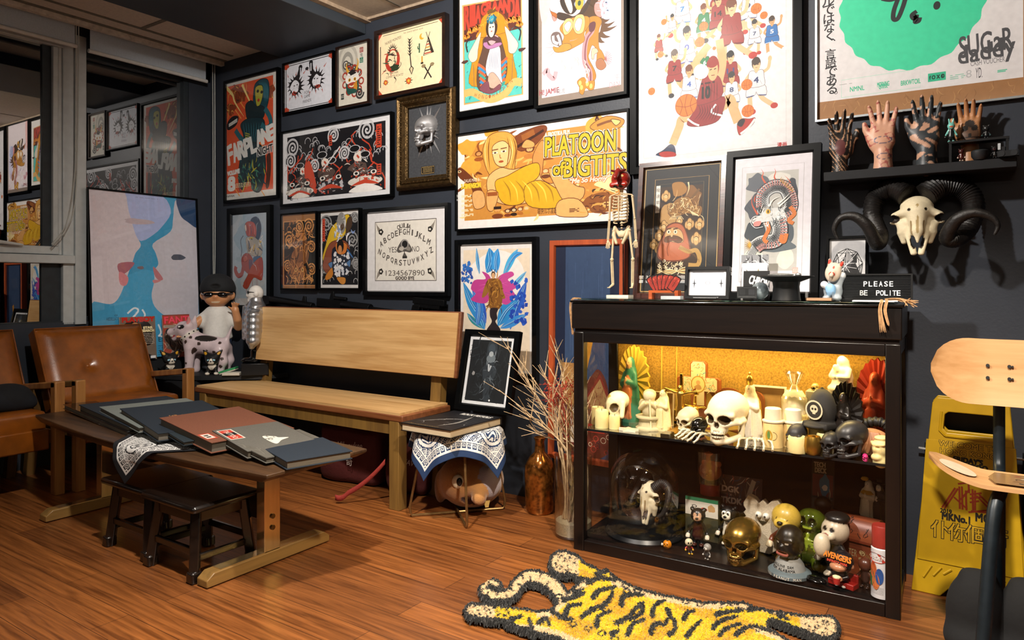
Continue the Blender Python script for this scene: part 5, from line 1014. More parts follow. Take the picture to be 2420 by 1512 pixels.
# ---- two frames leaning on the display cabinet
def d_daru(A,q):
    A.ol = ('3a1c0c',.005);k = K(q,1420,340,3.78);A.rect(0,0,1,1,'12161a'); 
    def bord(m,c,w_):
        A.line([(m,m*.65),(1-m,m*.65),(1-m,1-m*.65),(m,1-m*.65),(m,m*.65)],w_,c,smooth=False)
    bord(.012,'b8965a',.012);bord(.145,'a8854c',.007);bord(.21,'6a5a3a',.005)
    P0,P1 = k(440,335),k(910,1190);x0,x1 = .22,.78;y0,y1 = .13,.84
    A.rect(x0,y0,x1,y1,'33200f');A.blob(.33,.6,.11,.12,'b08850',.2);A.blob(.65,.72,.12,.1,'7a5224',.3);A.blob(.36,.76,.14,.06,'20140a',.3)
    C1,C2,C3 = 'c99f62','e8d2a0','6a4a22'
    for cx,cy,s in ((580,470,1),(560,740,1),(790,720,1),(520,820,1),(850,850,1.1),(470,900,.9),(520,940,1),(700,690,.7),(880,720,1)):
        X,Y = k(cx,cy)
        for dx,dy in ((-.03,0),(.03,.004),(0,.022),(0,-.012)): A.ell(X+dx*s,Y+dy*s,.034*s,.034*s,C3);A.ell(X+dx*s,Y+dy*s,.028*s,.028*s,C1)
        A.spiral(X,Y,.026*s,.006,C2,1.6)
    tr(A,k,[(640,350),(730,340),(770,400),(740,450),(660,470),(640,420)],'9a6c30');trl(A,k,[(780,340),(785,400),(760,470)],.02,C2,1);trl(A,k,[(880,400),(820,470),(760,540),(700,520)],.03,C3)
    tr(A,k,[(620,560),(680,490),(780,470),(830,540),(900,560),(880,640),(780,620),(700,640),(640,660),(600,610)],'8a602a');A.scatter(70,*k(610,650),*k(890,480),.035,['e8d2a0','5a3a18','c99f62'],wd=.008)
    for i in range(8): trl(A,k,[(760+i*14,580+i*6),(800+i*10,600+i*6),(820+i*8,640)],.01,C2,2)
    for i in range(9): X,Y = k(640+i*9,640);A.line([(X,Y),(X+.01*(i-4),Y-.03)],.006,C2)
    # the red hooded figure
    tr(A,k,[(570,780),(590,730),(660,700),(730,720),(770,800),(800,920),(800,1000),(720,1045),(600,1050),(520,1030),(500,970),(520,880)],'7a3a1c');tr(A,k,[(575,785),(600,735),(660,708),(725,725),(765,805),(790,920),(790,1000),(720,1035),(600,1040),(530,1020),(510,970),(530,885)],'b0603c')
    tr(A,k,[(580,780),(640,745),(700,760),(730,800),(735,870),(690,880),(600,865),(572,840)],'c9a068');tr(A,k,[(580,830),(640,815),(700,830),(730,860),(690,885),(640,865),(600,880),(565,870)],'5a3414')
    for x in (605,665): X,Y = k(x,785);A.ell(X,Y,.024,.016,'e8dcc0');A.ell(X,Y,.009,.010,'1a0e06');A.line([(X-.03,Y+.022),(X+.03,Y+.028)],.016,'4a2a10')
    X,Y = k(632,810);A.ell(X,Y,.016,.018,'d8b07a');A.line([k(600,850),k(640,855),k(680,850)],.012,'7a2f1c')
    trl(A,k,[(610,880),(590,940),(600,1000)],.008,'6a2f1a');trl(A,k,[(700,920),(780,960),(850,950),(880,1020),(860,1080),(780,1080)],.055,'b08a4a')
    for i in range(14): a = i/13;X,Y = k(700+170*a,930+110*a*a);A.line([(X,Y+.012),(X+.01,Y-.012)],.006,C3)
    for i in range(40):
        X,Y = A.R.uniform(.24,.6),A.R.uniform(.15,.25);A.ring(X,Y,.016,.008,A.R.choice(['e8dcc0','d8c498']),A.R.uniform(0,360),A.R.uniform(360,560),8)
    for i in range(7): A.line([(.225,.15+i*.006),(.4,.18-i*.006),(.6,.15+i*.008),(.775,.2-i*.006)],.010,[C2,C1,C3][i % 3])
    X,Y = k(508,495);A.rect(X-.028,Y-.11,X+.028,Y+.11,'e0dcd0');[A.text(c,X,Y+.075-.05*i,.03,'2a2420') for i,c in enumerate('龍達磨之')]
frame('framed_print','brown wood framed print of a red hooded figure and dragon leaning on the cabinet',None,.026,OXF,d_daru,dep=.03,y=2.985,rect=(-1.325,-.921,1.052,1.676),tilt=math.radians(-7),seed=19)
def d_drag(A,q):
    k = K(q,1420,340,3.78);A.rect(0,0,1,1,'d9d6dc');A.line([(.10,.07),(.90,.07),(.90,.93),(.10,.93),(.10,.07)],.006,'a8a4a4',smooth=False)
    x0,x1,y0,y1 = .155,.835,.15,.885;A.rect(x0,y0,x1,y1,'b9b8b2')
    for x,y,rx,ry,c in ((.3,.8,.14,.07,'5a6068'),(.28,.62,.12,.10,'4a5058'),(.74,.72,.09,.10,'3a4048'),(.7,.42,.12,.09,'4a545c'),(.3,.45,.14,.1,'2f3a42'),(.6,.84,.14,.03,'d4d2ca'),(.3,.24,.14,.08,'d9d6c8'),(.7,.24,.12,.07,'d9d6c8'),(.55,.33,.25,.05,'5a646a')): A.blob(x,y,rx,ry,c,.25)
    # coiled body: fat strokes with scales
    def body(pts,w_,belly):
        trl(A,k,pts,w_*1.12,'20262c');trl(A,k,pts,w_,'ccd0d0');Q = crom([k(*p) for p in pts],12)
        r = A.w/A.h
        for i in range(0,len(Q)-1,1):
            t = np.array(Q[i+1])-np.array(Q[i]);t = t*np.array((A.w,A.h));t /= np.hypot(*t)+1e-9;nn = np.array((-t[1]/A.w,t[0]/A.h))*A.w
            for j in range(4):
                o = (j-1.5+.5*(i % 2))*w_*.2;p = np.array(Q[i])+nn*o;A.ring(p[0],p[1],w_*.10,.0045,'2a3036',0,360,7)
            if belly and i % 2 == 0:
                a_ = np.array(Q[i])+nn*belly*w_*.5;b_ = np.array(Q[i])+nn*belly*w_*.05;A.line([tuple(a_),tuple(b_)],.016,['d08a84','e0a8a0'][i//2 % 2])
    for pts in (([(1490,380),(1440,300),(1450,260),(1430,220)]),([(1590,350),(1550,300),(1560,250),(1550,215)]),([(1690,420),(1690,340),(1640,280)]),([(1400,630),(1350,540),(1350,460)]),([(1420,560),(1370,500),(1400,430),(1400,400)])): trl(A,k,pts,.028,'c9583a',1)
    body([(1390,900),(1330,1000)],.10,0)
    body([(1440,560),(1450,450),(1540,380),(1640,390),(1690,480),(1690,580),(1600,640)],.17,1);body([(1560,640),(1600,760),(1560,860),(1440,880),(1380,920)],.19,1)
    for pts in ([(1690,560),(1730,620),(1680,680),(1720,710)],[(1660,800),(1640,870),(1610,860),(1620,810)],[(1480,700),(1500,760),(1460,850),(1490,880)]): trl(A,k,pts,.05,'cc7434')
    for i in range(12): X,Y = k(1600+i*10,330+i*9);A.line([(X,Y),(X+.02,Y+.03)],.012,'c9963a',1)
    for i in range(8): X,Y = k(1340,900);a = 2+i*.35;A.line([(X,Y),(X+.09*math.cos(a),Y+.05*math.sin(a))],.016,'d0a23c',1)
    tr(A,k,[(1420,640),(1480,590),(1570,570),(1640,600),(1640,650),(1560,680),(1450,700),(1370,720),(1350,680)],'d6d8d6');A.scatter(50,*k(1380,720),*k(1650,570),.035,['f0f0ee','5a646a','2a3036','c9c9c4'],wd=.009)
    X,Y = k(1495,605);A.ell(X,Y,.03,.018,'d8a82c');A.ell(X,Y,.01,.012,'14181a');tr(A,k,[(1370,700),(1430,690),(1420,730),(1370,735)],'d08a84')
    for pts in ([(1590,560),(1660,500),(1715,450)],[(1580,540),(1640,490),(1690,440)],[(1500,560),(1540,500),(1600,470)]): trl(A,k,pts,.03,'eceae4',1)
    trl(A,k,[(1440,650),(1370,650),(1340,700),(1380,750),(1450,740)],.008,'f0f0ee');trl(A,k,[(1560,660),(1640,640),(1660,690)],.008,'f0f0ee')
    A.blob(.75,.22,.02,.0,'d9d6dc',.1);X,Y = k(1735,1130);A.rect(X-.035,Y-.022,X+.035,Y+.022,'d8a8a0');A.text('印',X,Y,.03,'e6d8d0')
frame('framed_print','black framed print of a white and red dragon leaning on the cabinet',None,.034,BF,d_drag,dep=.03,y=2.985,rect=(-.918,-.541,1.052,1.688),tilt=math.radians(-6.5),seed=20)
def d_geo(A,q):
    A.rect(0,0,1,1,'c9c9cb');A.blob(.5,.5,.3,.2,'9a9a9c',.3,9,1)
    pts = [(.5+.43*math.cos(a+.2),.53+.31*math.sin(a+.2)) for a in np.arange(0,6.28,.698)];p2 = [(.5+.26*math.cos(a),.5+.2*math.sin(a)) for a in np.arange(0,6.28,.9)]
    for i in range(26):
        a,b,c = A.R.choice(pts),A.R.choice(p2),A.R.choice(p2);A.poly([a,b,c],A.R.choice(['3a3a3e','6a6a6e','a8a8aa','17171a','c4c4c6','8a8a8c']))
    for i in range(len(pts)): A.line([pts[i],pts[(i+1) % 9]],.022,'1a1a1d');A.line([pts[i],pts[(i+2) % 9]],.016,'2a2a2d');A.line([pts[i],p2[i % 7]],.018,'17171a');A.line([pts[i],p2[(i+3) % 7]],.012,'e0e0e2')
    A.blob(.5,.38,.16,.10,'131316',.5,8,1)
frame('framed_print','small black framed ink drawing of a spiky crystal behind the letter board',None,.011,BF,d_geo,dep=.02,y=3.0,rect=(-.517,-.367,1.052,1.305),tilt=math.radians(-4),seed=21)
# ---- big poster against the window (plain stand-in: two pale shapes on blue)
def d_kiss(A,q):
    k = K(q,0,420,3.15);A.rect(0,0,1,1,'3f9cc8');A.blob(.5,.35,.3,.2,'4aa6d2',.2);A.blob(.45,.9,.25,.16,'aebbe6',.2)
    tr(A,k,[(620,40),(900,60),(960,250),(1010,420),(1050,500),(1010,560),(990,620),(960,700),(930,790),(880,900),(820,940),(700,920),(620,930)],'d6cbd2')
    tr(A,k,[(1480,60),(1320,140),(1290,300),(1270,400),(1140,490),(1160,560),(1180,640),(1150,690),(1150,770),(1130,880),(1170,980),(1300,1060),(1480,1080)],'c9c6d0')
    tr(A,k,[(1320,130),(1480,120),(1480,360),(1400,330),(1340,270)],'23456f');tr(A,k,[(880,640),(1000,630),(960,690),(900,720)],'b06a78');tr(A,k,[(890,700),(955,740),(940,800),(895,790)],'d98a92');tr(A,k,[(1145,660),(1215,750),(1180,760),(1150,720)],'c07a80');tr(A,k,[(1140,760),(1200,765),(1150,785)],'d08a8c')
    A.blob(.8,.62,.07,.02,'4a5060',.2);A.blob(.44,.55,.03,.01,'7a6a72',.2);A.blob(.42,.83,.14,.02,'c0b0b8',.3)
    X,Y = k(840,1050);A.text('ABDELLATIF',X,Y,.018,'20303c',wid=.11);A.text('LÉA',X+.03,Y+.022,.014,'20303c',wid=.03);A.lines_of_text(*k(1010,160),*k(1190,145),1,'8a90b4',.004)
    for pts in ([(950,1010),(1000,970),(1030,990),(980,1050),(940,1080)],[(1060,980),(1080,1020),(1060,1060)],[(1180,1090),(1200,1150),(1180,1180)],[(1190,1180),(1230,1180)]): trl(A,k,pts,.016,'e6eef4')
    X,Y = k(1205,1200);A.text('Ex',X,Y,.03,'1a2c3c');A.lines_of_text(*k(1180,1340),*k(1235,1240),6,'2a6a94',.006)
frame('framed_poster','large blue poster of two pale profiles leaning against the window',None,.010,BF,d_kiss,dep=.016,rect=(2.21,2.966,.609,1.738),loc=(-4.70,2.588,.609),yaw=math.pi/2,tilt=math.radians(-3.2),seed=22)
# ---- magazines standing in front of it
def magazine(label,u0,u1,vt,x,draw,yawd=90,h=None):
    a,b = at(u0,855,x=x),at(u1,855,x=x);w_ = b.y-a.y;ztop = at((u0+u1)/2,vt,x=x).z;z0 = .522 if x > -4.6 else .609;H = h or ztop-z0
    t = thing('magazine',label,'magazine',(x,(a.y+b.y)/2,z0),(math.radians(-5),0,math.radians(yawd)),'magazines in front of the poster')
    obj('pages',MB().box((0,.003,H/2),(w_,.005,H)),mm('d8d2c4',.7),t);A = Art(w_,H,5);draw(A);art_obj('cover',A,mat('glossy_cover','attr',.25,coat=.3),t,(-w_/2,.0,0))
def d_mag1(A):
    A.rect(0,0,1,1,'7a6a5c');A.blob(.45,.62,.42,.28,'1f1814',.25);A.blob(.6,.45,.3,.2,'2a201a',.3);A.ell(.42,.68,.16,.19,'c08a62');A.ell(.36,.70,.03,.02,'1a1210');A.ell(.48,.70,.03,.02,'1a1210');A.ell(.42,.60,.05,.025,'a83a34')
    A.spl([(.2,.48),(.6,.5),(.72,.36),(.66,.1),(.3,.1),(.22,.3)],'b9835c');A.spl([(.2,.5),(.62,.52),(.7,.38),(.62,.32),(.3,.34),(.2,.4)],'141218');A.spl([(.3,.2),(.7,.16),(.95,0),(.25,0)],'15161c');A.ell(.34,.42,.05,.05,'c0c0c4');A.ell(.34,.42,.03,.03,'141218')
    A.text('PLAYBOY',.52,.935,.10,'c2281e',wid=.9,bold=.012);A.text('STAR',.78,.74,.05,'e6d8a8',wid=.26,bold=.008);A.text('SEARCH',.78,.67,.05,'e6d8a8',wid=.34,bold=.008);A.lines_of_text(.62,.36,.95,.62,7,'d8d0c0',.014);A.rect(.82,.03,.97,.09,'e8e8e8')
magazine('glossy magazine with a dark haired cover woman, nearest the armchair',287,371,748,-4.655,d_mag1)
def d_mag2(A):
    A.rect(0,0,1,1,'8a3a30');A.rect(.02,.02,.98,.98,'a8503f');A.blob(.5,.4,.45,.32,'6a5a50',.3);A.scatter(70,.05,.05,.95,.75,.12,['c9b8a0','3a2a28','b06a50','8a8078','d8a890'],wd=.03);A.text('FANT',.52,.88,.15,'d83a34',wid=.92,bold=.02);A.text('FANT',.52,.88,.15,'f0506a',wid=.88,bold=.004);A.rect(.03,.70,.97,.76,'b8ae9c');A.lines_of_text(.05,.705,.95,.755,2,'3a2a28',.012)
magazine('glossy red magazine standing behind the spotted toy dog',388,452,743,-4.64,d_mag2)
# ---- silver skull relief in an ornate frame
def gold_frame():
    cs = [(932,230),(1070,200.6),(1071.4,437.5),(933,450)];x0,x1,z0,z1 = rect_of(cs,WY-.06);W_,H_ = x1-x0,z1-z0
    t = thing('framed_relief','ornate gilt frame around a silver skull relief','framed relief',((x0+x1)/2,WY-.004,z0))
    GO = mat('old_gilt','5e4a2e',.36,.85,nscale=60,namt=.25,bump=.4,bscale=120);X = W_/2;m = MB()
    prof = [(0,0),(0,-.035),(.012,-.055),(.02,-.058),(.032,-.045),(.05,-.05),(.062,-.03),(.072,-.025),(.074,-.008)];n = len(prof);vs = []
    for cx,cz,sx,sz in ((-X,0,1,1),(X,0,-1,1),(X,H_,-1,-1),(-X,H_,1,-1)): vs += [(cx+sx*a,b,cz+sz*a) for a,b in prof]
    m.add(vs,[(c*n+e,((c+1) % 4)*n+e,((c+1) % 4)*n+e+1,c*n+e+1) for c in range(4) for e in range(n-1)]);obj('frame',m,GO,t,smooth=20)
    b = MB()
    for inset,r,st,yy in ((.041,.0075,.014,-.05),(.068,.004,.009,-.029)):
        for ax in (0,1):
            L = (W_ if ax == 0 else H_)-2*inset;k = int(L/st)
            for i in range(k+1):
                o = inset+L*i/k
                for sd in (inset,(H_ if ax == 0 else W_)-inset):
                    c = (-X+o,yy,sd) if ax == 0 else (-X+sd,yy,o);b.ball(c,(r,r*.8,r) if r < .006 else (r*(1 if i % 2 else .8),r*.9,r*(1 if i % 2 else .8)),6)
    obj('beading',b,GO,t)
    obj('backing',MB().bx(-X+.07,X-.07,-.012,-.006,.07,H_-.07),mat('grey_felt','3a3c40',.9,nscale=80),t)
    SV = mat('brushed_silver','a0a0a2',.5,.7,nscale=40,namt=.08);zc = H_*.60
    s = MB();R = random.Random(3)
    for i in range(19):
        a = i*2*math.pi/19+R.uniform(-.1,.1);L = R.uniform(.10,.15) if abs(math.cos(a)) < .6 else R.uniform(.07,.09);w_ = R.uniform(.008,.014);d = Vector((math.cos(a),0,math.sin(a)));e = Vector((-d.z,0,d.x));c = Vector((0,-.014,zc)); 
        s.add([c+d*.03+e*w_,c+d*.03-e*w_,c+d*L*1.15,c+d*.05+Vector((0,-.016,0))],[(0,2,3),(1,3,2),(0,3,1)])
    obj('shards',s,SV,t,smooth=0)
    so = link('skull',SKULL(( 'b4b4b6','4a4a4c','8a8a8c')),SV,t,(.0,-.02,zc-.09),(0,0,math.radians(-30)),.185)
    A = Art(.10,.045,3);A.rect(0,0,1,1,'17120c');A.line([(.04,.08),(.96,.08),(.96,.92),(.04,.92),(.04,.08)],.02,'b8965a',smooth=False);A.lines_of_text(.15,.2,.85,.85,4,'c8a868',.02);art_obj('plaque',A,INK(),t,(-.05,-.014,H_*.155))
gold_frame()
# ================================================================ REPLICA GUNS BEHIND THE BENCH
GUN = mat('gun_metal','0e0f11',.42,.5,nscale=60,namt=.1,bump=.1)
def gun(label,u0,v0,u1,v1,parts,cat='replica gun'):
    a,b = at(u0,v0,y=3.06),at(u1,v1,y=3.06);d = b-a;L = d.length
    t = thing('replica_gun',label,cat,a,(0,-math.atan2(d.z,d.x),0),'replica guns on the wall behind the bench')
    for n,f in parts: m = MB();f(m,L);obj(n,m,GUN,t,bevel=.002)
    t2 = MB();t2.bx(L*.3,L*.34,.0,.04,-.02,.0);obj('wall_peg',t2,GUN,t)
gun('black replica rifle with a scope at the left end above the bench',640,708,775,731,[('barrel',lambda m,L: m.tube([(0,0,.005),(L*.75,0,.005)],.022,12)),('muzzle',lambda m,L: m.tube([(L*.5,0,0),(L,0,0)],.011,10)),('sight',lambda m,L: (m.prism([(L*.55,0),(L*.64,0),(L*.62,.06),(L*.58,.06)],-.006,.006,'y'),m.bx(L*.5,L*.68,-.012,.012,-.012,.02))),('stock',lambda m,L: m.prism([(-.1,.02),(0,.025),(.0,-.03),(-.1,-.06)],-.014,.014,'y'))])
gun('long black replica rifle above the middle of the bench',752,712,960,738,[('receiver',lambda m,L: m.bx(0,L*.42,-.014,.014,-.03,.022)),('handguard',lambda m,L: m.tube([(L*.3,0,0),(L*.62,0,-.002)],.026,10)),('barrel',lambda m,L: m.tube([(L*.6,0,0),(L*1.05,0,0)],.009,8)),('sight',lambda m,L: (m.prism([(L*.14,.02),(L*.2,.02),(L*.19,.075),(L*.16,.075)],-.005,.005,'y'),m.tube([(L*.2,0,.035),(L*.34,0,.035)],.012,10))),('magazine_well',lambda m,L: m.prism([(L*.2,-.03),(L*.3,-.03),(L*.26,-.12),(L*.17,-.11)],-.01,.01,'y'))])
gun('small black replica pistol above the right half of the bench',978,716,1052,724,[('slide',lambda m,L: m.bx(0,L,-.013,.013,0,.034)),('pistol_frame',lambda m,L: (m.bx(.01,L*.85,-.011,.011,-.02,0),m.tube([(L*.45,0,-.01),(L*.5,0,-.05),(L*.3,0,-.05),(L*.27,0,-.015)],.003,6))),('grip',lambda m,L: m.prism([(0,-.01),(.055,-.01),(.03,-.12),(-.03,-.11)],-.012,.012,'y'))])
# ================================================================ BOOKS ON THE COFFEE TABLE
def book(name,label,NL,NR,FL,zL,zR,th,cover,group='art books fanned over the coffee table',draw=None,pages='6f685c',spine=0):
    a,b,c = at(*NL,z=zL),at(*NR,z=zR),at(*FL,z=zL);ex = (b-a);w_ = ex.length;ex.normalize();ey = c-a;ey -= ex*ey.dot(ex);h_ = ey.length;ey.normalize();ez = ex.cross(ey)
    M = Matrix((ex,ey,ez)).transposed().to_4x4();M.translation = a-ez*th
    t = thing(name,label,'book',(0,0,0),0,group);t.matrix_world = M
    c_ = .004;obj('cover',MB().bx(0,w_,0,h_,th-c_,th).bx(0,w_,0,h_,0,c_).bx(0,w_,h_-c_,h_,0,th) if spine == 0 else MB().bx(0,w_,0,h_,th-c_,th).bx(0,w_,0,h_,0,c_).bx(0,c_,0,h_,0,th),cover,t,bevel=.001)
    obj('pages',MB().bx(.006,w_-.007,.006,h_-.006,c_,th-c_),mat('page_block_'+pages,pages,.8,nscale=300,namt=.12,stretch=(.05,.05,3)),t)
    if draw: A = Art(w_,h_,4);draw(A);o = art_obj('cover_print',A,mat('matt_ink','attr',.5),t,(0,0,th+.0004));o.rotation_euler = (-math.pi/2,0,0)
    return t
CL = lambda c,n,r=.75: mat('book_cloth_'+n,c,r,nscale=220,namt=.08,bump=.15,bscale=500)
book('art_book','glossy black hardback at the left end of the row of books',(149,955),(300,1020),(215,943),.487,.470,.025,mm('0c0d10',.18,coat=.5))
book('art_book','navy cloth book under the left edge of the grey cloth book',(186,956),(303,1008),(361,924),.508,.49,.035,CL('18222c','navy'))
book('art_book','pale grey cloth book between two navy ones',(234,961),(328,1010),(416,931),.524,.503,.024,CL('6d736e','grey'))
def d_emb(A):
    for i in range(14): A.ell(.52+A.R.uniform(-.05,.05),.45+A.R.uniform(-.07,.07),.012,.012,'a8743c'); 
    A.scatter(16,.46,.38,.58,.53,.03,['b07c40','8a5c2c'],wd=.008)
book('art_book','navy cloth book with a gold stamped emblem',(283,965),(373,1024),(467,940),.538,.505,.036,CL('18222c','navy'),draw=d_emb)
book('art_book','thin dark book peeking out under the brown cloth book',(340,987),(434,1044),(520,963),.520,.492,.018,CL('1b262c','slate'))
def d_brn(A): A.rect(.72,.015,.90,.14,'b0412c');A.rect(.74,.03,.88,.125,'c9c0b4');A.rect(.77,.05,.80,.10,'2a2020');A.rect(.82,.05,.85,.10,'2a2020')
book('art_book','large reddish brown cloth book in the middle of the row',(376,987),(500,1046),(568,961),.545,.505,.044,CL('6b3f2c','brown'),draw=d_brn)
def d_tat(A):
    A.rect(.06,.03,.5,.24,'c9c2b4');A.rect(.08,.045,.48,.22,'b23a2c');A.rect(.2,.045,.32,.22,'16161a');A.text('TATTOO',.28,.13,.07,'e0d8c8',wid=.34)
    A.spl([(.55,.45),(.62,.60),(.68,.62),(.74,.74),(.80,.60),(.9,.45)],'d0ccc0');A.scatter(6,.62,.48,.82,.58,.05,['6a6860'],wd=.02)
book('art_book','grey book with a red TATTOO sticker',(501,1017),(585,1066),(652,993),.522,.492,.030,CL('56544e','taupe'),draw=d_tat)
def d_top(A):
    A.rect(0,0,1,1,'58564f')
    for i in range(26): y = A.R.uniform(0,1);x = A.R.uniform(0,.6);A.line([(x,y),(x+.15,y+A.R.uniform(-.06,.06)),(x+.3,y+A.R.uniform(-.06,.06))],.006,A.R.choice(['76746c','46443e']))
    A.scatter(7,.4,.3,.7,.8,.08,['d0ccc0'],wd=.02)
book('art_book','grey book with a topographic cover, half under the small navy book',(546,1041),(629,1082),(700,1011),.506,.482,.022,CL('58564f','stone'),draw=d_top)
book('art_book','small navy cloth book at the right end of the table',(613.5,1054),(677,1090),(756.4,1030),.492,.486,.032,CL('16222e','deep_navy'),spine=1)
# ================================================================ PATTERNED CLOTHS
KEYT = ['########','#......#','#.####.#','#.#..#.#','#.##.#.#','#....#.#','######.#','.......#']
def scarf_col(dark,light):
    D,Lt = lin(dark),lin(light)
    def f(u,v):
        e = min(u,v,1-u,1-v)
        if e < .055: return D
        if e < .062: return Lt
        a,b = (u,v) if min(v,1-v) < min(u,1-u) else (v,u)
        if e < .12:
            i = int((a*1.0)*22*8) % 8;j = min(7,int((e-.066)/.054*8));return Lt if (KEYT[j][i] == '#') else D
        if e < .128: return Lt
        for cx,cy in ((.26,.26),(.74,.26),(.26,.74),(.74,.74)):
            r = math.hypot(u-cx,v-cy)
            if r < .115:
                if r > .105: return D
                if r > .078: return Lt
                if r > .070: return D
                return Lt if (int((u-cx+.5)*70+3*math.sin((v-cy)*60)) % 4 < 2) else D
        x,y = (u+v)*.7071,(u-v)*.7071;i,j = int(x*20*8) % 8,int((y+2)*20*8) % 8
        return Lt if KEYT[j][i] == '#' else D
    return f
def cloth(name,label,fn,dark,n=170,light='d8d6d2'):
    m = MB();m.grid(fn,n,n,scarf_col(dark,light));o = obj(name,m,mat('printed_cotton','attr',.85,bump=.2,bscale=400),smooth=180);x = o.modifiers.new('s','SOLIDIFY');x.thickness = .0012;x.offset = 1
    return tag(o,label,'bandana')
def drop1(u,v):        # corner of a bandana hanging over the near edge of the table
    L = .56;a = math.radians(45);x,y = u*L,v*L
    X = (x-y)*math.cos(a)*.92;Y = (x+y)*math.sin(a);D = .175          # D: length that hangs
    x0 = -2.87+X;a_ = min(1,max(0,(x0+3.05+.97)/1.94));e = 1.80-(.18+.055*math.sin(math.pi*min(1,a_*1.02))+.06*min(1,a_*1.4))-.004
    if Y >= D: return (x0,e+Y-D,.4545)
    d = D-Y;b = min(d,.02)/.02;h = max(0,d-.012)
    return (x0-X*.1*min(1,d/.2)-.22*d,e-.012*b-.010*min(1,h/.05)+.010*math.sin(X*26+.6)*min(1,h/.06),.4545-.006*b-h*.9)
cloth('bandana','black and white meander print bandana hanging off the coffee table edge',drop1,'14151a')
ST = (-2.13,2.70);SR = .195;SZ = .418
def drop2(u,v):
    x,y = (u-.5)*.60,(v-.5)*.60;a = math.radians(-48);X,Y = x*math.cos(a)-y*math.sin(a),x*math.sin(a)+y*math.cos(a);r = math.hypot(X,Y);th = math.atan2(Y,X)
    if r <= SR: return (ST[0]+X,ST[1]+Y,SZ+.003)
    d = r-SR;b = min(d,.03);fl = 1+.05*math.sin(4*(th-a)+math.pi/2);q = SR+b*.6+.012*math.sin(9*th)*min(1,d/.08)+d*.18*fl
    return (ST[0]+q*math.cos(th),ST[1]+q*math.sin(th),SZ+.003-max(0,d-.008)*.96)
cloth('bandana','navy and white meander print bandana spread over the small wire side table',drop2,'1c3358',light='dcdad4')
# ---- small wire table
BRW = mat('brass_wire','8f7046',.4,.8,nscale=40)
t = thing('side_table','small round side table on bent brass wire legs beside the bench','side table',(ST[0],ST[1],0))
obj('tabletop',MB().lathe([(0,SZ-.018),(SR-.004,SZ-.018),(SR,SZ-.009),(SR-.004,SZ),(0,SZ)],40),mm('2a2420',.5),t)
for i in range(4):
    a = math.radians(-42+90*i) ;x,y = .235*math.cos(a),.235*math.sin(a);x2,y2 = .165*math.cos(a),.165*math.sin(a)
    obj('leg',MB().tube([(x2,y2,SZ-.02),(x,y,.05),(x*.99,y*.99,.02),(x*.95,y*.95,.007),(0,0,.0075)],.0062,8),BRW,t)
def d_rock(A):
    A.rect(0,0,1,1,'14151a');A.line([(.1,.2),(.35,.45),(.5,.55),(.7,.6)],.03,'9a9894',2);A.line([(.62,.12),(.72,.4),(.62,.8)],.05,'8a8680',2);A.scatter(30,.1,.1,.9,.8,.05,['4a4a4e','2a2a2e','8a8884'],wd=.01);A.text('ROCK PISTOLS',.6,.88,.09,'d8d6d0',wid=.6,bold=.004,rot=0);A.lines_of_text(.05,.03,.7,.08,1,'c0a060',.006)
book('coffee_table_book','thick black photo book on the navy bandana',(947,998),(1065,1017),(1081,971),.462,.462,.038,mm('0e0f12',.2,coat=.4),None,d_rock,'c8b494')
# ================================================================ UNDER THE BENCH AND SIDE TABLE
RC = mat('red_bag_cloth','attr',.8,bump=.35,bscale=60)
def bag(label,x,y,sx,sy,sz,col,txt):
    t = thing('tote_bag',label,'bag',(x,y,0),math.radians(6),'red bags stored under the bench')
    sdf('body',[(B((0,0,sz*.46),(sx/2,sy/2,sz*.46),.05),col),(E((-sx*.22,-sy*.35,sz*.35),(sx*.26,sy*.25,sz*.3)),col),(E((sx*.25,-sy*.3,sz*.55),(sx*.2,sy*.25,sz*.3)),col),(E((0,0,sz*.9),(sx*.3,sy*.4,sz*.13)),col)],RC,t,k=.05,res=40)
    for y2 in (-.04,.04): obj('handle',MB().tube([tuple(p) for p in crom([(-sx*.2,y2,sz*.9),(-sx*.12,y2*1.6,sz*1.08),(.02,y2*2,sz*1.0),(sx*.1,y2*1.5,sz*1.05),(sx*.2,y2,sz*.88)],5)],.009,6),mm(col,.8),t)
    A = Art(.22,.16,2); 
    for s,h,yy,wd,rr in txt: A.text(s,.5,yy,h,'b8a8a0',wid=wd,rot=rr,shear=.2 if s[0] < 'z' and len(s) > 4 else 0)
    art_obj('print',A,mat('faded_ink','attr',.8),t,(-.06,-sy/2-.032,sz*.30))
bag('dark red lettered tote bag under the left half of the bench',-2.97,2.86,.42,.24,.36,'4a1512',[('Milwaukee',.25,.75,.8,4),('奇',.3,.2,.2,0)])
bag('dark red bag under the bench beside its right leg',-2.56,2.88,.26,.22,.30,'471411',[('HEAVY',.18,.6,.5,-6)])
o = obj('strap',MB().grid(lambda u,v: tuple(at(792+118*u,1168-60*u*u-24*u+(0 if u > .25 else 6*math.sin(u*12)),y=2.46+.14*u)+Vector((0,0,-.028*v))),24,2),mat('red_webbing','8a2a22',.8,nscale=200),solid=.003,smooth=180);tag(o,'red webbing strap curling on the floor under the bench','strap')
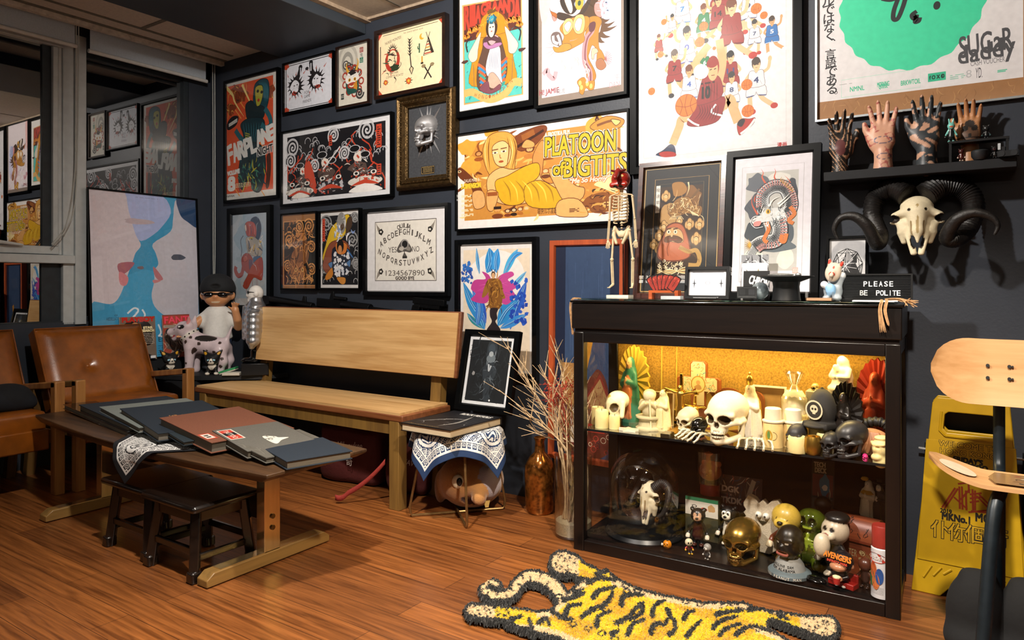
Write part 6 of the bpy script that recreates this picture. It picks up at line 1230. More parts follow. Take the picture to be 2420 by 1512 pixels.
# plush creature
t = thing('plush_toy','round tan plush creature with big eyes under the side table','plush toy',(-2.13,2.80,0),math.radians(30))
FUR = mat('plush_fur','attr',.95,bump=.6,bscale=220,sheen=.4)
body = sdf('body',[(E((0,.02,.135),(.165,.16,.132)),'a8743e'),(C((.055,-.12,.13),(.06,-.165,.10),.042,.036),'b07c44'),(E((.10,-.09,.155),(.06,.05,.075)),'a098a0'),(E((-.155,.03,.09),(.03,.06,.075)),'8a5c30'),(E((.05,-.14,.055),(.085,.05,.032),(0,12,0)),'3a1412','-',.012)],FUR,t,k=.035,res=60)
e = obj('eye',MB().color('d9cfb4').ball((-.045,-.128,.165),(.030,.016,.034),16),vm(.4),t);obj('pupil',MB().ball((-.036,-.142,.168),(.015,.008,.02),12),mm('101010',.3),e)
obj('tooth',MB().prism([(.082,.078),(.112,.082),(.105,.052),(.09,.05)],-.150,-.138,'y'),mm('c8a860',.5),t)
# ---- mercury glass bottle and the vase of twigs
def shaded_lathe(name,prof,m,par,n=40): return obj(name,MB().lathe(prof,n),m,par,smooth=60)
vb = at(1268,1213,z=0);vb = Vector((vb.x,vb.y+.03,0))
t = thing('bottle_vase','amber mercury glass bottle on the floor beside the twig vase','vase',vb)
shaded_lathe('body',[(.0,.002),(.062,.002),(.070,.02),(.076,.19),(.072,.23),(.05,.27),(.026,.295),(.022,.345),(.030,.365),(.024,.368),(.018,.34)],mat('mercury_glass','8a5422',.16,.75,nscale=45,namt=.45,bump=.15,bscale=60),t)
vv = Vector((-1.515,2.745,0));t = thing('glass_vase','tall clear glass cylinder vase with sand on the floor beside the cabinet','vase',vv)
VG = glass('vase_glass',.07,(.94,.95,.93))
shaded_lathe('body',[(0,.003),(.076,.003),(.083,.012),(.085,.36),(.081,.36),(.079,.02),(0,.016)],VG,t)
obj('sand',MB().lathe([(0,.0165),(.0785,.0165),(.0785,.07),(0,.074)],32),mat('pale_sand','b0a488',.9,nscale=300,namt=.2),t)
TWG = mat('dry_twig','b39a78',.8,nscale=60,namt=.2);R = random.Random(8);mouth = vv+Vector((0,0,.36))
TIPS = [(1182,794,-.10),(1200,815,-.05),(1205,832,.0),(1312,819,.05),(1326,850,.1),(1275,861,.0),(1284,880,-.05),(1202,890,-.1),(1179,921,-.15),(1223,878,.0),(1227,979,-.12),(1235,963,-.05),(1300,870,.12),(1340,845,-.02),(1250,985,-.15),(1262,940,.05),(1310,900,-.1),(1330,880,.12),(1345,900,.0),(1352,870,.05),(1290,930,.1),(1232,1030,-.1),(1225,1010,0),(1360,905,.1),(1320,930,-.15),(1370,960,.08),(1380,985,.0),(1392,1000,.06),(1376,940,-.05)]
bt = thing('twig_bunch','bunch of pale dry twigs with red sprigs standing in the clear vase','twigs',vv+Vector((0,0,.07)),group=None)
for i,(u,v,dy) in enumerate(TIPS):
    tip = at(u,v,y=vv.y+dy) if u < 1350 else mouth+Vector((R.uniform(-.06,.03),R.uniform(-.02,.06),R.uniform(.25,.42)));b0 = Vector((R.uniform(-.05,.05),R.uniform(-.05,.05),.006));mo = Vector((R.uniform(-.05,.05),R.uniform(-.05,.05),.29));tl = tip-bt.location
    mid = mo+(tl-mo)*.5+Vector((R.uniform(-.03,.03),R.uniform(-.03,.03),R.uniform(.01,.06)));m = MB();q = crom([b0,mo,mid,tl],5);m.tube([tuple(p) for p in q],[.0042-.0028*j/(len(q)-1) for j in range(len(q))],5)
    for j in range(4):
        p = Vector(q[R.randint(7,len(q)-2)]);d = (tl-mo).normalized()+Vector((R.uniform(-.8,.8),R.uniform(-.8,.8),R.uniform(-.2,.5)));m.tube([p,p+d*R.uniform(.02,.05),p+d*R.uniform(.06,.1)],[.0022,.0016,.001],4)
    obj('twig',m,TWG,bt)
RB = mat('dried_red_sprig','8a2a1c',.8,nscale=60,namt=.2);m = MB()
for i in range(14):
    c = at(R.uniform(1292,1350),R.uniform(905,975),y=vv.y+R.uniform(-.08,.08))-bt.location;m.tube([Vector((0,0,.3))*.6+c*.4,c*.9,c],.0012,4)
    for j in range(16): d = Vector((R.gauss(0,.018),R.gauss(0,.018),R.gauss(0,.02)));m.tube([c,c+d],.0007,3);m.ball(c+d,.0034,5)
obj('red_sprig',m,RB,bt)
# ================================================================ TOY FIGURES IN THE CORNER
SKN = 'c48a5e'
bt_ = thing('toy_figure','large vinyl toy boy in black cap, sunglasses and white tee','toy figure',(-4.45,2.93,.522),math.radians(48))
S_ = .70
def m_(a): return tuple(x*S_ for x in a)
def sc_(items): return items
b = sdf('body',[(E((0,0,.745),(.135,.125,.115)),SKN),(E((0,-.045,.70),(.105,.085,.075)),SKN),(mx(E((.135,.01,.735),(.03,.02,.04))),SKN),(C((0,0,.62),(0,0,.56),.05,.06),SKN),(E((0,-.125,.725),(.022,.02,.018)),'bd8055'),(C((0,0,.55),(0,0,.38),.09,.09),SKN),
    (P([(.10,0,.54),(.20,-.02,.42),(.20,-.10,.50),(.185,-.12,.58)],[.045,.042,.04,.034]),SKN),(E((.18,-.125,.615),(.03,.022,.038)),SKN),(P([(-.10,0,.54),(-.20,-.07,.45),(-.28,-.16,.38)],[.045,.04,.034]),SKN),(E((-.30,-.19,.365),(.032,.034,.026)),SKN)]
    + [(C((.165+.012*i,-.135,.63),(.155+.022*i,-.155-.004*i,.668-.006*abs(i-1)),.011,.009),SKN,'+',.006) for i in range(4)] + [(C((.155,-.13,.60),(.125,-.155,.625),.012,.009),SKN,'+',.006)] + [(C((-.31+.014*i,-.205,.36),(-.325+.018*i,-.245,.345),.011,.009),SKN,'+',.006) for i in range(4)] + [(C((-.28,-.2,.365),(-.265,-.225,.355),.011,.009),SKN,'+',.006)]
    + [(C((-.05,-.128,.665),(.05,-.13,.672),.012,.012),'d8c0a0','p'),(C((-.045,-.13,.663),(.048,-.132,.671),.006,.006),'3a201a','p'),(C((-.09,-.118,.80),(-.02,-.13,.775),.009,.007),'2a1a12','p'),(C((.09,-.118,.805),(.02,-.13,.775),.009,.007),'2a1a12','p')],vm(.4),bt_,k=.03,res=84,sc=S_)
sdf('t_shirt',[(C((0,0,.535),(0,.0,.36),.118,.135),'d4d2cc'),(mx(C((.07,0,.55),(.155,-.01,.475),.062,.066)),'d4d2cc'),(E((0,0,.32),(.14,.12,.03)),'d4d2cc')],vm(.6),bt_,k=.03,res=60,sc=S_)
sdf('jeans',[(E((0,0,.30),(.125,.10,.06)),'1f2c44'),(mx(C((.065,0,.28),(.075,0,.05),.07,.06)),'1f2c44'),(mx(E((.08,-.03,.03),(.06,.10,.035))),'22242a')],vm(.7),bt_,k=.02,res=50,sc=S_)
cp = sdf('cap',[(E((0,.02,.835),(.158,.15,.12)),'17191c'),(E((0,.03,.80),(.168,.16,.085)),'15171a'),(E((0,.17,.73),(.12,.11,.05),(-28,0,0)),'131518'),(E((0,-.05,.72),(.2,.16,.055)),'15171a','-',.02),(B((.03,-.16,.845),(.028,.02,.018),.004),'a8876a','p'),(E((0,-.19,.83),(.07,.08,.03)),'0a0a0c','-',.01)],vm(.85),bt_,k=.03,res=64,sc=S_)
gl = MB().color('08080a');gl.ball((.058,-.122,.745),(.055,.022,.026),14).ball((-.058,-.122,.745),(.055,.022,.026),14);gl.tube([(-.03,-.14,.752),(.03,-.14,.752)],.010,8)
for s in (-1,1): gl.tube([(.105*s,-.105,.752),(.14*s,-.03,.755),(.15*s,.04,.75)],.009,6)
link('sunglasses',mesh_from('sunglasses',gl.v,gl.f,gl.c),vm(.12,0,.6),bt_,sc=S_)
# spotted dog
dt = thing('toy_dog','white vinyl toy dog with brown spots, open jaws and studded collar','toy dog',(-4.36,2.77,.5218),math.radians(30))
W_ = 'c9b8bc';SP = '3a2a24'
dog = sdf('body',[(C((-.06,0,.20),(.11,0,.17),.068,.066),W_),(C((-.08,0,.22),(-.115,0,.27),.06,.05),W_),(E((-.125,0,.295),(.062,.05,.048),(0,18,0)),W_),(C((-.15,0,.285),(-.225,0,.268),.040,.024),W_),(C((-.13,0,.258),(-.205,0,.228),.022,.018),W_),(E((-.246,0,.276),(.018,.017,.017)),'0e0e10'),
    (C((-.09,-.03,.32),(-.083,-.042,.375),.024,.006),W_),(C((-.09,.03,.32),(-.083,.042,.375),.024,.006),W_),(C((.15,0,.20),(.195,0,.31),.018,.005),W_),
    (C((-.075,-.04,.16),(-.08,-.045,.02),.036,.024),W_),(C((-.075,.04,.16),(-.08,.045,.02),.036,.024),W_),(C((.13,-.04,.15),(.155,-.045,.08),.046,.026),W_),(C((.155,-.045,.08),(.135,-.045,.02),.026,.022),W_),(C((.13,.04,.15),(.155,.045,.08),.046,.026),W_),(C((.155,.045,.08),(.135,.045,.02),.026,.022),W_),
    (E((-.10,-.045,.012),(.034,.022,.013)),W_),(E((-.10,.045,.012),(.034,.022,.013)),W_),(E((.115,-.045,.012),(.034,.022,.013)),W_),(E((.115,.045,.012),(.034,.022,.013)),W_),
    (E((-.19,0,.249),(.055,.03,.010),(0,-22,0)),'b04a50','p'),(E((.04,-.05,.235),(.075,.05,.022)),'26221f','p'),(E((-.135,-.05,.31),(.030,.02,.016)),'1a1614','p'),(E((-.085,-.05,.355),(.014,.022,.03)),'c07a78','p')]
    + [(E((x,y,z),r),SP,'p') for x,y,z,r in ((-.03,-.07,.14,(.022,.02,.035)),(-.09,-.06,.21,.014),(-.06,-.06,.24,.011),(.0,-.07,.20,.013),(.14,-.06,.21,.014),(.11,-.08,.14,.016),(.16,-.07,.10,.012),(-.085,-.06,.07,.013),(.05,-.07,.15,.012),(-.17,-.03,.30,.006),(-.19,-.03,.29,.005),(.15,-.07,.05,.012))] + [(E((-.146,-.052,.312),(.009,.01,.006)),'e8e4e0','p')],vm(.35),dt,k=.03,res=110)
tm = MB()
for i in range(8):
    for z,d in ((.262,-1),(.245,1)): x = -.155-.009*i;tm.add([(x-.004,-.02,z-.004*i*.2),(x+.004,-.02,z-.004*i*.2),(x,-.022,z+.010*d)],[(0,1,2)])
obj('teeth',tm,mm('e0dccc',.4),dt,solid=.002)
m = MB();m.M = Matrix.Translation((-.098,0,.245)) @ Euler((0,math.radians(-38),0)).to_matrix().to_4x4();m.lathe([(.060,-.012),(.064,-.012),(.064,.012),(.060,.012),(.060,-.012)],28);co = obj('collar',m,mm('c9c2b8',.5),dt)
m2 = MB();m2.M = m.M
for i in range(12): a = i*math.pi/6;m2.ball((.064*math.cos(a),.064*math.sin(a),0),.0055,8)
obj('stud',m2,mm('1a1a1c',.3,.5),co)
# two small black and white toy terriers
def terrier(loc,rot,label):
    t = thing('toy_dog',label,'toy dog',loc,rot,'small black and white toy terriers');K_,Wt = '131416','cfc9bc'
    sdf('body',[(E((0,0,.10),(.043,.040,.038)),K_),(E((0,-.028,.088),(.028,.022,.020)),K_),(E((0,.03,.045),(.03,.045,.032)),K_),(E((0,-.01,.055),(.022,.02,.02)),Wt)] + [(P([(x*s,y,.04),(x*1.25*s,y-.004,.010)],[.013,.011]),K_ if y > 0 else K_) for s in (-1,1) for x,y in ((.022,-.012),(.026,.055))] + [(E((x*1.25*s,y-.010,.008),(.012,.016,.008)),Wt) for s in (-1,1) for x,y in ((.022,-.012),(.026,.055))]
        + [(mx(C((.028,.005,.125),(.058,.01,.160),.022,.004)),K_),(mx(E((.045,-.014,.146),(.013,.014,.017),(0,35,0))),'b98a1e','p'),(C((0,-.05,.135),(0,-.055,.085),.011,.012),Wt,'p'),(E((0,-.055,.078),(.024,.022,.014)),Wt,'p'),(mx(E((.020,-.044,.100),(.008,.012,.0045),(0,15,0))),'9fd0e0','p'),(E((0,-.054,.092),(.008,.008,.006)),'0a0a0a','p'),(E((0,.0,.072),(.034,.034,.006)),Wt,'p'),(C((0,-.044,.073),(.012,-.042,.069),.002,.002),'2a2420','p')],vm(.4),t,k=.014,res=80)
    return t
terrier((-4.45,2.585,.5218),math.radians(75),'small black and white toy terrier by the armchair, facing right')
terrier((-4.21,2.735,.5218),math.radians(45),'small black and white toy terrier in front of the spotted dog, facing forward')
# silver padded jacket figure
st = thing('toy_figure','standing toy man in a silver padded jacket on a black block','toy figure',(-4.02,2.93,.5215),math.radians(-40))
obj('base',MB().box((0,0,.038),(.20,.17,.076)),BLK,st,bevel=.003)
sdf('trousers',[(mx(C((.028,0,.26),(.032,0,.11),.032,.026)),'0b0b0d')],vm(.3),st,res=40);sdf('boots',[(mx(C((.032,0,.15),(.034,0,.10),.033,.033)),'0a0a0c'),(mx(E((.035,-.03,.093),(.032,.062,.018))),'0a0a0c')],vm(.2,0,.4),st,k=.015,res=40)
it = []
for i in range(6): z = .245+.040*i;rx = .100-.004*abs(i-1) if i < 5 else .078;it.append((E((0,0,z),(rx,rx*.8,.034)),'b9babd'))
for s in (-1,1):
    for i in range(5): z = .225+.042*i;it.append((E((s*(.112-.006*i),-.01,z),(.04,.044,.032)),'b9babd'))
    it.append((C((s*.112,-.01,.21),(s*.108,-.02,.185),.018,.016),'b9babd'))
it += [(C((0,0,.455),(0,0,.485),.048,.045),'b9babd'),(B((0,-.072,.34),(.005,.012,.11),.003),'d0d0d4')]
sdf('padded_jacket',it,vm(.25,.85),st,k=.024,res=90)
hd = sdf('head',[(E((0,0,.535),(.043,.048,.052)),'d6d2cc'),(C((0,-.022,.51),(0,-.032,.488),.034,.022),'d6d2cc'),(C((0,-.045,.535),(0,-.053,.52),.009,.010),'d6d2cc'),(mx(E((.043,.003,.53),(.008,.012,.016))),'d6d2cc'),(C((0,0,.49),(0,0,.46),.03,.03),'d6d2cc'),(C((-.014,-.05,.506),(.014,-.05,.506),.003,.003),'8a8480','p')],vm(.4),st,k=.012,res=50)
m = MB();m.ball((.018,-.048,.54),(.015,.006,.011),12).ball((-.018,-.048,.54),(.015,.006,.011),12)
for s in (-1,1): m.tube([(.032*s,-.042,.543),(.046*s,0,.54)],.0025,6)
obj('sunglasses',m,mm('0a0a0c',.15),hd)
o = obj('card_box',MB().box((0,0,.009),(.11,.075,.018)),mm('c9c4b8',.6),None,(-4.09,2.80,.5215),math.radians(40),bevel=.002);tag(o,'small white card box on the black corner board','box')
t = thing('card_box','small green card box tilted on the white one','box',(-4.15,2.82,.5285),(math.radians(0),math.radians(-16),math.radians(40)));obj('lid',MB().box((0,0,.021),(.11,.075,.012)),mm('2f8a52',.5),t,bevel=.002);obj('tray',MB().box((0,0,.012),(.106,.071,.008)),mm('c0b8a8',.6),t)
# ================================================================ DISPLAY CABINET
CA = at(1355.5,1297,z=0);CB = at(2128.5,1467.5,z=0);CYAW = math.atan2(CB.y-CA.y,CB.x-CA.x);CL_,CD = 1.21,.40
CW = wood('black_brown_cabinet','050303','120a07',0,16,.36,coat=.15);CWV = wood('cabinet_post','050303','110a07',2,16,.36,coat=.15)
cab = thing('display_cabinet','dark wooden display cabinet with glass sides and a lit upper shelf','display cabinet',CA,CYAW)
FH = .917
for x in (0,CL_-.046):
    for y in (0,CD-.04): obj('post',MB().bx(x,x+.046,y,y+.04,0,FH),CWV,cab,bevel=.003)
for z0,z1 in ((0,.045),(FH-.042,FH)):
    for y in (0,CD-.04): obj('rail',MB().bx(.046,CL_-.046,y+.002,y+.038,z0,z1),CW,cab,bevel=.003)
    for x in (.003,CL_-.043): obj('side_rail',MB().bx(x,x+.04,.04,CD-.04,z0,z1),CW,cab,bevel=.003)
obj('floor_board',MB().bx(.04,CL_-.04,.038,CD-.038,.03,.052),CW,cab)
obj('top_board',MB().bx(.004,CL_-.004,.004,CD-.004,FH+.0005,FH+.014),CW,cab)
obj('lid_box',MB().bx(-.006,CL_+.004,-.006,CD,FH+.0145,1.04),CW,cab,bevel=.004)
obj('lid_edge',MB().bx(-.012,CL_+.010,-.012,CD+.004,1.0405,1.05),mat('black_gloss_edge','0a0808',.2,nscale=30,coat=.5),cab,bevel=.003)
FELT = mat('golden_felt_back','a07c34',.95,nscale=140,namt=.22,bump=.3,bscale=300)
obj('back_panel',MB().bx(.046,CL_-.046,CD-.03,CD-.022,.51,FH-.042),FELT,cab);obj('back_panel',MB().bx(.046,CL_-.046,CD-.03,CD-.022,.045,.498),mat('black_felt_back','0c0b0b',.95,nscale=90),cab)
CG = glass('cabinet_glass',.022)
obj('front_glass',MB().add([(.046,.012,.045),(CL_-.046,.012,.045),(CL_-.046,.012,FH-.042),(.046,.012,FH-.042)],[(0,1,2,3)]),CG,cab)
for x in (.014,CL_-.014): obj('side_glass',MB().add([(x,.04,.045),(x,CD-.04,.045),(x,CD-.04,FH-.042),(x,.04,FH-.042)],[(0,1,2,3)]),CG,cab)
SHZ = .505
obj('glass_shelf',MB().bx(.03,CL_-.03,.045,CD-.045,SHZ-.009,SHZ),glass('smoked_shelf_glass',.16,(.2,.16,.1)),cab);obj('shelf_edge',MB().bx(.03,CL_-.03,.042,.0449,SHZ-.009,SHZ),mm('14181a',.2),cab)
led = obj('light_strip',MB().bx(.06,CL_-.06,.225,.245,FH-.010,FH-.0005),mat('warm_led','ffd070',.5,emit=14),cab)
d = bpy.data.lights.new('cabinet_light','AREA');d.shape = 'RECTANGLE';d.size = .95;d.size_y = .03;d.energy = 7;d.color = (1,.73,.28)
o = bpy.data.objects.new('cabinet_light',d);COL.objects.link(o);o.parent = cab;o.location = (CL_/2,.235,FH-.014);o.rotation_euler = (math.radians(-12),0,0)
def pl(u,y,z,vt): p = at(u,0,y=y);h = at(u,vt,y=y).z-z;return Vector((p.x,p.y,z)),h
UP,LO = SHZ+.0005,.0525
WAX = mat('ivory_wax','d8c68a',.5,nscale=20,namt=.04);WAX.node_tree.nodes['Principled BSDF'].inputs['Subsurface Weight'].default_value = .15
def candle(label,u,y,vt,w,z=UP,m=None,grp='pale pillar candles on the upper shelf'):
    p,h = pl(u,y,z,vt);r = w*p.y/1.0/FX/2*1.05;t = thing('candle',label,'candle',p,group=grp)
    obj('body',MB().lathe([(0,0),(r*.97,0),(r,.004),(r,h-.004),(r*.9,h),(r*.75,h-.004),(0,h-.006)],28),m or WAX,t);obj('wick',MB().tube([(0,0,h-.008),(.001,0,h+.006)],.0012,5),mm('2a2018',.9),t)
candle('tall pale candle at the left front corner of the upper shelf',1422,2.70,968,34);candle('tall pale candle half hidden behind the front left one',1413,2.76,961,32)
candle('short pale candle beside the two tall ones',1452,2.71,981,27);candle('short pale candle in front of the jar candles',1884,2.705,1030,37);candle('pale candle behind the gold cup',1935,2.80,1005,40);candle('low pale candle peeking out behind the gold cup',1948,2.745,1022,30)
# ---- skulls
def skull(label,u,y,vt,cols,rot=0,z=UP,cat='skull',m=None,tip=0,wide=1,name='model_skull',jaw=True,grp=None):
    p,h = pl(u,y,z,vt);t = link(name,SKULL(cols,jaw=jaw),m or vm(.5),None,p,(math.radians(tip),0,math.radians(rot)),(h*wide,h*wide,h));return tag(t,label,cat,grp)
skull('large bone coloured human skull grinning at the front of the upper shelf',1716,2.735,924,BONE,-12,wide=1.08)
skull('small pale skull beside the glossy black one',1623,2.78,961,('c9bb96','6a5434','d8cca8'),-18)
skull('glossy black skull tucked beside the large skull',1650,2.735,984,('0f0e0d','040404','1a1918'),-25,m=vm(.15,0,.6))
skull('charcoal skull with bared teeth near the right end of the upper shelf',2008,2.73,993,('2b2a2b','0a0a0a','4a4846'),-38,m=vm(.4))
skull('small charcoal skull left of the bigger charcoal one',1962,2.705,1020,('232223','080808','35322f'),-20,m=vm(.45))
skull('little bright pink skull candle at the right front of the upper shelf',2045,2.70,1072,('b8286a','7a1444','d0407f'),20)
skull('black and white painted skull mug with a yellow side',1882,2.745,1001,('26262a','d8d4c8','d8d4c8'),-15)
skull('skull shaped gold coloured jar beside the black cap figure',1925,2.90,905,('c0a868','3a2a14','d8c890'),-25,m=vm(.35,.4),z=.70,jaw=False)
skull('shiny gold skull at the front of the lower shelf',1752,2.735,1226,('a88440','4a3414','c8a860'),-8,LO,wide=1.16,m=vm(.25,.9))
skull('tiny white skull figure in front of the dark bust',1890,2.70,1353,('cfc8b8','3a342a','d8d0c0'),10,LO)
# candle face of folded wax and pale folded ornament
p,h = pl(2082,2.72,UP,1032)
t = sdf('wax_candle',[(E((0,.03,.55),(.34,.36,.42)),'c9a468'),(E((0,-.24,.52),(.09,.14,.14)),'c9a468'),(mx(C((.06,-.3,.7),(.3,-.16,.74),.07,.06)),'c9a468'),(E((0,-.22,.2),(.22,.18,.15)),'c9a468'),(C((0,0,.05),(0,0,.3),.3,.24),'c9a468'),(mx(E((.15,-.36,.6),(.08,.12,.06))),'8a6a38','-',.03),(E((0,-.42,.3),(.14,.12,.025)),'8a6a38','-',.02),(E((0,.05,.95),(.26,.3,.1)),'c9a468')],WAX,None,p,math.radians(-40),h,k=.06,res=50)
tag(t,'yellow wax candle shaped like a wrinkled face at the right end of the upper shelf','candle')
p,h = pl(2058,2.80,UP,1012);t = sdf('shell_ornament',[(E((0,0,.5),(.7,.5,.5)),'a87a54')]+[(P([(-.5+.22*i,-.45,.2),(-.35+.2*i,-.52,.55),(-.2+.12*i,-.35,.9)],.06),'9a6844') for i in range(5)],vm(.5),None,p,0,h,k=.08,res=44);tag(t,'pale brown ribbed ornament behind the pink skull','ornament')
p,h = pl(2078,2.87,UP,962);m = MB();q = crom([(-.055,0,.0),(-.06,.0,.05),(-.035,0,.09),(.02,0,.1),(.05,0,.07)],14);m.tube(q,[.021*(1.12 if i % 4 < 2 else .9)*(1-.3*i/len(q)) for i in range(len(q))],14)
t = obj('horn',m,vm(.55) if 0 else mm('17181a',.5,bump=.2),None,p+Vector((-.01,0,.01)),math.radians(-10));tag(t,'curved dark ribbed horn behind the charcoal skull','horn')
# ---- standing robed figures
def halo(par,w,h,c,z,dep,n=44,rough=.5):
    m = MB();vs = [(0,0,z)];fs = []
    for i in range(n): a = 2*math.pi*i/n;k = 1 if i % 2 else .93;vs.append((w*k*math.cos(a),.0 if i % 2 else -.02*w*4,z+h*k*math.sin(a)))
    vs += [(x,y+dep,zz) for x,y,zz in vs];N = n+1
    for i in range(n): j = i % n+1;l = (i+1) % n+1;fs += [(0,j,l)[::-1],(N,N+j,N+l),(j,N+j,N+l,l)]
    m.add(vs,fs);return obj('halo',m,mm(c,rough),par,smooth=0)
def mary(label,u,y,vt,cols,rot=0,z=UP,hal=None,m=None,cat='statuette',base=None,crown=None,wide=1):
    p,h = pl(u,y,z,vt);hh = h*(.86 if hal else 1)*(.88 if crown else 1);t = thing('statuette',label,cat,p,math.radians(rot));o = link('figure',MARY(*cols),m or vm(.45),t,(0,0,0),0,(hh*(.74 if hal else wide),hh*(.8 if hal else 1),hh))
    if hal: halo(t,h*.235,h*.46,hal,h*.52,.012,rough=.45).location = (0,h*.085,0)
    if crown: obj('crown',MB().lathe([(hh*.05,hh*.95),(hh*.06,hh*1.0),(hh*.07,hh*1.05),(hh*.05,hh*1.10),(.004,hh*1.12),(.006,hh*1.16),(0,hh*1.18)],12),mm('c09a40',.3,.8),t)
    return t
mary('painted robed statuette in a green mantle inside a scalloped yellow halo',1489,2.90,812,('b06a44','2f6f5c','c99a6a','8a4a44'),-8,hal='c0a03c')
mary('plain cream robed statuette near the left of the upper shelf',1567,2.80,917,('d8c690','d8c690','d8c690','d8c690'),-20)
mary('white robed statuette with a gilt crown behind the large skull',1772,2.84,884,('d8d0c0','d4ccba','c8b8a0','d0c8b4'),-10,crown=1)
mary('black robed statuette inside a ribbed black halo',1992,2.80,898,('1f1a17','17130f','2a221c','14110e'),-15,hal='1a1512',m=vm(.3))
mary('red robed statuette inside a ribbed red halo at the right end',2066,2.93,842,('8a2f1c','93321d','a84a2c','7a2616'),-14,hal='8a2416',m=vm(.4))
p,h = pl(1990,2.95,.70,840);t = thing('statuette','white statuette of a seated mother holding a child','statuette',p,math.radians(-25));o = sdf('figure',[(C((0,0,.1),(0,0,.55),.3,.2),'d8d2c2'),(E((0,0,.84),(.13,.13,.16)),'d8d2c2'),(C((0,.06,.8),(0,.08,.4),.15,.24),'d8d2c2'),(E((0,-.06,.82),(.085,.08,.11)),'d0c8b4'),(C((-.12,-.16,.45),(-.02,-.18,.62),.1,.07),'d0c8b4'),(E((-.06,-.2,.70),(.07,.07,.075)),'d0c8b4'),(mx(P([(.2,0,.62),(.24,-.12,.44),(.05,-.24,.44)],[.08,.07,.05])),'d8d2c2'),(E((0,-.08,.12),(.34,.26,.14)),'d8d2c2')],vm(.4),t,None,None,h,k=.05,res=54)
for u,lbl,y in ((1640,'frosted',2.95),): pass
o = obj('storage_box',MB().bx(-.09,.09,-.03,.05,0,.195),mm('9a9488',.6),None,(at(1965,0,y=2.955).x,2.955,UP),math.radians(2),bevel=.003);tag(o,'plain pale box standing behind the black cap figure','box')
# cherub on a column
p,h = pl(1535,2.80,UP,922);t = thing('statuette','small stone cherub resting on a short fluted column','statuette',p,math.radians(15));cm = mm('c0b48c',.6)
obj('column',MB().lathe([(0,0),(.36*h,0),(.36*h,.04*h),(.29*h,.08*h),(.27*h,.22*h),(.30*h,.27*h),(.36*h,.30*h),(.36*h,.34*h),(0,.34*h)],24),cm,t)
sdf('cherub',[(E((0,0,.85),(.16,.15,.15)),'c9bc94'),(E((0,.04,.90),(.17,.15,.13)),'b0a278'),(C((0,0,.45),(0,0,.66),.19,.13),'c9bc94'),(mx(P([(.15,0,.66),(.24,-.06,.52),(.08,-.16,.66)],[.06,.055,.05])),'c9bc94'),(mx(E((.2,.1,.6),(.1,.03,.16))),'b0a278')],vm(.6),t,None,None,h,k=.04,res=46)
# crucifixes
GLD = mat('polished_brass','b08a3c',.25,.9,nscale=40,namt=.06)
def crucifix(label,u,y,vt,z=UP,base=True):
    p,h = pl(u,y,z,vt);t = thing('crucifix',label,'crucifix',p,math.radians(-8));m = MB();m.box((0,0,h*.5),(h*.055,h*.04,h));m.box((0,0,h*.70),(h*.62,h*.04,h*.055));obj('cross',m,GLD,t,bevel=h*.01)
    if base: obj('foot',MB().lathe([(0,0),(h*.24,0),(h*.24,h*.03),(h*.15,h*.06),(h*.07,h*.12),(0,h*.14)],20),GLD,t)
    sdf('figure',[(C((0,-.05,.42),(0,-.05,.66),.055,.065),'b08a3c'),(E((0,-.06,.76),(.04,.045,.055)),'b08a3c'),(mx(P([(.05,-.05,.67),(.16,-.05,.70),(.29,-.045,.73)],[.03,.024,.02])),'b08a3c'),(mx(P([(.03,-.05,.42),(.035,-.075,.30),(.012,-.05,.16)],[.04,.034,.024])),'b08a3c'),(E((0,-.05,.43),(.065,.05,.05)),'c09a4a')],vm(.28,.9),t,None,None,h,k=.02,res=54)
crucifix('standing brass crucifix left of the ornate cross',1611,2.79,883);crucifix('smaller brass crucifix in front of the ornate cross',1644,2.83,935)
p,h = pl(1652,2.93,.60,852);t = thing('wall_cross','ornate inlaid cross with a round picture at its centre','cross',p,math.radians(2));W2 = h*.43
o_ = [(-.2,0),(.2,0),(.2,.42),(.55,.42),(.62,.48),(.62,.78-.02),(.55,.82),(.24,.82),(.24,1.2),(.17,1.28),(-.17,1.28),(-.24,1.2),(-.24,.82),(-.55,.82),(-.62,.76),(-.62,.48),(-.55,.42),(-.2,.42)];k_ = h/1.28
obj('cross_body',MB().prism([(x*k_,z*k_) for x,z in o_],-.012,.012,'y'),mm('8a4a24',.4),t,bevel=.002)
A = Art(1.24*k_,1.28*k_,5);A.poly([(.5+x/1.24*.86,(.02+z/1.28*.96)) for x,z in o_],'cfc4a0');A.scatter(50,.12,.36,.88,.62,.05,['4a8aa0','a8843c','c06a3a','7a9a6a','e0d8b8'],wd=.014);A.scatter(26,.36,.62,.64,.96,.05,['4a8aa0','a8843c','c06a3a','8a7a5a'],wd=.014);A.ell(.5,.48,.17,.19,'a8843c');A.ell(.5,.48,.145,.165,'d8c488');A.ell(.5,.52,.05,.05,'c99a6a');A.blob(.5,.42,.08,.06,'b08a5a');art_obj('inlay',A,INK(),t,(-.62*k_,-.0128,0))
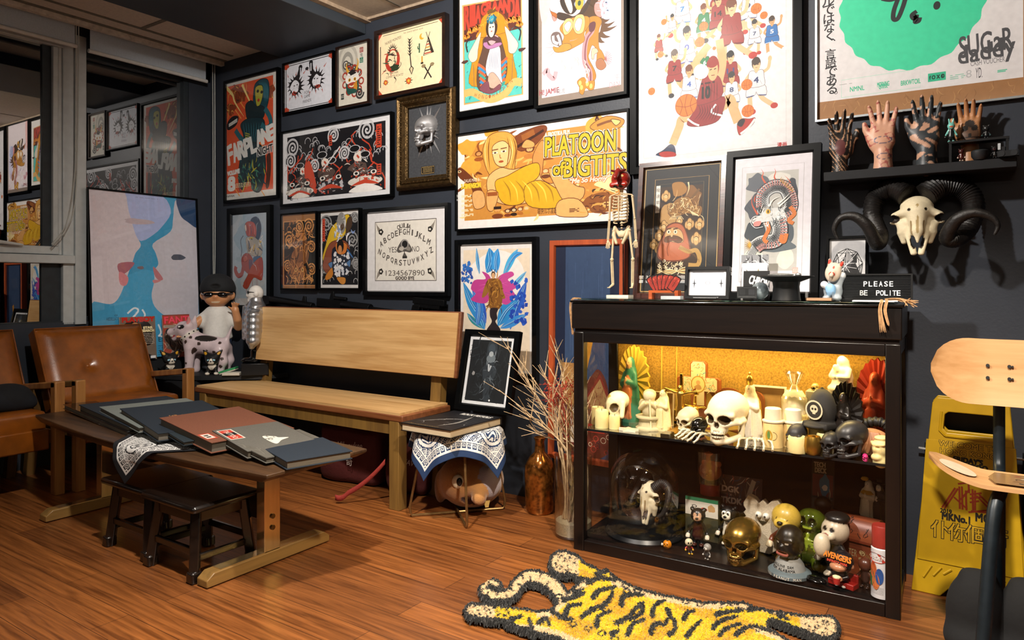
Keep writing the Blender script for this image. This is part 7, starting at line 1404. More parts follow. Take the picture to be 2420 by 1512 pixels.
# panels and pictures on the shelf
def panel(label,u0,u1,y,z,vt,draw,fm,fw=.006,dep=.012,cat='picture',name='small_picture',rot=0):
    a = at(u0,0,y=y).x;b = at(u1,0,y=y).x;h = at((u0+u1)/2,vt,y=y).z-z
    return frame(name,label,None,fw,fm,lambda A,q: draw(A),dep=dep,y=y,rect=(a,b,z,z+h),gl=False,cat=cat,yaw=CYAW,tilt=math.radians(-3))
def d_carv(A):
    A.rect(0,0,1,1,'b0983c'); 
    for i in range(9): A.line([(A.R.uniform(.1,.9),.1+.1*i),(A.R.uniform(.1,.9),.16+.1*i),(A.R.uniform(.1,.9),.2+.1*i)],.06,A.R.choice(['d8c468','8a7428','9a8638']),2)
    A.blob(.5,.35,.3,.12,'d0bc5c',.2);A.spiral(.5,.7,.3,.05,'8a7428',2)
panel('tall narrow carved yellow panel against the back of the cabinet',1563,1600,2.985,.56,815,d_carv,mm('c0a848',.6),.005,cat='panel',name='carved_panel')
def d_icon(A): A.rect(0,0,1,1,'c8b47a');A.blob(.5,.5,.25,.35,'8a7a4a',.2);A.ell(.5,.72,.12,.12,'d0b080');A.scatter(14,.1,.1,.9,.9,.1,['9a8a5a','d8c898','7a8a9a'],wd=.03)
panel('small pale holy picture behind the cream statuette',1546,1592,2.90,UP,926,d_icon,mm('b8a890',.5),.004)
def d_yel(A): A.rect(0,0,1,1,'b88a1c');A.scatter(160,0,0,1,1,.07,['d8b03c','8a5a10','e0c868','a8701c'],'blob');A.spl([(.2,.05),(.35,.6),(.5,.85),(.6,.6),(.8,.1)],'9a8a7a');A.scatter(30,.2,.1,.75,.8,.1,['c8b898','5a6a8a','e8dcb0'],wd=.03)
panel('white framed golden picture behind the jar candles',1778,1858,2.93,UP,912,d_yel,mm('d8d4c8',.5),.008)
# arched wooden triptych
p,h = pl(1722,2.95,UP,915);t = thing('triptych','arched wooden triptych behind the large skull','triptych',p,math.radians(2));WD = mm('7a4420',.5)
for s,n in ((0,'centre_panel'),(-1,'wing'),(1,'wing')):
    w_ = .055 if s == 0 else .05;pr = [(-w_,0),(w_,0),(w_,h*.8)]+[(w_*math.cos(a),h*.8+h*.19*math.sin(a)) for a in (.4,.8,1.2,1.57,1.94,2.34,2.74)]+[(-w_,h*.8)];q = obj(n,MB().prism(pr,-.005,.005,'y'),WD,t,(s*.105,-.012*abs(s),0),math.radians(-24*s));A = Art(2*w_,h,3+s);A.spl([(.12,.05),(.88,.05),(.88,.75),(.5,.93),(.12,.75)],'c0a04a',2);A.blob(.5,.4,.2,.3,'7a4a3a',.2);A.ell(.5,.62,.14,.14,'d0a878');art_obj('painting',A,INK(),q,(-w_,-.0055,0))
# jar candles, wrapped candle, cup
for lb,u,y,vt in (('lidded jar candle with a painted robed figure, left of the pair',1827,2.75,963),('lidded jar candle half hidden behind the skull mug',1874,2.79,966)):
    p,h = pl(u,y,UP,vt);r = .036;t = thing('jar_candle',lb,'candle',p,group='jar candles');obj('jar',MB().lathe([(0,0),(r,0),(r,h*.62),(r*.94,h*.64),(0,h*.64)],28),mm('d0b478',.3,coat=.4),t);obj('lid',MB().lathe([(0,h*.645),(r*1.08,h*.645),(r*1.08,h*.68),(r*.86,h*.70),(r*.80,h*.98),(r*.7,h),(0,h)],28),mm('d8ccb0',.4),t)
    A = Art(.05,h*.5,2);A.ell(.35,.5,.28,.3,'b08a2c');A.ell(.35,.55,.12,.2,'5a7a3a');A.ring(.65,.5,.3,.03,'6a5a3a',-90,90);o = art_obj('picture',A,INK(),t,(-.025,-r-.0008,h*.06))
    me = o.data;[setattr(v,'co',(math.sin((v.co.x-.025)/r)*r+.025,v.co.y+r-math.cos((v.co.x-.025)/r)*r,v.co.z)) for v in me.vertices]
p,h = pl(1877,2.88,UP,876);t = thing('wrapped_candle','tall white candle in a tied cellophane wrap','candle',p);obj('body',MB().lathe([(0,0),(.046,0),(.047,h*.62),(.03,h*.72),(0,h*.73)],28),mm('dcd6c4',.4),t);obj('wrap',MB().lathe([(.049,.0),(.050,h*.62),(.02,h*.74),(.012,h*.80),(.035,h*.97),(.028,h)],14),glass('cellophane',.12,(.95,.93,.86),.15),t,smooth=30);obj('label',MB().add([(-.03,-.0485,.01),(.03,-.0485,.01),(.03,-.0485,h*.2),(.02,-.0485,h*.27),(-.02,-.0485,h*.27),(-.03,-.0485,h*.2)],[(0,1,2,3,4,5)]),mm('4a4434',.5),t)
p,h = pl(1921,2.705,UP,1030);t = obj('gold_cup',MB().lathe([(0,0),(h*.32,0),(h*.44,h*.15),(h*.48,h*.45),(h*.44,h*.85),(h*.38,h),(h*.35,h*.97),(h*.38,h*.8),(0,h*.5)],32),mat('brushed_gold','a8843c',.3,.9,nscale=80,namt=.1,stretch=(1,1,.1)),None,p);tag(t,'round brushed gold cup at the front of the upper shelf','cup')
# small white and yellow animal skull, crystal pieces, stand
p,h = pl(1455,2.80,UP,910);t = sdf('animal_skull',[(E((0,.1,.72),(.34,.34,.28)),'d8ccaa'),(C((0,-.1,.6),(.05,-.2,.12),.24,.16),'cbbd94'),(mx(C((.3,0,.66),(.36,-.1,.3),.08,.07)),'d8ccaa'),(mx(E((.2,-.28,.55),(.11,.16,.12))),'4a3a1c','-',.04),(E((0,-.38,.34),(.08,.16,.09)),'4a3a1c','-',.03),(mx(C((.18,-.1,.28),(.16,-.24,.06),.09,.07)),'b8a878'),(E((-.1,-.1,.85),(.12,.2,.05)),'b09a4a','p')],vm(.55),None,p,math.radians(-20),h*.85,k=.06,res=54);tag(t,'small broken animal skull behind the left candles','skull')
CRY = glass('crystal',.2,(.95,.93,.85))
p,h = pl(1486,2.70,UP,1010);t = obj('crystal_star',MB().prism([(.045*(1 if i % 2 else .5)*math.cos(i*math.pi/5),.03*(1 if i % 2 else .5)*math.sin(i*math.pi/5)) for i in range(10)],0,h*.8),mm('d8d0b8',.1,coat=.8),None,p,smooth=0);tag(t,'clear crystal star block at the front of the upper shelf','ornament')
p,h = pl(1513,2.76,UP,942);t = thing('acrylic_stand','clear acrylic display stand in front of the cherub','stand',p,CYAW);m = MB();m.bx(-.05,.05,-.003,.003,0,h);m.bx(-.05,.05,-.05,.003,0,.004);obj('panel',m,glass('acrylic',.06),t);obj('edge',MB().beam((.05,-.004,0),(.044,-.004,h),.005,.006),mm('d8ccA0',.3),t)
for lb,u,vt,y in (('dark polished block at the front edge of the upper shelf',1577,1026,2.69),): p,h = pl(u,y,UP,vt);t = obj('glass_block',MB().bx(-.018,.018,-.03,.03,0,.016),mm('2a2418',.15,coat=.5),None,p,CYAW);tag(t,lb,'block')
# skeleton hands
def bonehand(label,u,y,vt,flip):
    p,h = pl(u,y,UP,vt);m = MB()
    for i in range(5):
        a = -.7+.33*i;L = [.055,.07,.075,.07,.055][i];q = [(.012*(i-2),.05,.018),(.020*(i-2),.015,h*.9),(.028*(i-2),-.02,h),(.030*(i-2)+.002,-.02-L*.35,h*.5),(.031*(i-2),-.03-L*.5,.004)];m.tube(crom(q,4),[.0042*(1.25 if j % 4 == 0 else .85) for j in range(17)],6)
    for i in range(5): m.ball((.011*(i-2),.055,.016),(.008,.012,.009),8)
    t = obj('skeleton_hand',m,mm('cfc6ac',.6),None,p,math.radians(flip));tag(t,label,'skeleton hand','skeleton hands on the upper shelf')
bonehand('skeleton hand resting to the left of the large skull',1645,2.71,1020,-35);bonehand('skeleton hand resting to the right of the large skull',1785,2.705,1038,12)
# cap headed figure
p,h = pl(1943,2.79,UP+.02,918);t = thing('toy_figure','black toy figure that is a big baseball cap on legs','toy figure',p,math.radians(-25));sdf('body',[(mx(C((.12,0,.3),(.16,0,.05),.09,.08)),'141414'),(mx(E((.18,-.06,.03),(.1,.15,.05))),'0e0e0e')],vm(.5),t,None,None,(h*.62,h*.62,h),k=.03,res=40);sdf('cap',[(E((0,0,.62),(.38,.36,.38)),'2a2826'),(B((0,0,.36),(.40,.38,.06),.05),'242220'),(E((0,-.3,.36),(.34,.3,.05)),'2c2a27'),(E((0,0,1.0),(.04,.04,.03)),'1a1816')],vm(.8),t,None,None,(h*.62,h*.62,h),k=.04,res=54)
A = Art(h*.36,h*.36,3);A.ell(.5,.5,.48,.48,'c8bca0');A.ell(.5,.5,.40,.40,'2a2826');A.ell(.5,.55,.22,.2,'c8bca0');A.ell(.42,.55,.06,.06,'1a1816');A.ell(.58,.55,.06,.06,'1a1816');A.rect(.42,.3,.58,.4,'c8bca0');art_obj('badge',A,INK(),t,(-h*.18,-h*.232,h*.46))
p,h = pl(1915,2.86,UP,920);t = sdf('statuette',[(C((0,0,.0),(0,0,.62),.14,.12),'8a7440')]+[(P([(-.12+.06*i,-.1,.65),(-.10+.05*i,-.14,.3),(-.14+.07*i,-.12,.02)],.025),'b09a5a') for i in range(5)]+[(mx(P([(.1,0,.62),(.16,-.08,.5),(.04,-.14,.5)],.04)),'b09a5a'),(E((0,0,.01),(.2,.18,.03)),'6a5830')],vm(.45,.3),None,p,math.radians(-20),h*.8,k=.03,res=50);tag(t,'gilded cloaked skeleton statuette beside the cap figure','statuette')
# ================================================================ LOWER SHELF
p = Vector((at(1522,0,y=2.81).x,2.815,LO));DR = .150
dm = thing('glass_dome','large glass dome on a black base with a horned sheep skull inside','glass dome',p)
obj('base',MB().lathe([(0,0),(DR+.014,0),(DR+.016,.008),(DR+.006,.022),(0,.022)],44),BLK,dm)
pr = [(DR,.0225),(DR,.215)]+[(DR*math.cos(a),.215+DR*.98*math.sin(a)) for a in [i*math.pi/20 for i in range(1,11)]];obj('dome',MB().lathe(pr,48),glass('dome_glass',.05),dm,smooth=180)
rt = thing('sheep_skull','pale sheep skull with dark horns under the glass dome','skull',p+Vector((.02,-.02,.045)),math.radians(-28));RAMM = RAM();link('skull',RAMM,vm(.6),rt,(0,0,0),(math.radians(-8),math.radians(-6),0),(.19,.19,.19))
HM = mat('dark_horn','1c1613',.55,nscale=30,namt=.35,bump=.4,bscale=90)
for s,q in ((-1,[(-.02,.02,.155),(-.05,.045,.185),(-.085,.05,.165),(-.105,.03,.12),(-.10,.0,.085),(-.085,-.02,.07)]),(1,[(.02,.02,.155),(.05,.04,.18),(.085,.045,.165),(.10,.03,.12),(.095,.01,.075),(.08,-.01,.055)])): obj('horn',horn_mesh(q,.022,.006),HM,rt)
def low(u,y,vt): return pl(u,y,LO,vt)
# pumpkin
p,h = low(1577,2.70,1276);t = thing('toy_pumpkin','small orange wind-up pumpkin with a grinning face','toy',p);sdf('body',[(E((.13*math.cos(a)*h*1.4,.13*math.sin(a)*h*1.4,h*.5),(h*.34,h*.34,h*.45)),'c97a14') for a in [i*1.047 for i in range(6)]]+[(mx(E((h*.18,-h*.5,h*.62),(h*.07,h*.2,h*.08))),'17120c','p'),(E((0,-h*.5,h*.48),(h*.05,h*.2,h*.06)),'17120c','p'),(E((0,-h*.5,h*.30),(h*.24,h*.25,h*.05)),'17120c','p')],vm(.35),t,k=.003,res=44);obj('stem',MB().tube([(0,0,h*.9),(.002,0,h*1.05)],[.005,.004],8),mm('2a2a1c',.6),t);obj('winder',MB().tube([(-h*.45,0,h*.35),(-h*.72,0,h*.38)],[.003,.006],8),mm('d0c8b8',.4),t)
# vinyl figures (all plain shapes)
def fig(label,u,y,vt,cols,rot=0,m=None,cat='toy figure',**k): p,h = low(u,y,vt);t = link('toy_figure',FIG(cols,**k),m or vm(.35,0,.2),None,p,math.radians(rot),h);return tag(t,label,cat)
B_,W2_ = '121212','cfc6b2'
fig('black and dark red toy figure with white hands beside the pumpkin',1650,2.80,1200,('1c1614','30100e',B_,W2_,B_,'3a1a10'),10,head=.19,ears=(.16,.96,.06,B_),snout=('b08a6c','141010'),extra=[(mx(E((.07,-.17,.86),(.05,.04,.07))),'b08a6c','p')])
fig('black and white smiling toy figure behind the gold skull',1722,2.88,1195,(B_,'cfc6b2',B_,W2_,B_,'cfc6b2'),-5,head=.2,ears=(.17,.97,.06,B_),snout=('cfc6b2','101010'),extra=eyes(.8,.2,.06,-.17,.04,.06))
fig('tumbled skeleton toy with yellow shoes and a red sleeve',1628,2.70,1272,('cfc4a4','3a1a18','a0302a','c99a24','1a1816','c99a24'),35,head=.26,legs=((.12,-.18),(-.02,-.12)),extra=[(mx(E((.09,-.24,.76),(.06,.06,.07))),'171310','p'),(E((0,-.26,.66),(.03,.04,.04)),'171310','p')])
fig('grey and white toy figure sitting in front of the black ones',1672,2.68,1284,('8a8680','2a2a2a','4a4846','a8a49c','3a3836','8a8680'),-20,head=.24,snout=('b8b2a8','101010'),belly=1.2)
fig('yellow headed toy figure in a brown jacket behind the dark bust',1858,2.83,1190,('b89a3c','5a2418','5a2418','c8b898','2a2420','6a4a2a'),-8,head=.24,snout=('c8a848','141010'),extra=[(mx(C((.05,-.235,.83),(.14,-.2,.83),.012,.012)),'17120c','p'),(mx(C((.095,-.22,.88),(.095,-.22,.78),.012,.012)),'17120c','p'),(C((0,-.14,.55),(0,-.15,.35),.05,.05),'7fa8b8','p')])
# pinked felt ghost
p,h = low(1806,2.87,1176);pts = []
for i in range(9): pts.append((-.30+.075*i,.98 if i % 2 == 0 else .90)) if i not in (0,1,7,8) else pts.append((-.36+.09*i,1.02 if i % 2 else .86))
pts += [(.36-.012*(i % 2)*4,.8-.06*i) for i in range(11)]+[(.12,.02),(-.12,.02)]+[(-.36+.012*(i % 2)*4,.2+.06*i) for i in range(11)]
t = thing('felt_plush','white felt plush with pinked edges and round eyes','plush toy',p,math.radians(-6));FELTW = mat('white_felt','b9ad98',.95,nscale=120,namt=.08,bump=.4,bscale=250)
obj('body',MB().prism([(x*h,z*h) for x,z in pts],-.016,.016,'y'),FELTW,t,bevel=.003)
for x in (-.07,.07): e = obj('eye',MB().ball((x*h,-.02,.70*h),(.062*h,.012,.062*h),14),mm('d8d4c8',.3),t);obj('pupil',MB().ball((x*h-.002,-.031,.70*h),(.02*h,.004,.02*h),10),mm('101010',.3),e)
obj('nose',MB().prism([(-.08*h,.60*h),(.08*h,.60*h),(0,.53*h)],-.020,-.0165,'y'),mm('17120f',.6),t)
for s in (-1,1): obj('arm',MB().ball((s*.30*h,-.02,.36*h),(.10*h,.014,.06*h),12),FELTW,t)
# dark bust
p,h = low(1866,2.72,1240);t = thing('bust','dark laughing bust on a lettered grey collar base','bust',p,math.radians(-22))
sdf('head',[(E((0,.02,.70),(.27,.29,.30)),'171310'),(E((0,-.07,.52),(.22,.23,.20)),'171310'),(E((0,-.27,.60),(.055,.06,.06)),'1d1814'),(mx(E((.27,.03,.62),(.04,.06,.09))),'171310'),(mx(C((.05,-.23,.73),(.18,-.19,.74),.04,.03)),'171310'),(E((0,-.27,.47),(.13,.09,.04)),'8a4a40','-',.02),(C((-.11,-.25,.44),(.11,-.25,.44),.03,.03),'241a16'),(mx(E((.1,-.25,.68),(.035,.04,.02))),'c8c0b0','p'),(C((0,0,.2),(0,0,.45),.2,.16),'171310')],vm(.35),t,k=.04,res=64,sc=h)
obj('collar',MB().lathe([(h*.32,h*.10),(h*.28,h*.22),(h*.20,h*.34),(h*.0,h*.34)],30),mm('8a8a86',.6),t);bs = obj('base',MB().lathe([(0,0),(h*.42,0),(h*.42,h*.06),(h*.33,h*.12),(0,h*.12)],36),mm('5a666a',.6),t)
def curve_text(par,txt,r,z,hgt,a0,a1,c,lean=0.):
    for i,ch in enumerate(txt):
        if ch == ' ': continue
        a = math.radians(a0+(a1-a0)*i/(len(txt)-1));A = Art(hgt*.8,hgt,1);A.text(ch,.5,.5,.95,c,bold=.03);o = art_obj('letter',A,mat('flat_ink','attr',.7),par,(r*math.sin(a),-r*math.cos(a),z),);o.rotation_euler = (-lean,0,a);o.data.transform(Matrix.Translation((-hgt*.4,0,0)))
curve_text(bs,'SALTED PEANUT MAN',h*.428,h*.005,h*.055,-62,62,'d8d4c8');curve_text(t,"FROM ALABAMA",h*.318,h*.13,h*.055,-50,50,'1a1a1a',math.radians(22));curve_text(t,"CHILLIN' SAM",h*.295,h*.20,h*.05,-45,45,'1a1a1a',math.radians(22))
# green glass figure
p,h = low(1918,2.87,1200);t = sdf('glass_figure',[(E((0,0,.78),(.25,.22,.22)),'3f4a10'),(C((0,0,.18),(0,0,.52),.24,.17),'343e0e'),(mx(P([(.2,0,.5),(.32,-.06,.36),(.2,-.16,.26)],[.07,.06,.05])),'56661a'),(mx(C((.12,-.1,.12),(.2,-.28,.06),.10,.08)),'4a5a14'),(mx(E((.09,-.22,.80),(.06,.08,.07))),'1a2006','-',.02)]+[(C((-.12,-.17-.01*i,.30+.055*i),(.12,-.17-.01*i,.30+.055*i),.014,.014),'7a8a28') for i in range(4)]+[(C((0,-.2,.28),(0,-.17,.56),.02,.02),'7a8a28'),(C((-.06,-.2,.68),(.06,-.2,.68),.02,.02),'8a9a30')],vm(.08,0,.8),None,p,math.radians(-12),h,k=.04,res=56);tag(t,'translucent green skeleton baby figure behind the dark bust','figurine')
# long faced toy, chest, hooded kid, can, couple
fig('white long faced toy with a pink nose in front of the domed chest',1974,2.78,1222,('b8aa94','1f1b1a','1f1b1a','b8aa94','1a1a1a','b8aa94'),-25,head=.22,snout=('c8bca4','8a4a44'),extra=[(E((0,-.36,.60),(.13,.13,.2)),'c8bca4'),(mx(E((.07,-.2,.84),(.05,.05,.04))),'141210','p'),(E((0,.06,.98),(.2,.2,.1)),'161412')])
p,h = low(2022,2.875,1213);t = thing('domed_chest','small reddish wooden chest with a domed engraved lid','chest',p,math.radians(-14));CHW_ = wood('chest_wood','4a2012','74381e',0,20,.4);L = .085
obj('body',MB().bx(-L,L,-.05,.05,0,h*.60),CHW_,t,bevel=.003);ld = obj('lid',MB().prism([(.054*math.cos(a),h*.62+h*.36*math.sin(a)) for a in [i*math.pi/12 for i in range(13)]],-L-.003,L+.003,'x'),CHW_,t,smooth=60);obj('lid_trim',MB().bx(-L-.005,L+.005,-.056,.056,h*.595,h*.635),mm('5a2412',.4),t)
m = MB();R = random.Random(4)
for i in range(30): x = R.uniform(-.07,.07);a = R.uniform(1.75,2.9);q = [(x+.006*j*R.uniform(-1,1),.0548*math.cos(a+.1*j),h*.62+h*.366*math.sin(a+.1*j)) for j in range(3)];m.tube(q,.0010,4)
obj('engraving',m,mm('1f0d08',.6),ld);A = Art(.10,h*.4,2);A.text('TER',.3,.75,.3,'8a7a5a',wid=.3);A.scatter(30,.55,.1,.95,.9,.06,['a89468','6a4a2a'],'ring',.02);art_obj('picture',A,INK(),t,(-.02,-.0508,h*.1))
p,h = low(1990,2.705,1300);t = thing('toy_figure','hooded toy kid with orange cap lettering, holding a popcorn tub','toy figure',p,math.radians(-18));link('body',FIG(('141318','4a1412','141318','b07a5a','1a1a22','b0a8a0'),head=.30,arms=[((.2,-.1,.34),(.06,-.22,.28)),((-.2,-.1,.34),(-.06,-.22,.28))],extra=[(E((0,-.24,.60),(.22,.16,.12)),'b07a5a'),(C((-.05,-.41,.56),(.05,-.41,.56),.006,.006),'5a2a1c','p'),(mx(E((.28,0,.62),(.05,.06,.07))),'b07a5a')]),vm(.3),t,None,None,h)
obj('chair',MB().bx(-h*.36,h*.36,-h*.10,h*.22,0,h*.16).bx(-h*.36,h*.36,h*.14,h*.24,0,h*.36),mm('8a1c16',.4),t,bevel=.003);obj('tub',MB().lathe([(0,0),(h*.08,0),(h*.11,h*.17),(0,h*.17)],12,(0,-h*.30,h*.15)),mm('b0302a',.5),t);obj('popcorn',MB().ball((0,-h*.30,h*.34),(h*.115,h*.11,h*.05),10),mm('d8ccA0',.8,bump=.5),t)
A = Art(h*.8,h*.30,3);A.text('AVENGERS',.5,.68,.5,'c9741c',wid=.95,bold=.010);A.text('INFINITY WAR',.52,.2,.2,'a8341c',wid=.7,bold=.006);o = art_obj('cap_lettering',A,mat('flat_ink','attr',.7),t,(-h*.4,-h*.33,h*.69));o.rotation_euler = (math.radians(-18),0,0)
p,h = pl(2084,2.70,LO,1240);r = .0335;t = thing('spray_can','spray can with a red cap at the right end of the lower shelf','spray can',p,math.radians(-30));obj('can',MB().lathe([(0,0),(r,0),(r,.004),(r*.99,h*.68),(r*.8,h*.71),(0,h*.71)],32),mm('c9c9cc',.35),t);obj('cap',MB().lathe([(r*.93,h*.70),(r*.93,h*.98),(r*.85,h),(0,h)],28),mm('8a2a22',.4),t);A = Art(.08,h*.66,6)
A.blob(.5,.82,.48,.10,'a83226',.12);A.text('GARDEN',.5,.825,.075,'d8d0cc',wid=.8,bold=.004);[A.ell(x,y,.17,.17,c) for x,y,c in ((.4,.56,'b0562c'),(.68,.44,'1f4a8a'),(.3,.38,'2a5a34'),(.52,.32,'c06a38'))];A.line([(.4,.72),(.4,.66)],.04,'a83226');A.lines_of_text(.12,.06,.85,.22,5,'3a3a40',.012);o = art_obj('label',A,INK(),t,(-.04,-r-.0016,h*.02))
for v in o.data.vertices: x = v.co.x-.04;v.co = (math.sin(x/(r+.001))*(r+.001)+.04,v.co.y+(r)*(1-math.cos(x/(r+.001))),v.co.z)
for lb,u,vt,c1,c2,hat in (('painted skeleton bride figurine with flowers in her hair',2052,1128,'b0a890','3a6a6a',0),('painted skeleton groom figurine in a black hat beside the bride',2078,1138,'17171a','17171a',1)):
    p,h = pl(u,2.935,.235,vt);t = thing('figurine',lb,'figurine',p,math.radians(-20),group='skeleton couple');obj('plinth',MB().bx(-.025,.025,-.025,.025,-.1825,0),BLKM,t);link('body',MARY(c1,c2 if hat else c1,'b8b2a0',c1),vm(.5),t,None,None,h*.97)
    if hat: obj('hat',MB().lathe([(0,h*.97),(h*.17,h*.97),(h*.17,h*.99),(h*.08,h*.995),(h*.075,h*1.06),(0,h*1.06)],20),BLKM,t)
    else: obj('flower',MB().ball((-.02*h,-.02,h*.99),(h*.09,h*.09,h*.05),8),mm('b08a2a',.7,bump=.6),t);obj('collar',MB().lathe([(h*.10,h*.70),(h*.17,h*.64),(h*.15,h*.62)],16),mm('a8802a',.6),t)
# cards and boxes at the back
def card(label,u0,u1,y,v0,v1,draw,cat='package',tilt=-8): 
    a,b = at(u0,0,y=y).x,at(u1,0,y=y).x;z1 = at((u0+u1)/2,v0,y=y).z;z0 = LO;w_,H = b-a,z1-z0;t = thing('package',label,cat,((a+b)/2,y,z0),(math.radians(tilt),0,CYAW));obj('card',MB().bx(-w_/2,w_/2,0,.004,0,H),mm('1a1416',.6),t);A = Art(w_,H,3);draw(A);art_obj('print',A,INK(),t,(-w_/2,-.0004,0))
def d_dgk(A): A.rect(0,0,1,1,'3a2224');A.scatter(60,0,.3,1,1,.1,['8a3430','2a3a5a','6a5a50','141012','a89a88'],wd=.02);A.text('DGK',.24,.78,.09,'b8a89c',wid=.42,bold=.008);A.text('×',.25,.69,.04,'b8a89c');A.text('TKDK',.27,.60,.09,'b8a89c',wid=.5,bold=.008);A.blob(.8,.45,.08,.05,'b0a090',.3);A.poly([(.62,.7),(.75,.98),(.85,.95),(.72,.66)],'a09484')
card('dark red printed package standing at the back behind the gold skull',1700,1797,2.955,1130,1200,d_dgk)
def d_tech(A): A.rect(0,0,1,1,'17181a');A.text('TECH',.35,.95,.05,'a09c90',wid=.5,bold=.012);A.text('DECK',.4,.89,.05,'a09c90',wid=.5,bold=.012);A.rect(.05,.62,.95,.85,'5a1f1a');A.blob(.6,.74,.22,.11,'2f5f7a',.2);A.blob(.6,.71,.12,.03,'b8b4a8',.2);A.rect(.05,.42,.95,.60,'3a3a36');A.scatter(30,.06,.42,.94,.6,.06,['a89a70','5a5a52','b0a898','6a2a22'],wd=.03)
card('dark printed package with a blue face at the back right',1914,1968,2.955,1092,1190,d_tech)
p = Vector((at(1664,0,y=2.90).x,2.90,LO));o = obj('card_box',MB().bx(-.07,.07,-.03,.03,0,at(1664,1178,y=2.87).z-LO),mm('3a3826',.6),None,p,CYAW+math.radians(-4));tag(o,'white and green card box behind the black toy figures','box');A = Art(.14,.075,4);A.rect(0,0,1,1,'c8c2b4');A.rect(0,.8,1,1,'2f7a54');A.ell(.28,.5,.08,.08,'2a2a2a');A.ell(.28,.5,.05,.05,'c8c2b4');A.ell(.58,.4,.1,.1,'b0382c');A.text('BIA',.28,.25,.1,'3a3a3a');A.blob(.8,.5,.12,.2,'b08a5c',.2);q = art_obj('print',A,INK(),o,(-.07,-.0305,at(1664,1178,y=2.87).z-LO-.075))
# bagged wax toy on a red jar
p = Vector((at(1678,0,y=2.95).x,2.95,LO));z1 = at(1678,1140,y=2.95).z-LO;z2 = at(1678,1066,y=2.95).z-LO;t = thing('jar_candle','red jar candle on a stand at the back of the lower shelf','candle',p);obj('stand',MB().bx(-.05,.05,-.03,.03,0,z1-.085),BLKM,t);obj('body',MB().lathe([(0,z1-.0845),(.04,z1-.0845),(.041,z1-.008),(.036,z1),(0,z1)],26),mm('8a2a20',.4),t)
t = thing('wax_toy','orange wax toy head with a raised hand, wrapped in clear film','ornament',p+Vector((0,0,z1+.0005)));hh = z2-z1;sdf('head',[(E((0,0,.36),(.36,.32,.30)),'b8603a'),(C((-.05,0,.6),(-.06,0,.80),.09,.07),'b8603a')]+[(C((-.06,0,.8),(-.16+.06*i,0,.97-.02*abs(i-2)),.03,.024),'b8603a') for i in range(5)]+[(E((-.2+.1*i,-.02,.62),(.07,.08,.09)),'c06a40') for i in range(6)]+[(mx(E((.12,-.3,.42),(.05,.05,.06))),'d89a78'),(E((0,-.34,.30),(.06,.06,.05)),'a84a30'),(C((-.06,-.31,.2),(.06,-.31,.2),.02,.02),'7a2a1c','p')],vm(.4),t,None,None,hh,k=.03,res=54)
obj('film',MB().lathe([(hh*.40,0),(hh*.44,hh*.5),(hh*.46,hh*1.02)],9),glass('cellophane',.12,(.95,.93,.86),.15),t)
p,h = low(1930,2.69,1358);t = obj('black_mask',MB().ball((0,0,h*.4),(.038,.022,h*.42),16).ball((.0,-.016,h*.45),(.03,.012,h*.2),12),mm('0c0b0b',.15,coat=.6),None,p,math.radians(-20));tag(t,'glossy black rounded trinket at the front of the lower shelf','trinket')
fig('small dark toy figure leaning by the spray can',2045,2.74,1318,('4a2416','2a1812','3a1e14','5a3420','1a1210','2a1a12'),-20,head=.22)
fig('black skeleton toy figure standing on the green glass figure side',1945,2.945,1172,('17171a','101012','17171a','202024','101012','101012'),0,head=.13,belly=.7)
# ================================================================ ON TOP OF THE CABINET
TZ = 1.0505
GT = glass('counter_glass',.12,(.75,.88,.84));o = obj('glass_sheet',MB().bx(.02,CL_-.02,.0,CD-.02,0,.005),GT,None,Vector((CA.x,CA.y,TZ+.0025)),CYAW);tag(o,'sheet of greenish glass lying on the cabinet top over banknotes','glass sheet')
R = random.Random(12)
for i in range(15):
    u = 1375+i*47;y = 2.665+R.uniform(0,.05);p = at(u,0,y=y+.022*(u-1360)/770);m = MB();cs = ['8fa89a','b0a48c','a8b0b4','9a8a7a','b8b4a8','7a9a94','a88a70'][i % 7];c2 = lin(['5a7a70','8a6a4a','7a8488','6a4a3a'][i % 4])
    m.color(cs);m.grid(lambda a,b: ((a-.5)*.11,(b-.5)*.055,.0006+.0015*math.sin(a*3.1)),8,4,lambda a,b: c2 if .35 < a < .6 and .2 < b < .8 else lin(cs));o = link('banknote',mesh_from('banknote',m.v,m.f,m.c),vm(.7),None,(p.x,p.y,TZ+.0002+.0001*i),R.uniform(-.25,.25));tag(o,'printed paper note pressed under the cabinet top glass','banknote','notes under the cabinet top glass')
GZ = TZ+.0078
# ---- model skeleton wearing a red mask, on a small stand
sk = thing('model_skeleton','small model skeleton standing on the left of the cabinet top','skeleton model',(at(1467,0,y=2.80).x,2.80,GZ),math.radians(4));BN = mat('model_bone','cdb894',.5,nscale=60,namt=.08);z_ = lambda v: at(1467,v,y=2.80).z-GZ;uu = lambda u: (u-1467)*2.80/.8316*.0 + (at(u,0,y=2.80).x-at(1467,0,y=2.80).x)
obj('stand',MB().bx(-.055,.045,-.03,.035,0,.012),mm('c0bcae',.6),sk);obj('rod',MB().tube([(.0,.03,.012),(0,.03,z_(560))],.003,6),mm('2a2a2c',.4,.8),sk)
m = MB();ct_,cb_ = z_(460),z_(530)
for i in range(9):
    z = ct_-.006-(ct_-cb_)*i/9.5;w = .028+.010*math.sin(math.pi*(i+1)/10); 
    for s in (-1,1): m.tube([(s*.003,.012,z+.006),(s*w*.8,.012,z+.004),(s*w,-.004,z-.004),(s*w*.75,-.02,z-.010),(s*.006,-.024,z-.012)],.0026,6)
m.tube([(0,-.024,ct_-.01),(0,-.026,cb_+.02)],[.005,.003],6);obj('rib_cage',m,BN,sk)
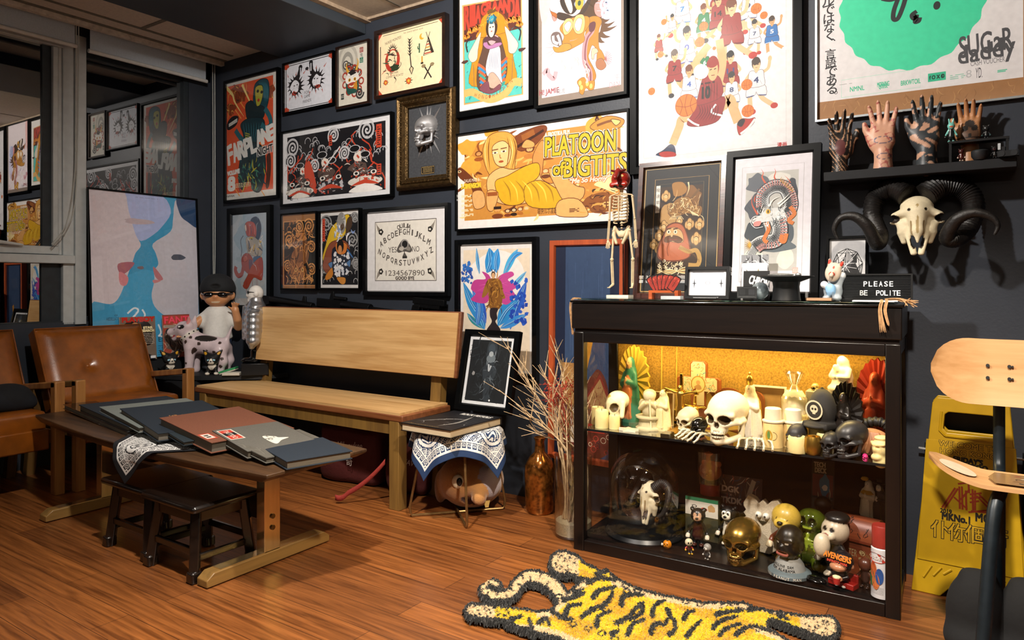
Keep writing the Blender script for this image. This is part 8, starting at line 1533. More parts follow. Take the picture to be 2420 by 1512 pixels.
m = MB();[m.ball((0,.012,z_(458)-(z_(458)-z_(565))*i/16),(.006,.006,.0042),6) for i in range(17)];obj('spine',m,BN,sk)
sdf('pelvis',[(mx(P([(.008,.01,z_(556)),(.032,.012,z_(536)),(.030,-.006,z_(556)),(.014,-.014,z_(575))],[.008,.007,.009,.006])),'cdb894'),(E((0,.012,z_(552)),(.012,.008,.016)),'cdb894')],vm(.5),sk,k=.008,res=40)
for s,us in ((-1,(1443,1441,1439)),(1,(1494,1499,1503))):
    a = MB();a.tube([(s*.004,-.016,z_(457)),(uu(us[0]),.0,z_(462))],.003,6);sh = (uu(us[0]),0,z_(466));el = (uu(us[1]),0,z_(517));wr = (uu(us[2]),-.006,z_(566));a.tube([sh,el],[.0055,.0045],8);a.ball(sh,.007,8);a.ball(el,.006,8)
    for dx in (-.003,.003): a.tube([(el[0]+dx,el[1],el[2]-.004),(wr[0]+dx,wr[1],wr[2])],.0026,6)
    am = obj('arm',a,BN,sk);hnd = MB();hnd.ball((wr[0],wr[1],wr[2]-.010),(.007,.004,.010),8);[hnd.tube([(wr[0]+(i-1.5)*.004,wr[1],wr[2]-.014),(wr[0]+(i-1.5)*.0055,wr[1]-.003,wr[2]-.036-.003*(1.5-abs(i-1.5)))],[.0024,.0016],5) for i in range(4)];hnd.tube([(wr[0]-s*.006,wr[1],wr[2]-.008),(wr[0]-s*.013,wr[1]-.004,wr[2]-.024)],.002,5);obj('hand',hnd,BN,am)
    l = MB();ux = (1447,1448,1449) if s < 0 else (1492,1496,1494);hp = (uu(ux[0])*.8,.0,z_(545));kn = (uu(ux[1]),-.006,z_(613));an = (uu(ux[2]),.0,z_(672));l.tube([hp,kn],[.0055,.0048],8);l.ball(kn,.0088,8);l.ball(hp,.008,8);l.ball(an,.006,8);l.tube([(kn[0]-.003,kn[1],kn[2]-.006),(an[0]-.003,an[1],an[2])],[.0045,.0035],6);l.tube([(kn[0]+.0045,kn[1],kn[2]-.006),(an[0]+.004,an[1],an[2])],.0022,5);lg = obj('leg',l,BN,sk);f = MB();f.tube([an,(an[0]+s*.006,-.022,an[2]-.012)],[.006,.004],6);[f.tube([(an[0]+s*.005,-.016,an[2]-.010),(an[0]+s*.006+(i-2)*.003,-.034,an[2]-.014)],.0018,5) for i in range(5)];obj('foot',f,BN,lg)
sdf('mask',[(E((0,0,z_(424)),(.042,.036,.043)),'8a1f16'),(C((0,-.03,z_(405)),(0,-.062,z_(424)),.011,.010),'7a1610'),(mx(C((.008,-.034,z_(408)),(.03,-.026,z_(404)),.006,.005)),'5a120e'),(C((-.03,-.025,z_(438)),(.03,-.025,z_(438)),.012,.012),'9a281c'),(mx(E((.020,-.036,z_(417)),(.009,.008,.007))),'c8a868','p'),(mx(E((.020,-.040,z_(417)),(.004,.006,.004))),'0a0a0a','p'),(mx(E((.012,-.03,z_(443)),(.008,.014,.006))),'1a0a08','-',.003),(C((0,.01,z_(452)),(0,.01,z_(436)),.008,.01),'cdb894')],vm(.3,0,.3),sk,k=.006,res=60)
# ---- card fan in an orange holder, code frame, acrylic stand, small ball, black cake stand
p = Vector((at(1571,0,y=2.74).x,2.74,GZ));t = thing('card_holder','orange wooden holder in front of the red hooded print','holder',p,CYAW);OR = wood('orange_holder','8a3a14','b0521e',0,20,.45);obj('rail',MB().bx(-.062,.062,-.02,.02,.024,.034),OR,t);[obj('foot',MB().bx(x-.007,x+.007,-.02,.02,0,.024),OR,t) for x in (-.055,.055)]
for i in range(6):
    a = math.radians(34-13.5*i);c = thing('playing_card','red backed card fanned out in the orange holder','card',p+Vector((-.030+.012*i,-.008-.0022*i,.0345)),(0,-a,0),'fan of red cards');obj('card',MB().prism([(-.017,0),(.017,0),(.017,.062),(.012,.066),(-.012,.066),(-.017,.062)],-.0005,.0005,'y'),mm('17110f',.5),c);A = Art(.030,.060,i);A.spl([(.04,.04),(.96,.04),(.96,.9),(.5,.98),(.04,.9)],'8a2a20',2);A.line([(.5,.8),(.5,.2)],.06,'2a1210');A.ell(.2,.82,.08,.08,'b0503c');A.ell(.8,.82,.08,.08,'b0503c');A.lines_of_text(.25,.3,.75,.6,3,'2a1210',.06);art_obj('back_print',A,INK(),c,(-.015,-.0007,.002))
def d_code(A,q): A.rect(0,0,1,1,'d4d6dc');[A.spl([(x,y+.22),(x+.015,y+.02),(x+.07,y),(x+.015,y-.02),(x,y-.22),(x-.015,y-.02),(x-.07,y),(x-.015,y+.02)],'2a2c34',1) for x,y in ((.14,.48),(.86,.48))];A.ell(.5,.5,.07,.07,'9a9ca4');A.ell(.5,.5,.05,.05,'d4d6dc');A.rect(.08,.90,.92,.94,'8a8c94')
frame('sign_frame','small black frame with a white card bearing two star shapes',None,.014,mm('0b0c0e',.4),d_code,dep=.016,y=2.765,rect=(at(1617,0,y=2.75).x,at(1722,0,y=2.75).x,GZ,at(1668,630,y=2.75).z),cat='sign',tilt=math.radians(-6),gl=False)
o = obj('pen_tray',MB().tube([(-.05,0,.006),(.05,0,.006)],[.003,.0045],8).tube([(-.045,-.012,.005),(.045,-.01,.005)],.004,8),mm('0c0c0e',.4),None,Vector((at(1669,0,y=2.72).x,2.715,GZ)),CYAW);tag(o,'two black pens lying in front of the white card frame','pens')
o = obj('paper_stack',MB().bx(-.04,.04,-.02,.02,0,.012),mm('9aa0a4',.7,bump=.3),None,Vector((at(1590,0,y=2.70).x,2.692,GZ)),CYAW);tag(o,'small stack of grey papers in front of the orange holder','papers')
p = Vector((at(1766,0,y=2.75).x,2.75,GZ));t = thing('card_stand','clear acrylic stand with a dark printed card','stand',p,CYAW);m = MB();m.bx(-.042,.042,-.010,-.007,0,.055);m.bx(-.042,.042,-.007,.02,0,.003);obj('acrylic',m,glass('acrylic',.06),t);A = Art(.075,.045,2);A.rect(0,0,1,1,'1c1e20');A.line([(.05,.1),(.05,.9),(.95,.9),(.95,.1),(.05,.1)],.008,'8a8c8e',smooth=False);A.rect(.12,.3,.42,.8,'2c2e30');A.rect(.58,.3,.9,.8,'34363a');A.lines_of_text(.1,.12,.9,.24,1,'8a8c8e',.012);art_obj('card',A,INK(),t,(-.0375,-.006,.005))
o = obj('glass_ball',MB().ball((0,0,.034),.034,20),mat('grey_glass_ball','8a969c',.08,.4,nscale=30,namt=.4),None,Vector((at(1795,0,y=2.80).x,2.81,GZ)),smooth=180);tag(o,'mottled glass ball behind the acrylic card stand','ball')
for lb,u0,u1,y,v0,v1,f in (('black and white photo card propped against the dragon print',1750,1815,2.925,602,640,lambda A: (A.rect(0,0,1,1,'8a8c90'),A.scatter(30,0,.5,1,1,.2,['2a2a2e','c8c8cc','5a5a5e'],wd=.06))),('white business card with a gold emblem propped by the dragon print',1752,1812,2.90,621,645,lambda A: (A.rect(0,0,1,1,'d4d4d6'),A.text('C',.45,.6,.3,'8a7a3a',bold=.02),A.scatter(12,.3,.5,.7,.75,.1,['8a7a3a','3a3424'],wd=.03))),('black card with white gothic lettering propped by the dragon print',1756,1818,2.875,640,684,lambda A: (A.rect(0,0,1,1,'0e0e10'),A.text('CHRON',.6,.62,.3,'c8c8ca',wid=.75,bold=.012,rot=-14)))):
    a,b = at(u0,0,y=y).x,at(u1,0,y=y).x;H = at(u0,v0,y=y).z-GZ;t = thing('card',lb,'card',((a+b)/2,y,GZ),(math.radians(-5),0,0));A = Art(b-a,H,2);f(A);art_obj('face',A,INK(),t,(-(b-a)/2,-.001,0));obj('back',MB().bx(-(b-a)/2,(b-a)/2,-.0008,.0004,0,H),mm('b8b8b8',.7),t)
p = Vector((at(1858,0,y=2.79).x,2.79,GZ));k_ = .088;t = obj('cake_stand',MB().lathe([(0,0),(.052,0),(.050,.012),(.047,.05),(.050,k_-.02),(.085,k_-.006),(.1,k_),(.098,k_+.003),(0,k_-.002)],40),mm('0c0d0f',.45),None,p,smooth=30);tag(t,'black pedestal dish on the cabinet top in front of the dragon print','dish')
o = obj('trinket',MB().ball((-.02,0,.004),(.05,.03,.006),10).ball((.045,-.01,.004),(.012,.01,.008),8),mm('8a8c8a',.4,.5,bump=.5),None,p+Vector((0,0,k_+.003)));tag(o,'silver grey trinkets heaped on the black pedestal dish','trinkets')
# fox mask leaning on a pale blue figurine, clear box, letter board, paper, raffia
p = Vector((at(1967,0,y=2.76).x,2.775,GZ));t = link('cat_figurine',sdf_mesh('cat',[(E((0,0,.035),(.032,.028,.036)),'9aa4ac'),(E((0,-.004,.085),(.022,.02,.02)),'9aa4ac'),(C((.02,-.01,.05),(.030,-.012,.085),.010,.011),'9aa4ac'),(E((.032,-.012,.092),(.012,.012,.012)),'c4c8cc'),(E((-.026,-.022,.058),(.013,.013,.013)),'c4c8cc'),(E((-.004,-.03,.04),(.016,.01,.022)),'7aa4c8'),(mx(E((.018,-.02,.01),(.014,.02,.01))),'9aa4ac')],res=60,k=.01),vm(.45),None,p);tag(t,'small pale blue and white figurine with a fox mask propped on it','figurine')
t = thing('fox_mask','small white fox mask with red markings on the cabinet top','mask',p+Vector((-.004,-.032,.062)),(math.radians(-10),math.radians(12),0))
sdf('mask',[(E((0,0,.042),(.027,.016,.036)),'b8a998'),(mx(C((.016,.0,.068),(.023,.002,.085),.009,.004)),'b8a998'),(C((0,-.01,.04),(0,-.022,.026),.010,.007),'b8a998'),(mx(E((.021,-.008,.078),(.006,.012,.011))),'b8301f','p'),(mx(C((.003,-.02,.036),(.020,-.016,.020),.0035,.004)),'b8301f','p'),(mx(C((.006,-.02,.055),(.020,-.012,.060),.0025,.001)),'201410','p'),(E((0,-.02,.058),(.004,.01,.007)),'b8301f','p'),(mx(C((.006,-.02,.05),(.021,-.012,.05),.002,.001)),'b8301f','p'),(E((0,.016,.045),(.03,.012,.05)),None,'-',.002)],vm(.6),t,k=.006,res=64)
p = Vector((at(1938,0,y=2.72).x,2.715,GZ));t = thing('clear_box','small clear plastic box holding cream cards','box',p,CYAW);obj('box',MB().bx(-.045,.045,-.0265,-.0245,0,.032).bx(-.045,.045,.0245,.0265,0,.032).bx(-.045,-.043,-.0245,.0245,0,.032).bx(.043,.045,-.0245,.0245,0,.032),glass('acrylic',.06),t);obj('cards',MB().bx(-.041,.041,-.023,.023,.001,.010),mm('b08a6a',.7),t)
a,b = at(1986,0,y=2.86).x,at(2156,0,y=2.86).x;H = at(2070,647,y=2.86).z-GZ;t = thing('letter_board','black letter board reading PLEASE BE POLITE','letter board',((a+b)/2,2.88,GZ),(math.radians(-4),0,math.radians(2)));w_ = b-a
m = MB();m.bx(-w_/2,w_/2,-.012,0,0,.006).bx(-w_/2,w_/2,-.012,0,H-.006,H).bx(-w_/2,-w_/2+.006,-.012,0,.006,H-.006).bx(w_/2-.006,w_/2,-.012,0,.006,H-.006);obj('board_frame',m,mm('0c0d0f',.35),t);m = MB();m.bx(-w_/2+.006,w_/2-.006,-.004,-.001,.006,H-.006)
for i in range(13): z = .012+(H-.024)*i/12;m.tube([(-w_/2+.006,-.0055,z),(w_/2-.006,-.0055,z)],.0022,6)
obj('grooved_felt',m,mm('17191c',.5),t)
for txt,z,x0,x1 in (('PLEASE',.62,-.15,.21),('BE  POLITE',.28,-.20,.31)):
    A = Art(w_,H,1);n = len(txt)
    for i,ch in enumerate(txt):
        if ch == ' ': continue
        A = Art(w_*.07,H*.2,1);A.text(ch,.5,.5,.95,'d4d8dc',bold=.02,wid=.7 if ch != 'I' else .1);art_obj('letter',A,mat('white_letter','attr',.5),t,(w_*(x0+(x1-x0)*i/(n-1))-w_*.035,-.0080,H*z-H*.1))
o = obj('paper_sheet',MB().bx(-.07,.07,-.04,.04,0,.003),mm('c8cad0',.7),None,Vector((at(2068,0,y=2.74).x,2.745,GZ)),math.radians(4));tag(o,'white paper lying in front of the letter board','paper')
RF = mat('raffia','a8825a',.8,nscale=80,namt=.2)
def raffia(label,pts,r,n,tail): 
    m = MB();R = random.Random(int(pts[0][0]*1000) % 97)
    for i in range(n): o_ = Vector((R.gauss(0,r),R.gauss(0,r*.5),R.gauss(0,r*.4)));q = [Vector(p)+o_*(1+.2*j) for j,p in enumerate(pts)];q[-1] = q[-1]+Vector((R.gauss(0,tail),R.gauss(0,tail*.5),R.gauss(0,tail)));m.tube([tuple(a) for a in crom(q,4)],[.0018]*(4*(len(q)-1))+[.0008],4)
    o = obj('raffia_tie',m,RF);return tag(o,label,'raffia','raffia ties on the cabinet top')
raffia('frayed raffia end sticking out at the right corner of the cabinet top',[at(2096,708,y=2.68),at(2122,707,y=2.655),at(2140,711,y=2.64),at(2158,716,y=2.635)],.004,22,.009)
for u,v,lb in ((2083,784,'longer left raffia strand hanging over the front right of the cabinet top'),(2095,768,'shorter right raffia strand hanging over the front right of the cabinet top')): raffia(lb,[at(u,709,y=2.66),at(u,712,y=2.632),at(u-4,735,y=2.63),at(u+3,v,y=2.632)],.002,10,.0015)
raffia('raffia tie hanging over the left corner of the cabinet top',[at(1372,706,y=2.65),at(1352,706,y=2.628),at(1347,725,y=2.612),at(1350,760,y=2.612),at(1352,790,y=2.612)],.0025,7,.002)
# ================================================================ SHELF WITH TATTOOED PRACTICE HANDS
a,b = at(1945,418,y=2.93),at(2404,395,y=2.93);SZ2 = at(1948,408,y=2.95).z;sx0,sx1 = a.x,b.x
t = thing('wall_shelf','black wall shelf holding the silicone hands','shelf',((sx0+sx1)/2,3.098,SZ2-.034));L = (sx1-sx0)/2;obj('board',MB().bx(-L,L,-.155,0,0,.034),BLKM,t,bevel=.002);obj('upstand',MB().bx(-L,L,-.014,-.001,.0345,.075),BLKM,t)
def tat(z0,kind):
    def f(g): 
        x,y,z = g[...,0],g[...,1],g[...,2]
        if kind == 0: return np.where((y < .012),.33-np.abs(np.sin(z*95+6*np.sin(x*45+z*12)+x*30))+np.where(z < z0+.02,.2*np.sin(x*160+z*70),0),1)*.01
        if kind == 1: return np.where(y < .004,np.minimum(np.abs(np.hypot(x,(z-z0-.03)*2.2)-.030),np.minimum(np.abs(np.hypot(x-.004,(z-z0+.035)*2.2)-.024),np.abs(np.hypot(x*1.1,(z-z0+.09)*2)-.022)))-.0022,1)
        if kind == 2: return np.where(y < .010,-.010+.020*np.abs(np.sin(x*75+np.sin(z*70)*1.6)*np.sin(z*55+x*25)),1)
        return np.where(y < .0,np.minimum(np.minimum(np.hypot(np.abs(x)-.018,z-z0-.055)-.013,np.hypot(x*1.6,z-z0-.022)-.010),np.abs(z-z0-.012)-.003),1)
    f.bb = (np.array([-1,-1,-1.]),np.array([1,1,1.]));return f
def red(z0):
    def f(g): x,y,z = g[...,0],g[...,1],g[...,2];return np.where(y < .006,np.abs(np.sin(x*130+z*60)*np.sin(z*140-x*50))*.01-.0022+np.where((np.sin(x*70+z*45)*np.sin(z*58+1) > .15),0,.003),1)
    f.bb = (np.array([-1,-1,-1.]),np.array([1,1,1.]));return f
HL = [('black banded tattooed silicone hand at the left end of the shelf',1985,262,1,'b08868',lambda z0: [(tat(z0,0),'1a1816','p'),(E((0,-.02,z0+.03),(.02,.04,.035)),'5a3030','p')],.075,.9,.030),
      ('pale silicone hand with red and blue eye tattoos on the shelf',2087,237,-1,'c99a80',lambda z0: [(red(z0),'a85a52','p'),(tat(z0,1),'4a4a62','p')],.085,1.15,.032),
      ('silicone hand with black skull and skeleton finger tattoos on the shelf',2190,225,-1,'bc937a',lambda z0: [(tat(z0,2),'33383c','p'),(E((0,-.02,z0-.055),(.022,.04,.012)),'1c1f22','p')] + [(C((.031-.0207*i,-.012,z0+.10),((.031-.0207*i)*1.5,-.014,z0+.18),.0055,.005),'23282a','p') for i in range(4)],.080,1.0,.033),
      ('tan silicone hand with a skull face tattoo behind the small toys',2292,235,-1,'a8754c',lambda z0: [(E((0,-.02,z0+.03),(.034,.03,.045)),'5a4030','p'),(tat(z0,3),'191614','p'),(E((0,-.02,z0+.075),(.02,.03,.016)),'2a2420','p')],.10,.8,.034)]
for i,(lb,u,vt,th,sk_,pt,arm,spr,ar) in enumerate(HL):
    y = 3.01 if i < 3 else 3.03;p = at(u,0,y=y);p.z = SZ2+.0005;H = at(u,vt,y=y).z-SZ2;t = thing('silicone_hand',lb,'practice hand',p,math.radians([14,4,6,0][i]),'tattooed practice hands');me = hand_mesh(sk_,pt,arm,th,spr,[.22,.04,.10,.25][i],arm_r=ar);hz = max(v.co.z for v in me.vertices);k = H/hz;link('hand',me,mat('silicone_skin','attr',.45),t,None,None,k)
# small black riser with toys
zr = at(2300,333,y=2.99).z;x0,x1 = at(2242,0,y=2.99).x,at(2385,0,y=2.99).x;t = thing('riser','small black stepped riser at the right end of the hand shelf','riser',((x0+x1)/2,2.985,SZ2+.0005));l = (x1-x0)/2;hR = zr-SZ2;obj('top',MB().bx(-l,l,-.03,.03,hR-.008,hR),BLK,t);[obj('side',MB().bx(x-.004,x+.004,-.028,.028,0,hR-.0085),BLK,t) for x in (-l+.006,l-.006)]
def sfig(label,u,y,z,vt,cols,rot=0,**k): p = at(u,0,y=y);p.z = z;h = at(u,vt,y=y).z-z;o = link('toy_figure',FIG(cols,**k),vm(.3,0,.3),None,p,math.radians(rot),h);tag(o,label,'toy figure','small toys at the end of the hand shelf')
zt = SZ2+.001;rz = SZ2+.001+hR
sfig('small black toy with mint arms and rabbit ears on the riser',2248,2.985,rz,290,('6fb8ae','1a2020','6fb8ae','1a2020','1a2020','6fb8ae'),5,head=.17,extra=[(C((.06,0,.92),(.10,0,1.18),.05,.04),'6fb8ae'),(C((-.06,0,.92),(-.10,0,1.18),.05,.04),'6fb8ae'),(E((0,-.16,.78),(.1,.05,.05)),'c0664a','p')])
sfig('small black toy bear at the right end of the riser',2331,2.985,rz,297,('17191a','17191a','17191a','2a4a48','17191a','17191a'),-5,head=.22,ears=(.16,1.0,.08,'17191a'))
sfig('small dark red toy with white feet under the riser',2272,2.95,zt,352,('3a1614','4a1c14','3a1614','c8b8a8','3a1614','c8b8a8'),5,head=.2,ears=(.16,.98,.06,'5a1a16'))
sfig('glossy black toy bear under the riser',2351,2.95,zt,345,('101012',)*6,-5,head=.24,ears=(.18,.98,.09,'101012'),snout=('3a2428','101012'))
p = at(2316,0,y=2.955);p.z = zt;o = obj('toy_pot',MB().lathe([(0,0),(.018,0),(.026,.012),(.027,.03),(.022,.034),(0,.03)],20),mm('1c1f22',.5),None,p);tag(o,'small dark round pot between the toys under the riser','pot')
p = at(2383,0,y=2.93);p.z = zt;t = thing('toy_model','small black boxy model at the very end of the hand shelf','toy',p,math.radians(-8));obj('block',MB().bx(-.03,.03,-.014,.014,0,.02).bx(-.025,-.008,-.012,.012,.02,.034),BLK,t);[obj('wheel',MB().tube([(x,-.016,.010),(x,.016,.010)],.010,12),BLKM,t) for x in (-.018,.018)];obj('tag',MB().bx(-.028,-.020,-.0155,-.0145,.024,.046),mm('a8b0b4',.5),t)
# ================================================================ RAM SKULL ON THE WALL
c = at(2168,530,y=2.98);zt_,zb_ = at(2168,458,y=2.97).z,at(2168,604,y=2.97).z;hh = zt_-zb_
t = thing('ram_skull','pale ram skull with huge curling black horns hung on the wall','ram skull',(c.x,2.97,zb_),math.radians(6));link('skull',RAMM,vm(.55),t,(0,0,0),(math.radians(-6),0,0),(hh*1.1,hh*1.02,hh*1.02))
HB = mat('black_ram_horn','120f0e',.5,nscale=26,namt=.4,bump=.5,bscale=80)
def lw(u,v,dy): p = at(u,v,y=2.97+dy);v_ = p-Vector((c.x,2.97,zb_));return Matrix.Rotation(math.radians(-6),3,'Z') @ v_
obj('horn',horn_mesh([lw(2145,462,.02),lw(2110,445,.05),lw(2072,465,.07),lw(2062,510,.05),lw(2080,555,.01),lw(2072,575,-.05),lw(2050,535,-.09),lw(2020,512,-.10),lw(1988,515,-.10),lw(1972,540,-.10),lw(1980,565,-.10)],.040,.004),HB,t)
obj('horn',horn_mesh([lw(2186,462,.02),lw(2222,438,.05),lw(2272,445,.07),lw(2300,480,.06),lw(2290,535,.03),lw(2260,565,-.03),lw(2238,560,-.06),lw(2260,520,-.09),lw(2300,503,-.10),lw(2340,512,-.10),lw(2358,532,-.10),lw(2350,555,-.10)],.043,.004),HB,t)
obj('wall_hook',MB().tube([(0,.05,hh*.8),(0,.127,hh*.85)],.006,8),mm('2a2a2a',.5),t)
# ================================================================ TIGER RUG
def rug():
    x0,x1,y0,y1,st = -1.52,-.28,1.42,2.60,.0036;nx,ny = int((x1-x0)/st),int((y1-y0)/st);X,Y = np.meshgrid(x0+st*np.arange(nx+1),y0+st*np.arange(ny+1),indexing='ij');rg = np.random.default_rng(5)
    d = X*_f[0]+Y*_f[1];u = CU+FX*(X*_r[0]+Y*_r[1])/d;v = HV+FX*(CAMZ-.012)/d;P2 = np.stack([(u-1080)*2.574,(v-1290)*2.574],-1);Pj = P2+rg.normal(0,2.6,P2.shape)
    def seg(p,a,b): a,b = np.array(a,float),np.array(b,float);t = np.clip(((p-a) @ (b-a))/((b-a) @ (b-a)),0,1);return np.hypot(*np.moveaxis(p-a-t[...,None]*(b-a),-1,0)),t
    def cap(p,a,b,ra,rb): q,t = seg(p,a,b);return q-(ra+(rb-ra)*t)
    def chain(p,pts,ra,rb):
        pts = crom(pts,4);n = len(pts)-1;return np.min([cap(p,pts[i],pts[i+1],ra+(rb-ra)*i/n,ra+(rb-ra)*(i+1)/n) for i in range(n)],0)
    def polyd(p,pts):
        q = np.full(p.shape[:-1],1e9);s = np.ones(p.shape[:-1]);n = len(pts)
        for i in range(n):
            a,b = np.array(pts[i],float),np.array(pts[i-1],float);e,w = b-a,p-a;t = np.clip((w @ e)/(e @ e),0,1);r = w-t[...,None]*e;q = np.minimum(q,(r*r).sum(-1));c1 = p[...,1] >= a[1];c2 = p[...,1] < b[1];c3 = e[0]*w[...,1] > e[1]*w[...,0];s = np.where((c1 & c2 & c3) | (~c1 & ~c2 & ~c3),-s,s)
        return s*np.sqrt(q)
    BODY = [(430,402),(560,392),(650,300),(720,240),(800,178),(910,140),(985,205),(1100,258),(1250,300),(1500,345),(1760,348),(1900,420),(1870,520),(1900,700),(1700,900),(1250,850),(900,720),(600,600),(380,538),(280,500)]
    TAIL = [(650,345),(590,262),(510,215),(430,205),(375,245),(330,305),(250,322),(178,300),(165,262),(200,240),(246,254)]
    body = polyd(Pj,BODY);tail = chain(Pj,TAIL,62,40);la = cap(Pj,(95,412),(430,450),62,62);lb = np.minimum(cap(Pj,(640,118),(700,130),92,82),cap(Pj,(680,130),(880,220),70,60));lc = np.minimum(cap(Pj,(1650,440),(2235,515),85,70),cap(Pj,(2160,500),(2250,515),75,90));hd = cap(Pj,(1650,580),(1930,690),150,150)
    hole = polyd(P2,[(465,272),(372,345),(402,370),(470,390),(522,368),(545,345)]);gap = cap(P2,(1920,500),(2120,600),12,34);D = np.minimum.reduce([body,tail,la,lb,lc,hd]);D = np.maximum(D,-np.maximum(hole,-1e9));D = np.maximum(D,-gap)
    K_,Wc,Y1,Y2 = (np.array(lin(c)) for c in ('0c0d0c','c8ad84','c4a60c','b88f0c'));n1 = np.sin(Pj[...,0]*.013+2*np.sin(Pj[...,1]*.021));yel = np.where((n1 > .25)[...,None],Y2,Y1)*(.85+.3*rg.random(X.shape))[...,None];col = yel.copy()
    bb = np.minimum(body,hd);white = ((bb > -58) & (lc > -35) & (hd > -60)) | (tail < 0) & (body > -40) | (la < 0) & (Pj[...,0] < 330) & (body > 0) | (lb < 0) & (Pj[...,0] < 770) & (Pj[...,1] < 215) | (lc < 0) & (Pj[...,0] > 2090) | (bb > -62) & (Pj[...,0] < 1000);white &= ~((la < -8) & (Pj[...,0] > 230) & (Pj[...,1] > 395) & (Pj[...,1] < 500));white &= ~((lb < -5) & (Pj[...,0] > 740) & (Pj[...,1] < 215));col[white] = Wc
    ST = [[(830,330),(870,290),(960,270)],[(800,240),(880,215),(960,230)],[(850,190),(925,172)],[(1000,380),(1010,330),(1070,315),(1130,320)],[(880,400),(930,340),(945,300)],[(660,440),(680,390),(750,375)],[(760,450),(840,400),(900,380),(920,350)],[(580,420),(640,460),(700,470)],[(850,510),(860,450),(930,420)],[(970,490),(1040,460),(1080,410),(1130,370)],[(1040,560),(1070,500),(1140,470)],[(1110,380),(1130,420),(1060,470)],[(1190,440),(1200,390),(1260,355)],[(1180,550),(1200,500),(1260,500),(1280,470)],[(1280,410),(1300,450),(1330,480)],[(1380,470),(1400,430),(1440,420)],[(1400,570),(1440,520),(1480,480)],[(1560,520),(1600,480),(1700,450)],[(1580,440),(1660,420),(1740,410)],[(650,350),(700,335),(770,310)],[(500,490),(540,460),(560,500)],[(330,470),(390,450)],[(450,510),(440,470)],[(1600,560),(1650,520),(1720,500)],[(1700,560),(1760,520),(1830,510)],[(1780,410),(1860,400),(1920,430)],[(1960,440),(2010,470)],[(720,300),(760,285)],[(1290,560),(1330,530),(1320,490)],[(940,560),(980,540)]]
    cu = np.moveaxis(Pj,-1,0)
    for s in ST: col[chain(Pj,s,19,12) < 0] = K_
    for cx,cy in ((780,225),(685,318),(575,362),(520,402),(1030,262),(1030,296),(1100,288),(1185,297),(1285,318),(1395,360),(1480,375),(705,500),(800,525),(880,555),(960,590),(620,330)): r = np.hypot(cu[0]-cx,(cu[1]-cy)*1.5);col[(r < 27) & (r > 15)] = K_
    tq = crom(TAIL,3)
    for i in range(4,len(tq)-3,2):
        t = tq[i+1]-tq[i-1];t = t/np.hypot(*t);nn = np.array((-t[1],t[0]));sg = 1 if i % 4 else -1;a = tq[i]+nn*sg*45;col[(cap(Pj,a,tq[i]-nn*sg*4+t*10,9,3) < 0) & (tail < 0) & (body > -20)] = K_
    sp = (np.sin(cu[0]*.11+1.7*np.sin(cu[1]*.09))*np.sin(cu[1]*.17+1.3*np.sin(cu[0]*.07)) > .42) & (((la < 0) & (cu[0] < 330)) | ((lb < 0) & (cu[0] < 730)) | ((lc < 0) & (cu[0] > 1500) & white));col[sp] = K_;col[D > -30] = K_
    col *= (.9+.2*rg.random(X.shape))[...,None];edge = np.clip(-D/12,0,1);Z = .003+(.016+.010*rg.random(X.shape))*edge
    ins = D < 0;ok = ins[:-1,:-1] & ins[1:,:-1] & ins[1:,1:] & ins[:-1,1:];idx = np.arange(X.size).reshape(X.shape);q = np.stack([idx[:-1,:-1][ok],idx[1:,:-1][ok],idx[1:,1:][ok],idx[:-1,1:][ok]],-1);used = np.unique(q);mp = np.full(X.size,-1);mp[used] = np.arange(len(used));V = np.stack([X+rg.normal(0,.0012,X.shape),Y+rg.normal(0,.0012,X.shape),Z],-1).reshape(-1,3)[used];q = mp[q]
    me = bpy.data.meshes.new('tiger_rug');me.from_pydata(V.tolist(),[],q.tolist());a = me.color_attributes.new('Col','FLOAT_COLOR','POINT');a.data.foreach_set('color',np.c_[col.reshape(-1,3)[used],np.ones(len(used))].astype(np.float32).ravel())
    return link('tiger_rug',me,mat('wool_pile','attr',.95,sheen=.3))
tag(rug(),'yellow and black striped tiger shaped tufted rug on the floor before the cabinet','rug')
# ================================================================ SKATEBOARD CHAIR
DKW = wood('maple_deck','ad8152','c49a6c',0,9,.45);TUB = mat('blue_black_tube','182026',.4,.3,nscale=30)
sc = thing('skateboard_chair','chair made of two skateboard decks on dark tubes at the right edge','chair',(.26,2.52,0))
def deck(th=.011,L=.80,Wd=.205,kick=.055):
    m = MB();nu,nv = 48,10
    def top(u,v,o):
        x = (u-.5)*L;e = max(0,abs(x)-(L/2-Wd/2));hw = Wd/2*math.sqrt(max(0,1-(e/(Wd/2))**2));y = (v-.5)*2*hw;k = max(0,abs(x)-(L/2-.15))/.15;return (x,y,kick*k**1.6+.006*(abs(v-.5)*2)**2+o)
    for o in (0,-th): m.grid(lambda u,v: top(.001+.998*u,v,o),nu,nv)
    n = (nu+1)*(nv+1);f = m.f[nu*nv:];m.f[nu*nv:] = [q[::-1] for q in f];ring = list(range(nu+1))+[(j+1)*(nu+1)-1 for j in range(1,nv+1)]+[nv*(nu+1)+i for i in range(nu-1,-1,-1)]+[j*(nu+1) for j in range(nv-1,0,-1)]
    for i in range(len(ring)): a,b = ring[i],ring[(i+1) % len(ring)];m.f.append((a,a+n,b+n,b));m.c.append(m.col)
    return m
bk = obj('backrest_deck',deck(),DKW,sc,(0,.12,.845),(math.radians(80),0,0),smooth=50)
for x in (-.250,-.195): [obj('bolt_hole',MB().tube([(x+(.012 if x > -.2 and 0 else 0),y,.001),(x,y,.0075)],.0052,12).tube([(x+.008,y,.001),(x+.008,y,.0075)],.003 if x > -.2 else .0001,8),mm('080808',.5),bk) for y in (-.018,.020)]
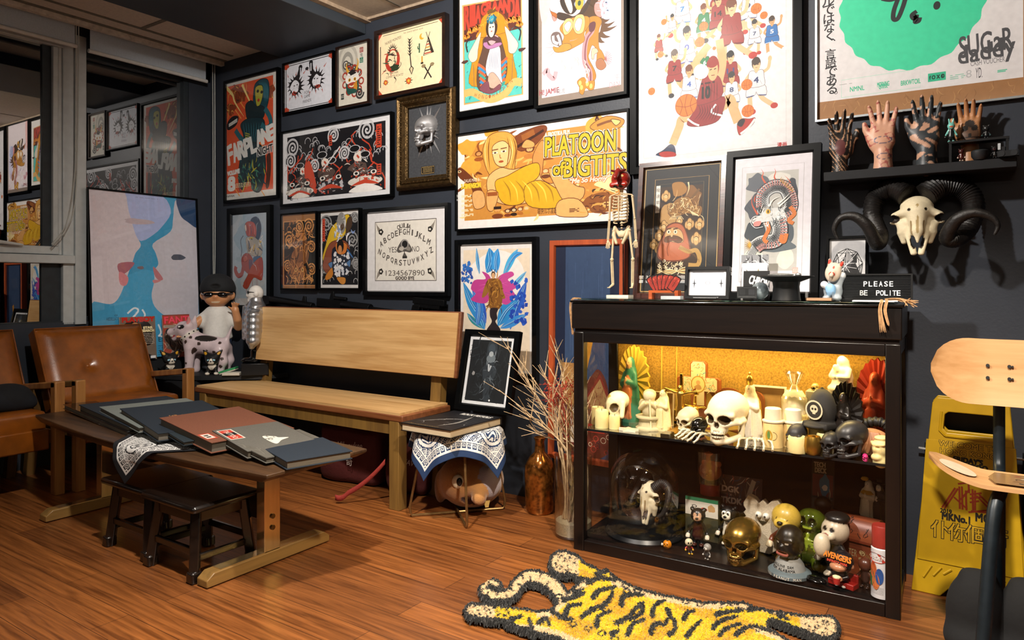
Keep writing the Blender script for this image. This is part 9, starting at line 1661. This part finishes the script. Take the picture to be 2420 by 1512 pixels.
sd = obj('seat_deck',deck(),DKW,sc,(-.0,-.03,.545),(0,0,0),smooth=50);A = Art(.56,.17,9);A.poly([(.0,.5),(.03,.1),(.97,.1),(1,.5),(.97,.9),(.03,.9)],'8a6a44');A.scatter(130,.12,.1,.98,.9,.05,['20262a','c8bfa8','3a5a6a','6a4a28','16181a','8a3a2a'],wd=.014);A.text('tiger',.55,.25,.25,'c8b890',shear=.3);o = art_obj('deck_graphic',A,mat('deck_ink','attr',.25,coat=.4),sd,(-.25,-.085,.009));o.rotation_euler = (-math.pi/2,0,0)
obj('nose_patch',MB().lathe([(0,0),(.05,0),(.05,.001),(0,.001)],24),mm('c8b8a0',.4),sd,(-.325,0,.024),(0,math.radians(20),0))
for x in (-.22,.22):
    obj('back_tube',MB().tube(crom([(x,.170,.90),(x,.166,.6),(x,.12,.53),(x,.05,.525)],5),.0165,12),TUB,sc);obj('leg',MB().tube(crom([(x,.06,.53),(x,-.06,.525),(x-.02,-.13,.44),(x-.05,-.25,.017)],5),.018,12),TUB,sc);obj('leg',MB().tube([(x,.12,.54),(x,.18,.017)],.0165,12),TUB,sc)
obj('cross_tube',MB().tube([(-.22,.04,.525),(.22,.04,.525)],.014,10),TUB,sc)
# ================================================================ YELLOW FLOOR SIGN
YL = mat('yellow_plastic','a8860e',.42,nscale=20,namt=.04)
O = Vector((-.045,2.945,0));TL = -math.atan(.085/.70);sg = thing('floor_sign','yellow plastic folding floor sign with hand drawn lettering','floor sign',O,math.radians(-3));H,wb,wt = .705,.35,.235
def leaf(sgn):
    m = MB();t = .012;out = [(-wb/2,.0),(-wb/2+.09,.0),(-wb/2+.115,.03),(wb/2-.115,.03),(wb/2-.09,0),(wb/2,0),(wt/2,H-.02),(wt/2-.015,H),(-wt/2+.015,H),(-wt/2,H-.02)];inn = [(-.07,H-.125),(.07,H-.125),(.082,H-.112),(.078,H-.06),(.066,H-.05),(-.066,H-.05),(-.078,H-.06),(-.082,H-.112)]
    bm = __import__('bmesh').new(); 
    def ring(pts,y): vs = [bm.verts.new((x,y,z)) for x,z in pts];return vs,[bm.edges.new((vs[i-1],vs[i])) for i in range(len(vs))]
    a,ea = ring(out,0);b,eb = ring(inn,0);r = __import__('bmesh').ops.triangle_fill(bm,edges=ea+eb,use_beauty=True);me = bpy.data.meshes.new('leaf');bm.to_mesh(me);bm.free();o = link('leaf',me,YL,sg,(0,0 if sgn < 0 else .10,0),(TL if sgn < 0 else -math.radians(.6),0,0));x = o.modifiers.new('s','SOLIDIFY');x.thickness = .012;x.offset = 0;x = o.modifiers.new('b','BEVEL');x.width = .003;x.segments = 2;return o
lf = leaf(-1);leaf(1);obj('raised_panel',MB().prism([(-.158,.115),(.158,.115),(.135,H-.155),(-.135,H-.155)],-.009,-.0062,'y'),YL,lf,bevel=.0015);m = MB()
for i in range(9): x = -.125+.031*i;m.tube([(x-.012,-.0062,.055+.012*(i % 3)),(x+.012,-.0062,.10)],.0045,6)
obj('moulded_ribs',m,YL,lf);obj('handle_rim',MB().tube([(x,-.007,z) for x,z in [(-.075,H-.137),(.075,H-.137),(.092,H-.12),(.088,H-.05)]],.005,6).tube([(-.088,-.007,H-.05),(-.092,-.007,H-.12),(-.075,-.007,H-.137)],.005,6),YL,lf)
R_ = Matrix.Rotation(math.radians(-3),4,'Z') @ Matrix.Rotation(TL,4,'X')
def sq(u,v): o = R_.inverted() @ (Vector((0,0,CAMZ))-O);d = R_.inverted() @ (at(u,v,s=1)-Vector((0,0,CAMZ)));s = (-.0095-o.y)/d.y;p = o+d*s;return ((p.x+wb/2)/wb,p.z/H)
A = Art(wb,H,2);k = K(sq,2120,780,4.447);k3 = K(sq,2120,1040,3.203);INKB = '15120c'
def outl(s,x,y,h,wd): A.text(s,x,y,h,INKB,wid=wd,bold=.0045);A.text(s,x,y,h,'b08c12',wid=wd,bold=.0012)
x,y = k(750,1220);outl('WELCOME TO',x,y,.028,.52);x,y = k(740,1298);outl('HONG KONG',x,y,.028,.48);x,y = k(745,1372);A.text("FRIDAY'S",x,y,.026,INKB,wid=.25,bold=.004,rot=-2);x,y = k(790,1440);A.text('TATTOO',x,y,.026,INKB,wid=.26,bold=.004)
RDm = '8a2c10'
for a,b in (((340,510),(440,360)),((360,515),(460,365)),((470,350),(475,520)),((490,350),(495,525)),((430,430),(530,520)),((480,450),(550,370)),((520,380),(525,530)),((540,330),(545,400)),((570,370),(575,530)),((590,380),(590,530)),((550,410),(640,400)),((550,440),(640,430)),((550,470),(620,460)),((560,535),(690,550)),((600,420),(690,510)),((620,410),(700,490)),((540,545),(700,530)),((460,330),(545,320))): A.line([k3(*a),k3(*b)],.016,RDm)
x,y = k3(370,537);A.text('2019',x,y,.022,INKB,wid=.10,bold=.002);x,y = k3(445,590);A.text('MKNo.1',x,y,.034,INKB,wid=.24,bold=.004);x,y = k3(650,590);A.text('MG',x,y,.04,INKB,wid=.12,bold=.004)
for i,ch in enumerate('仆你個街'): x,y = k3([330,463,590,755][i],[675,700,715,735][i]);A.text(ch,x,y,.085,INKB,bold=.007);A.text(ch,x,y,.085,'b08c12',bold=.001)
art_obj('print',A,mat('marker_ink','attr',.5),lf,(-wb/2,-.0095,0))
# ================================================================ ODDS AND ENDS ON THE RIGHT
for lb,u in (('black rounded bag on the floor under the skateboard chair',2312),('black rounded bag at the right edge under the skateboard chair',2432)):
    p = at(u,0,y=2.56);t = sdf('bag',[(E((0,0,.12),(.085,.08,.125)),'0b0c0e'),(E((0,-.03,.05),(.09,.08,.055)),'0e0f11'),(C((-.03,0,.235),(.03,0,.235),.012,.012),'0a0a0a')],mat('dark_cloth','attr',.9),None,(p.x,2.56,0),k=.03,res=40);tag(t,lb,'bag','black bags under the skateboard chair')
t = thing('chrome_rack','low chrome tube rack between the cabinet and the yellow sign','rack',(-.16,3.07,0));CHR = mat('chrome','c0c4c8',.15,1,nscale=20,namt=.03)
for z in (.10,.118,.498): obj('rod',MB().tube([(-.045,0,z),(.3,0,z)],.0045,8),CHR,t)
for x in (-.02,.28): obj('leg',MB().tube([(x,.008,0),(x,.008,.52)],.006,8),mm('1a1c1e',.4),t)
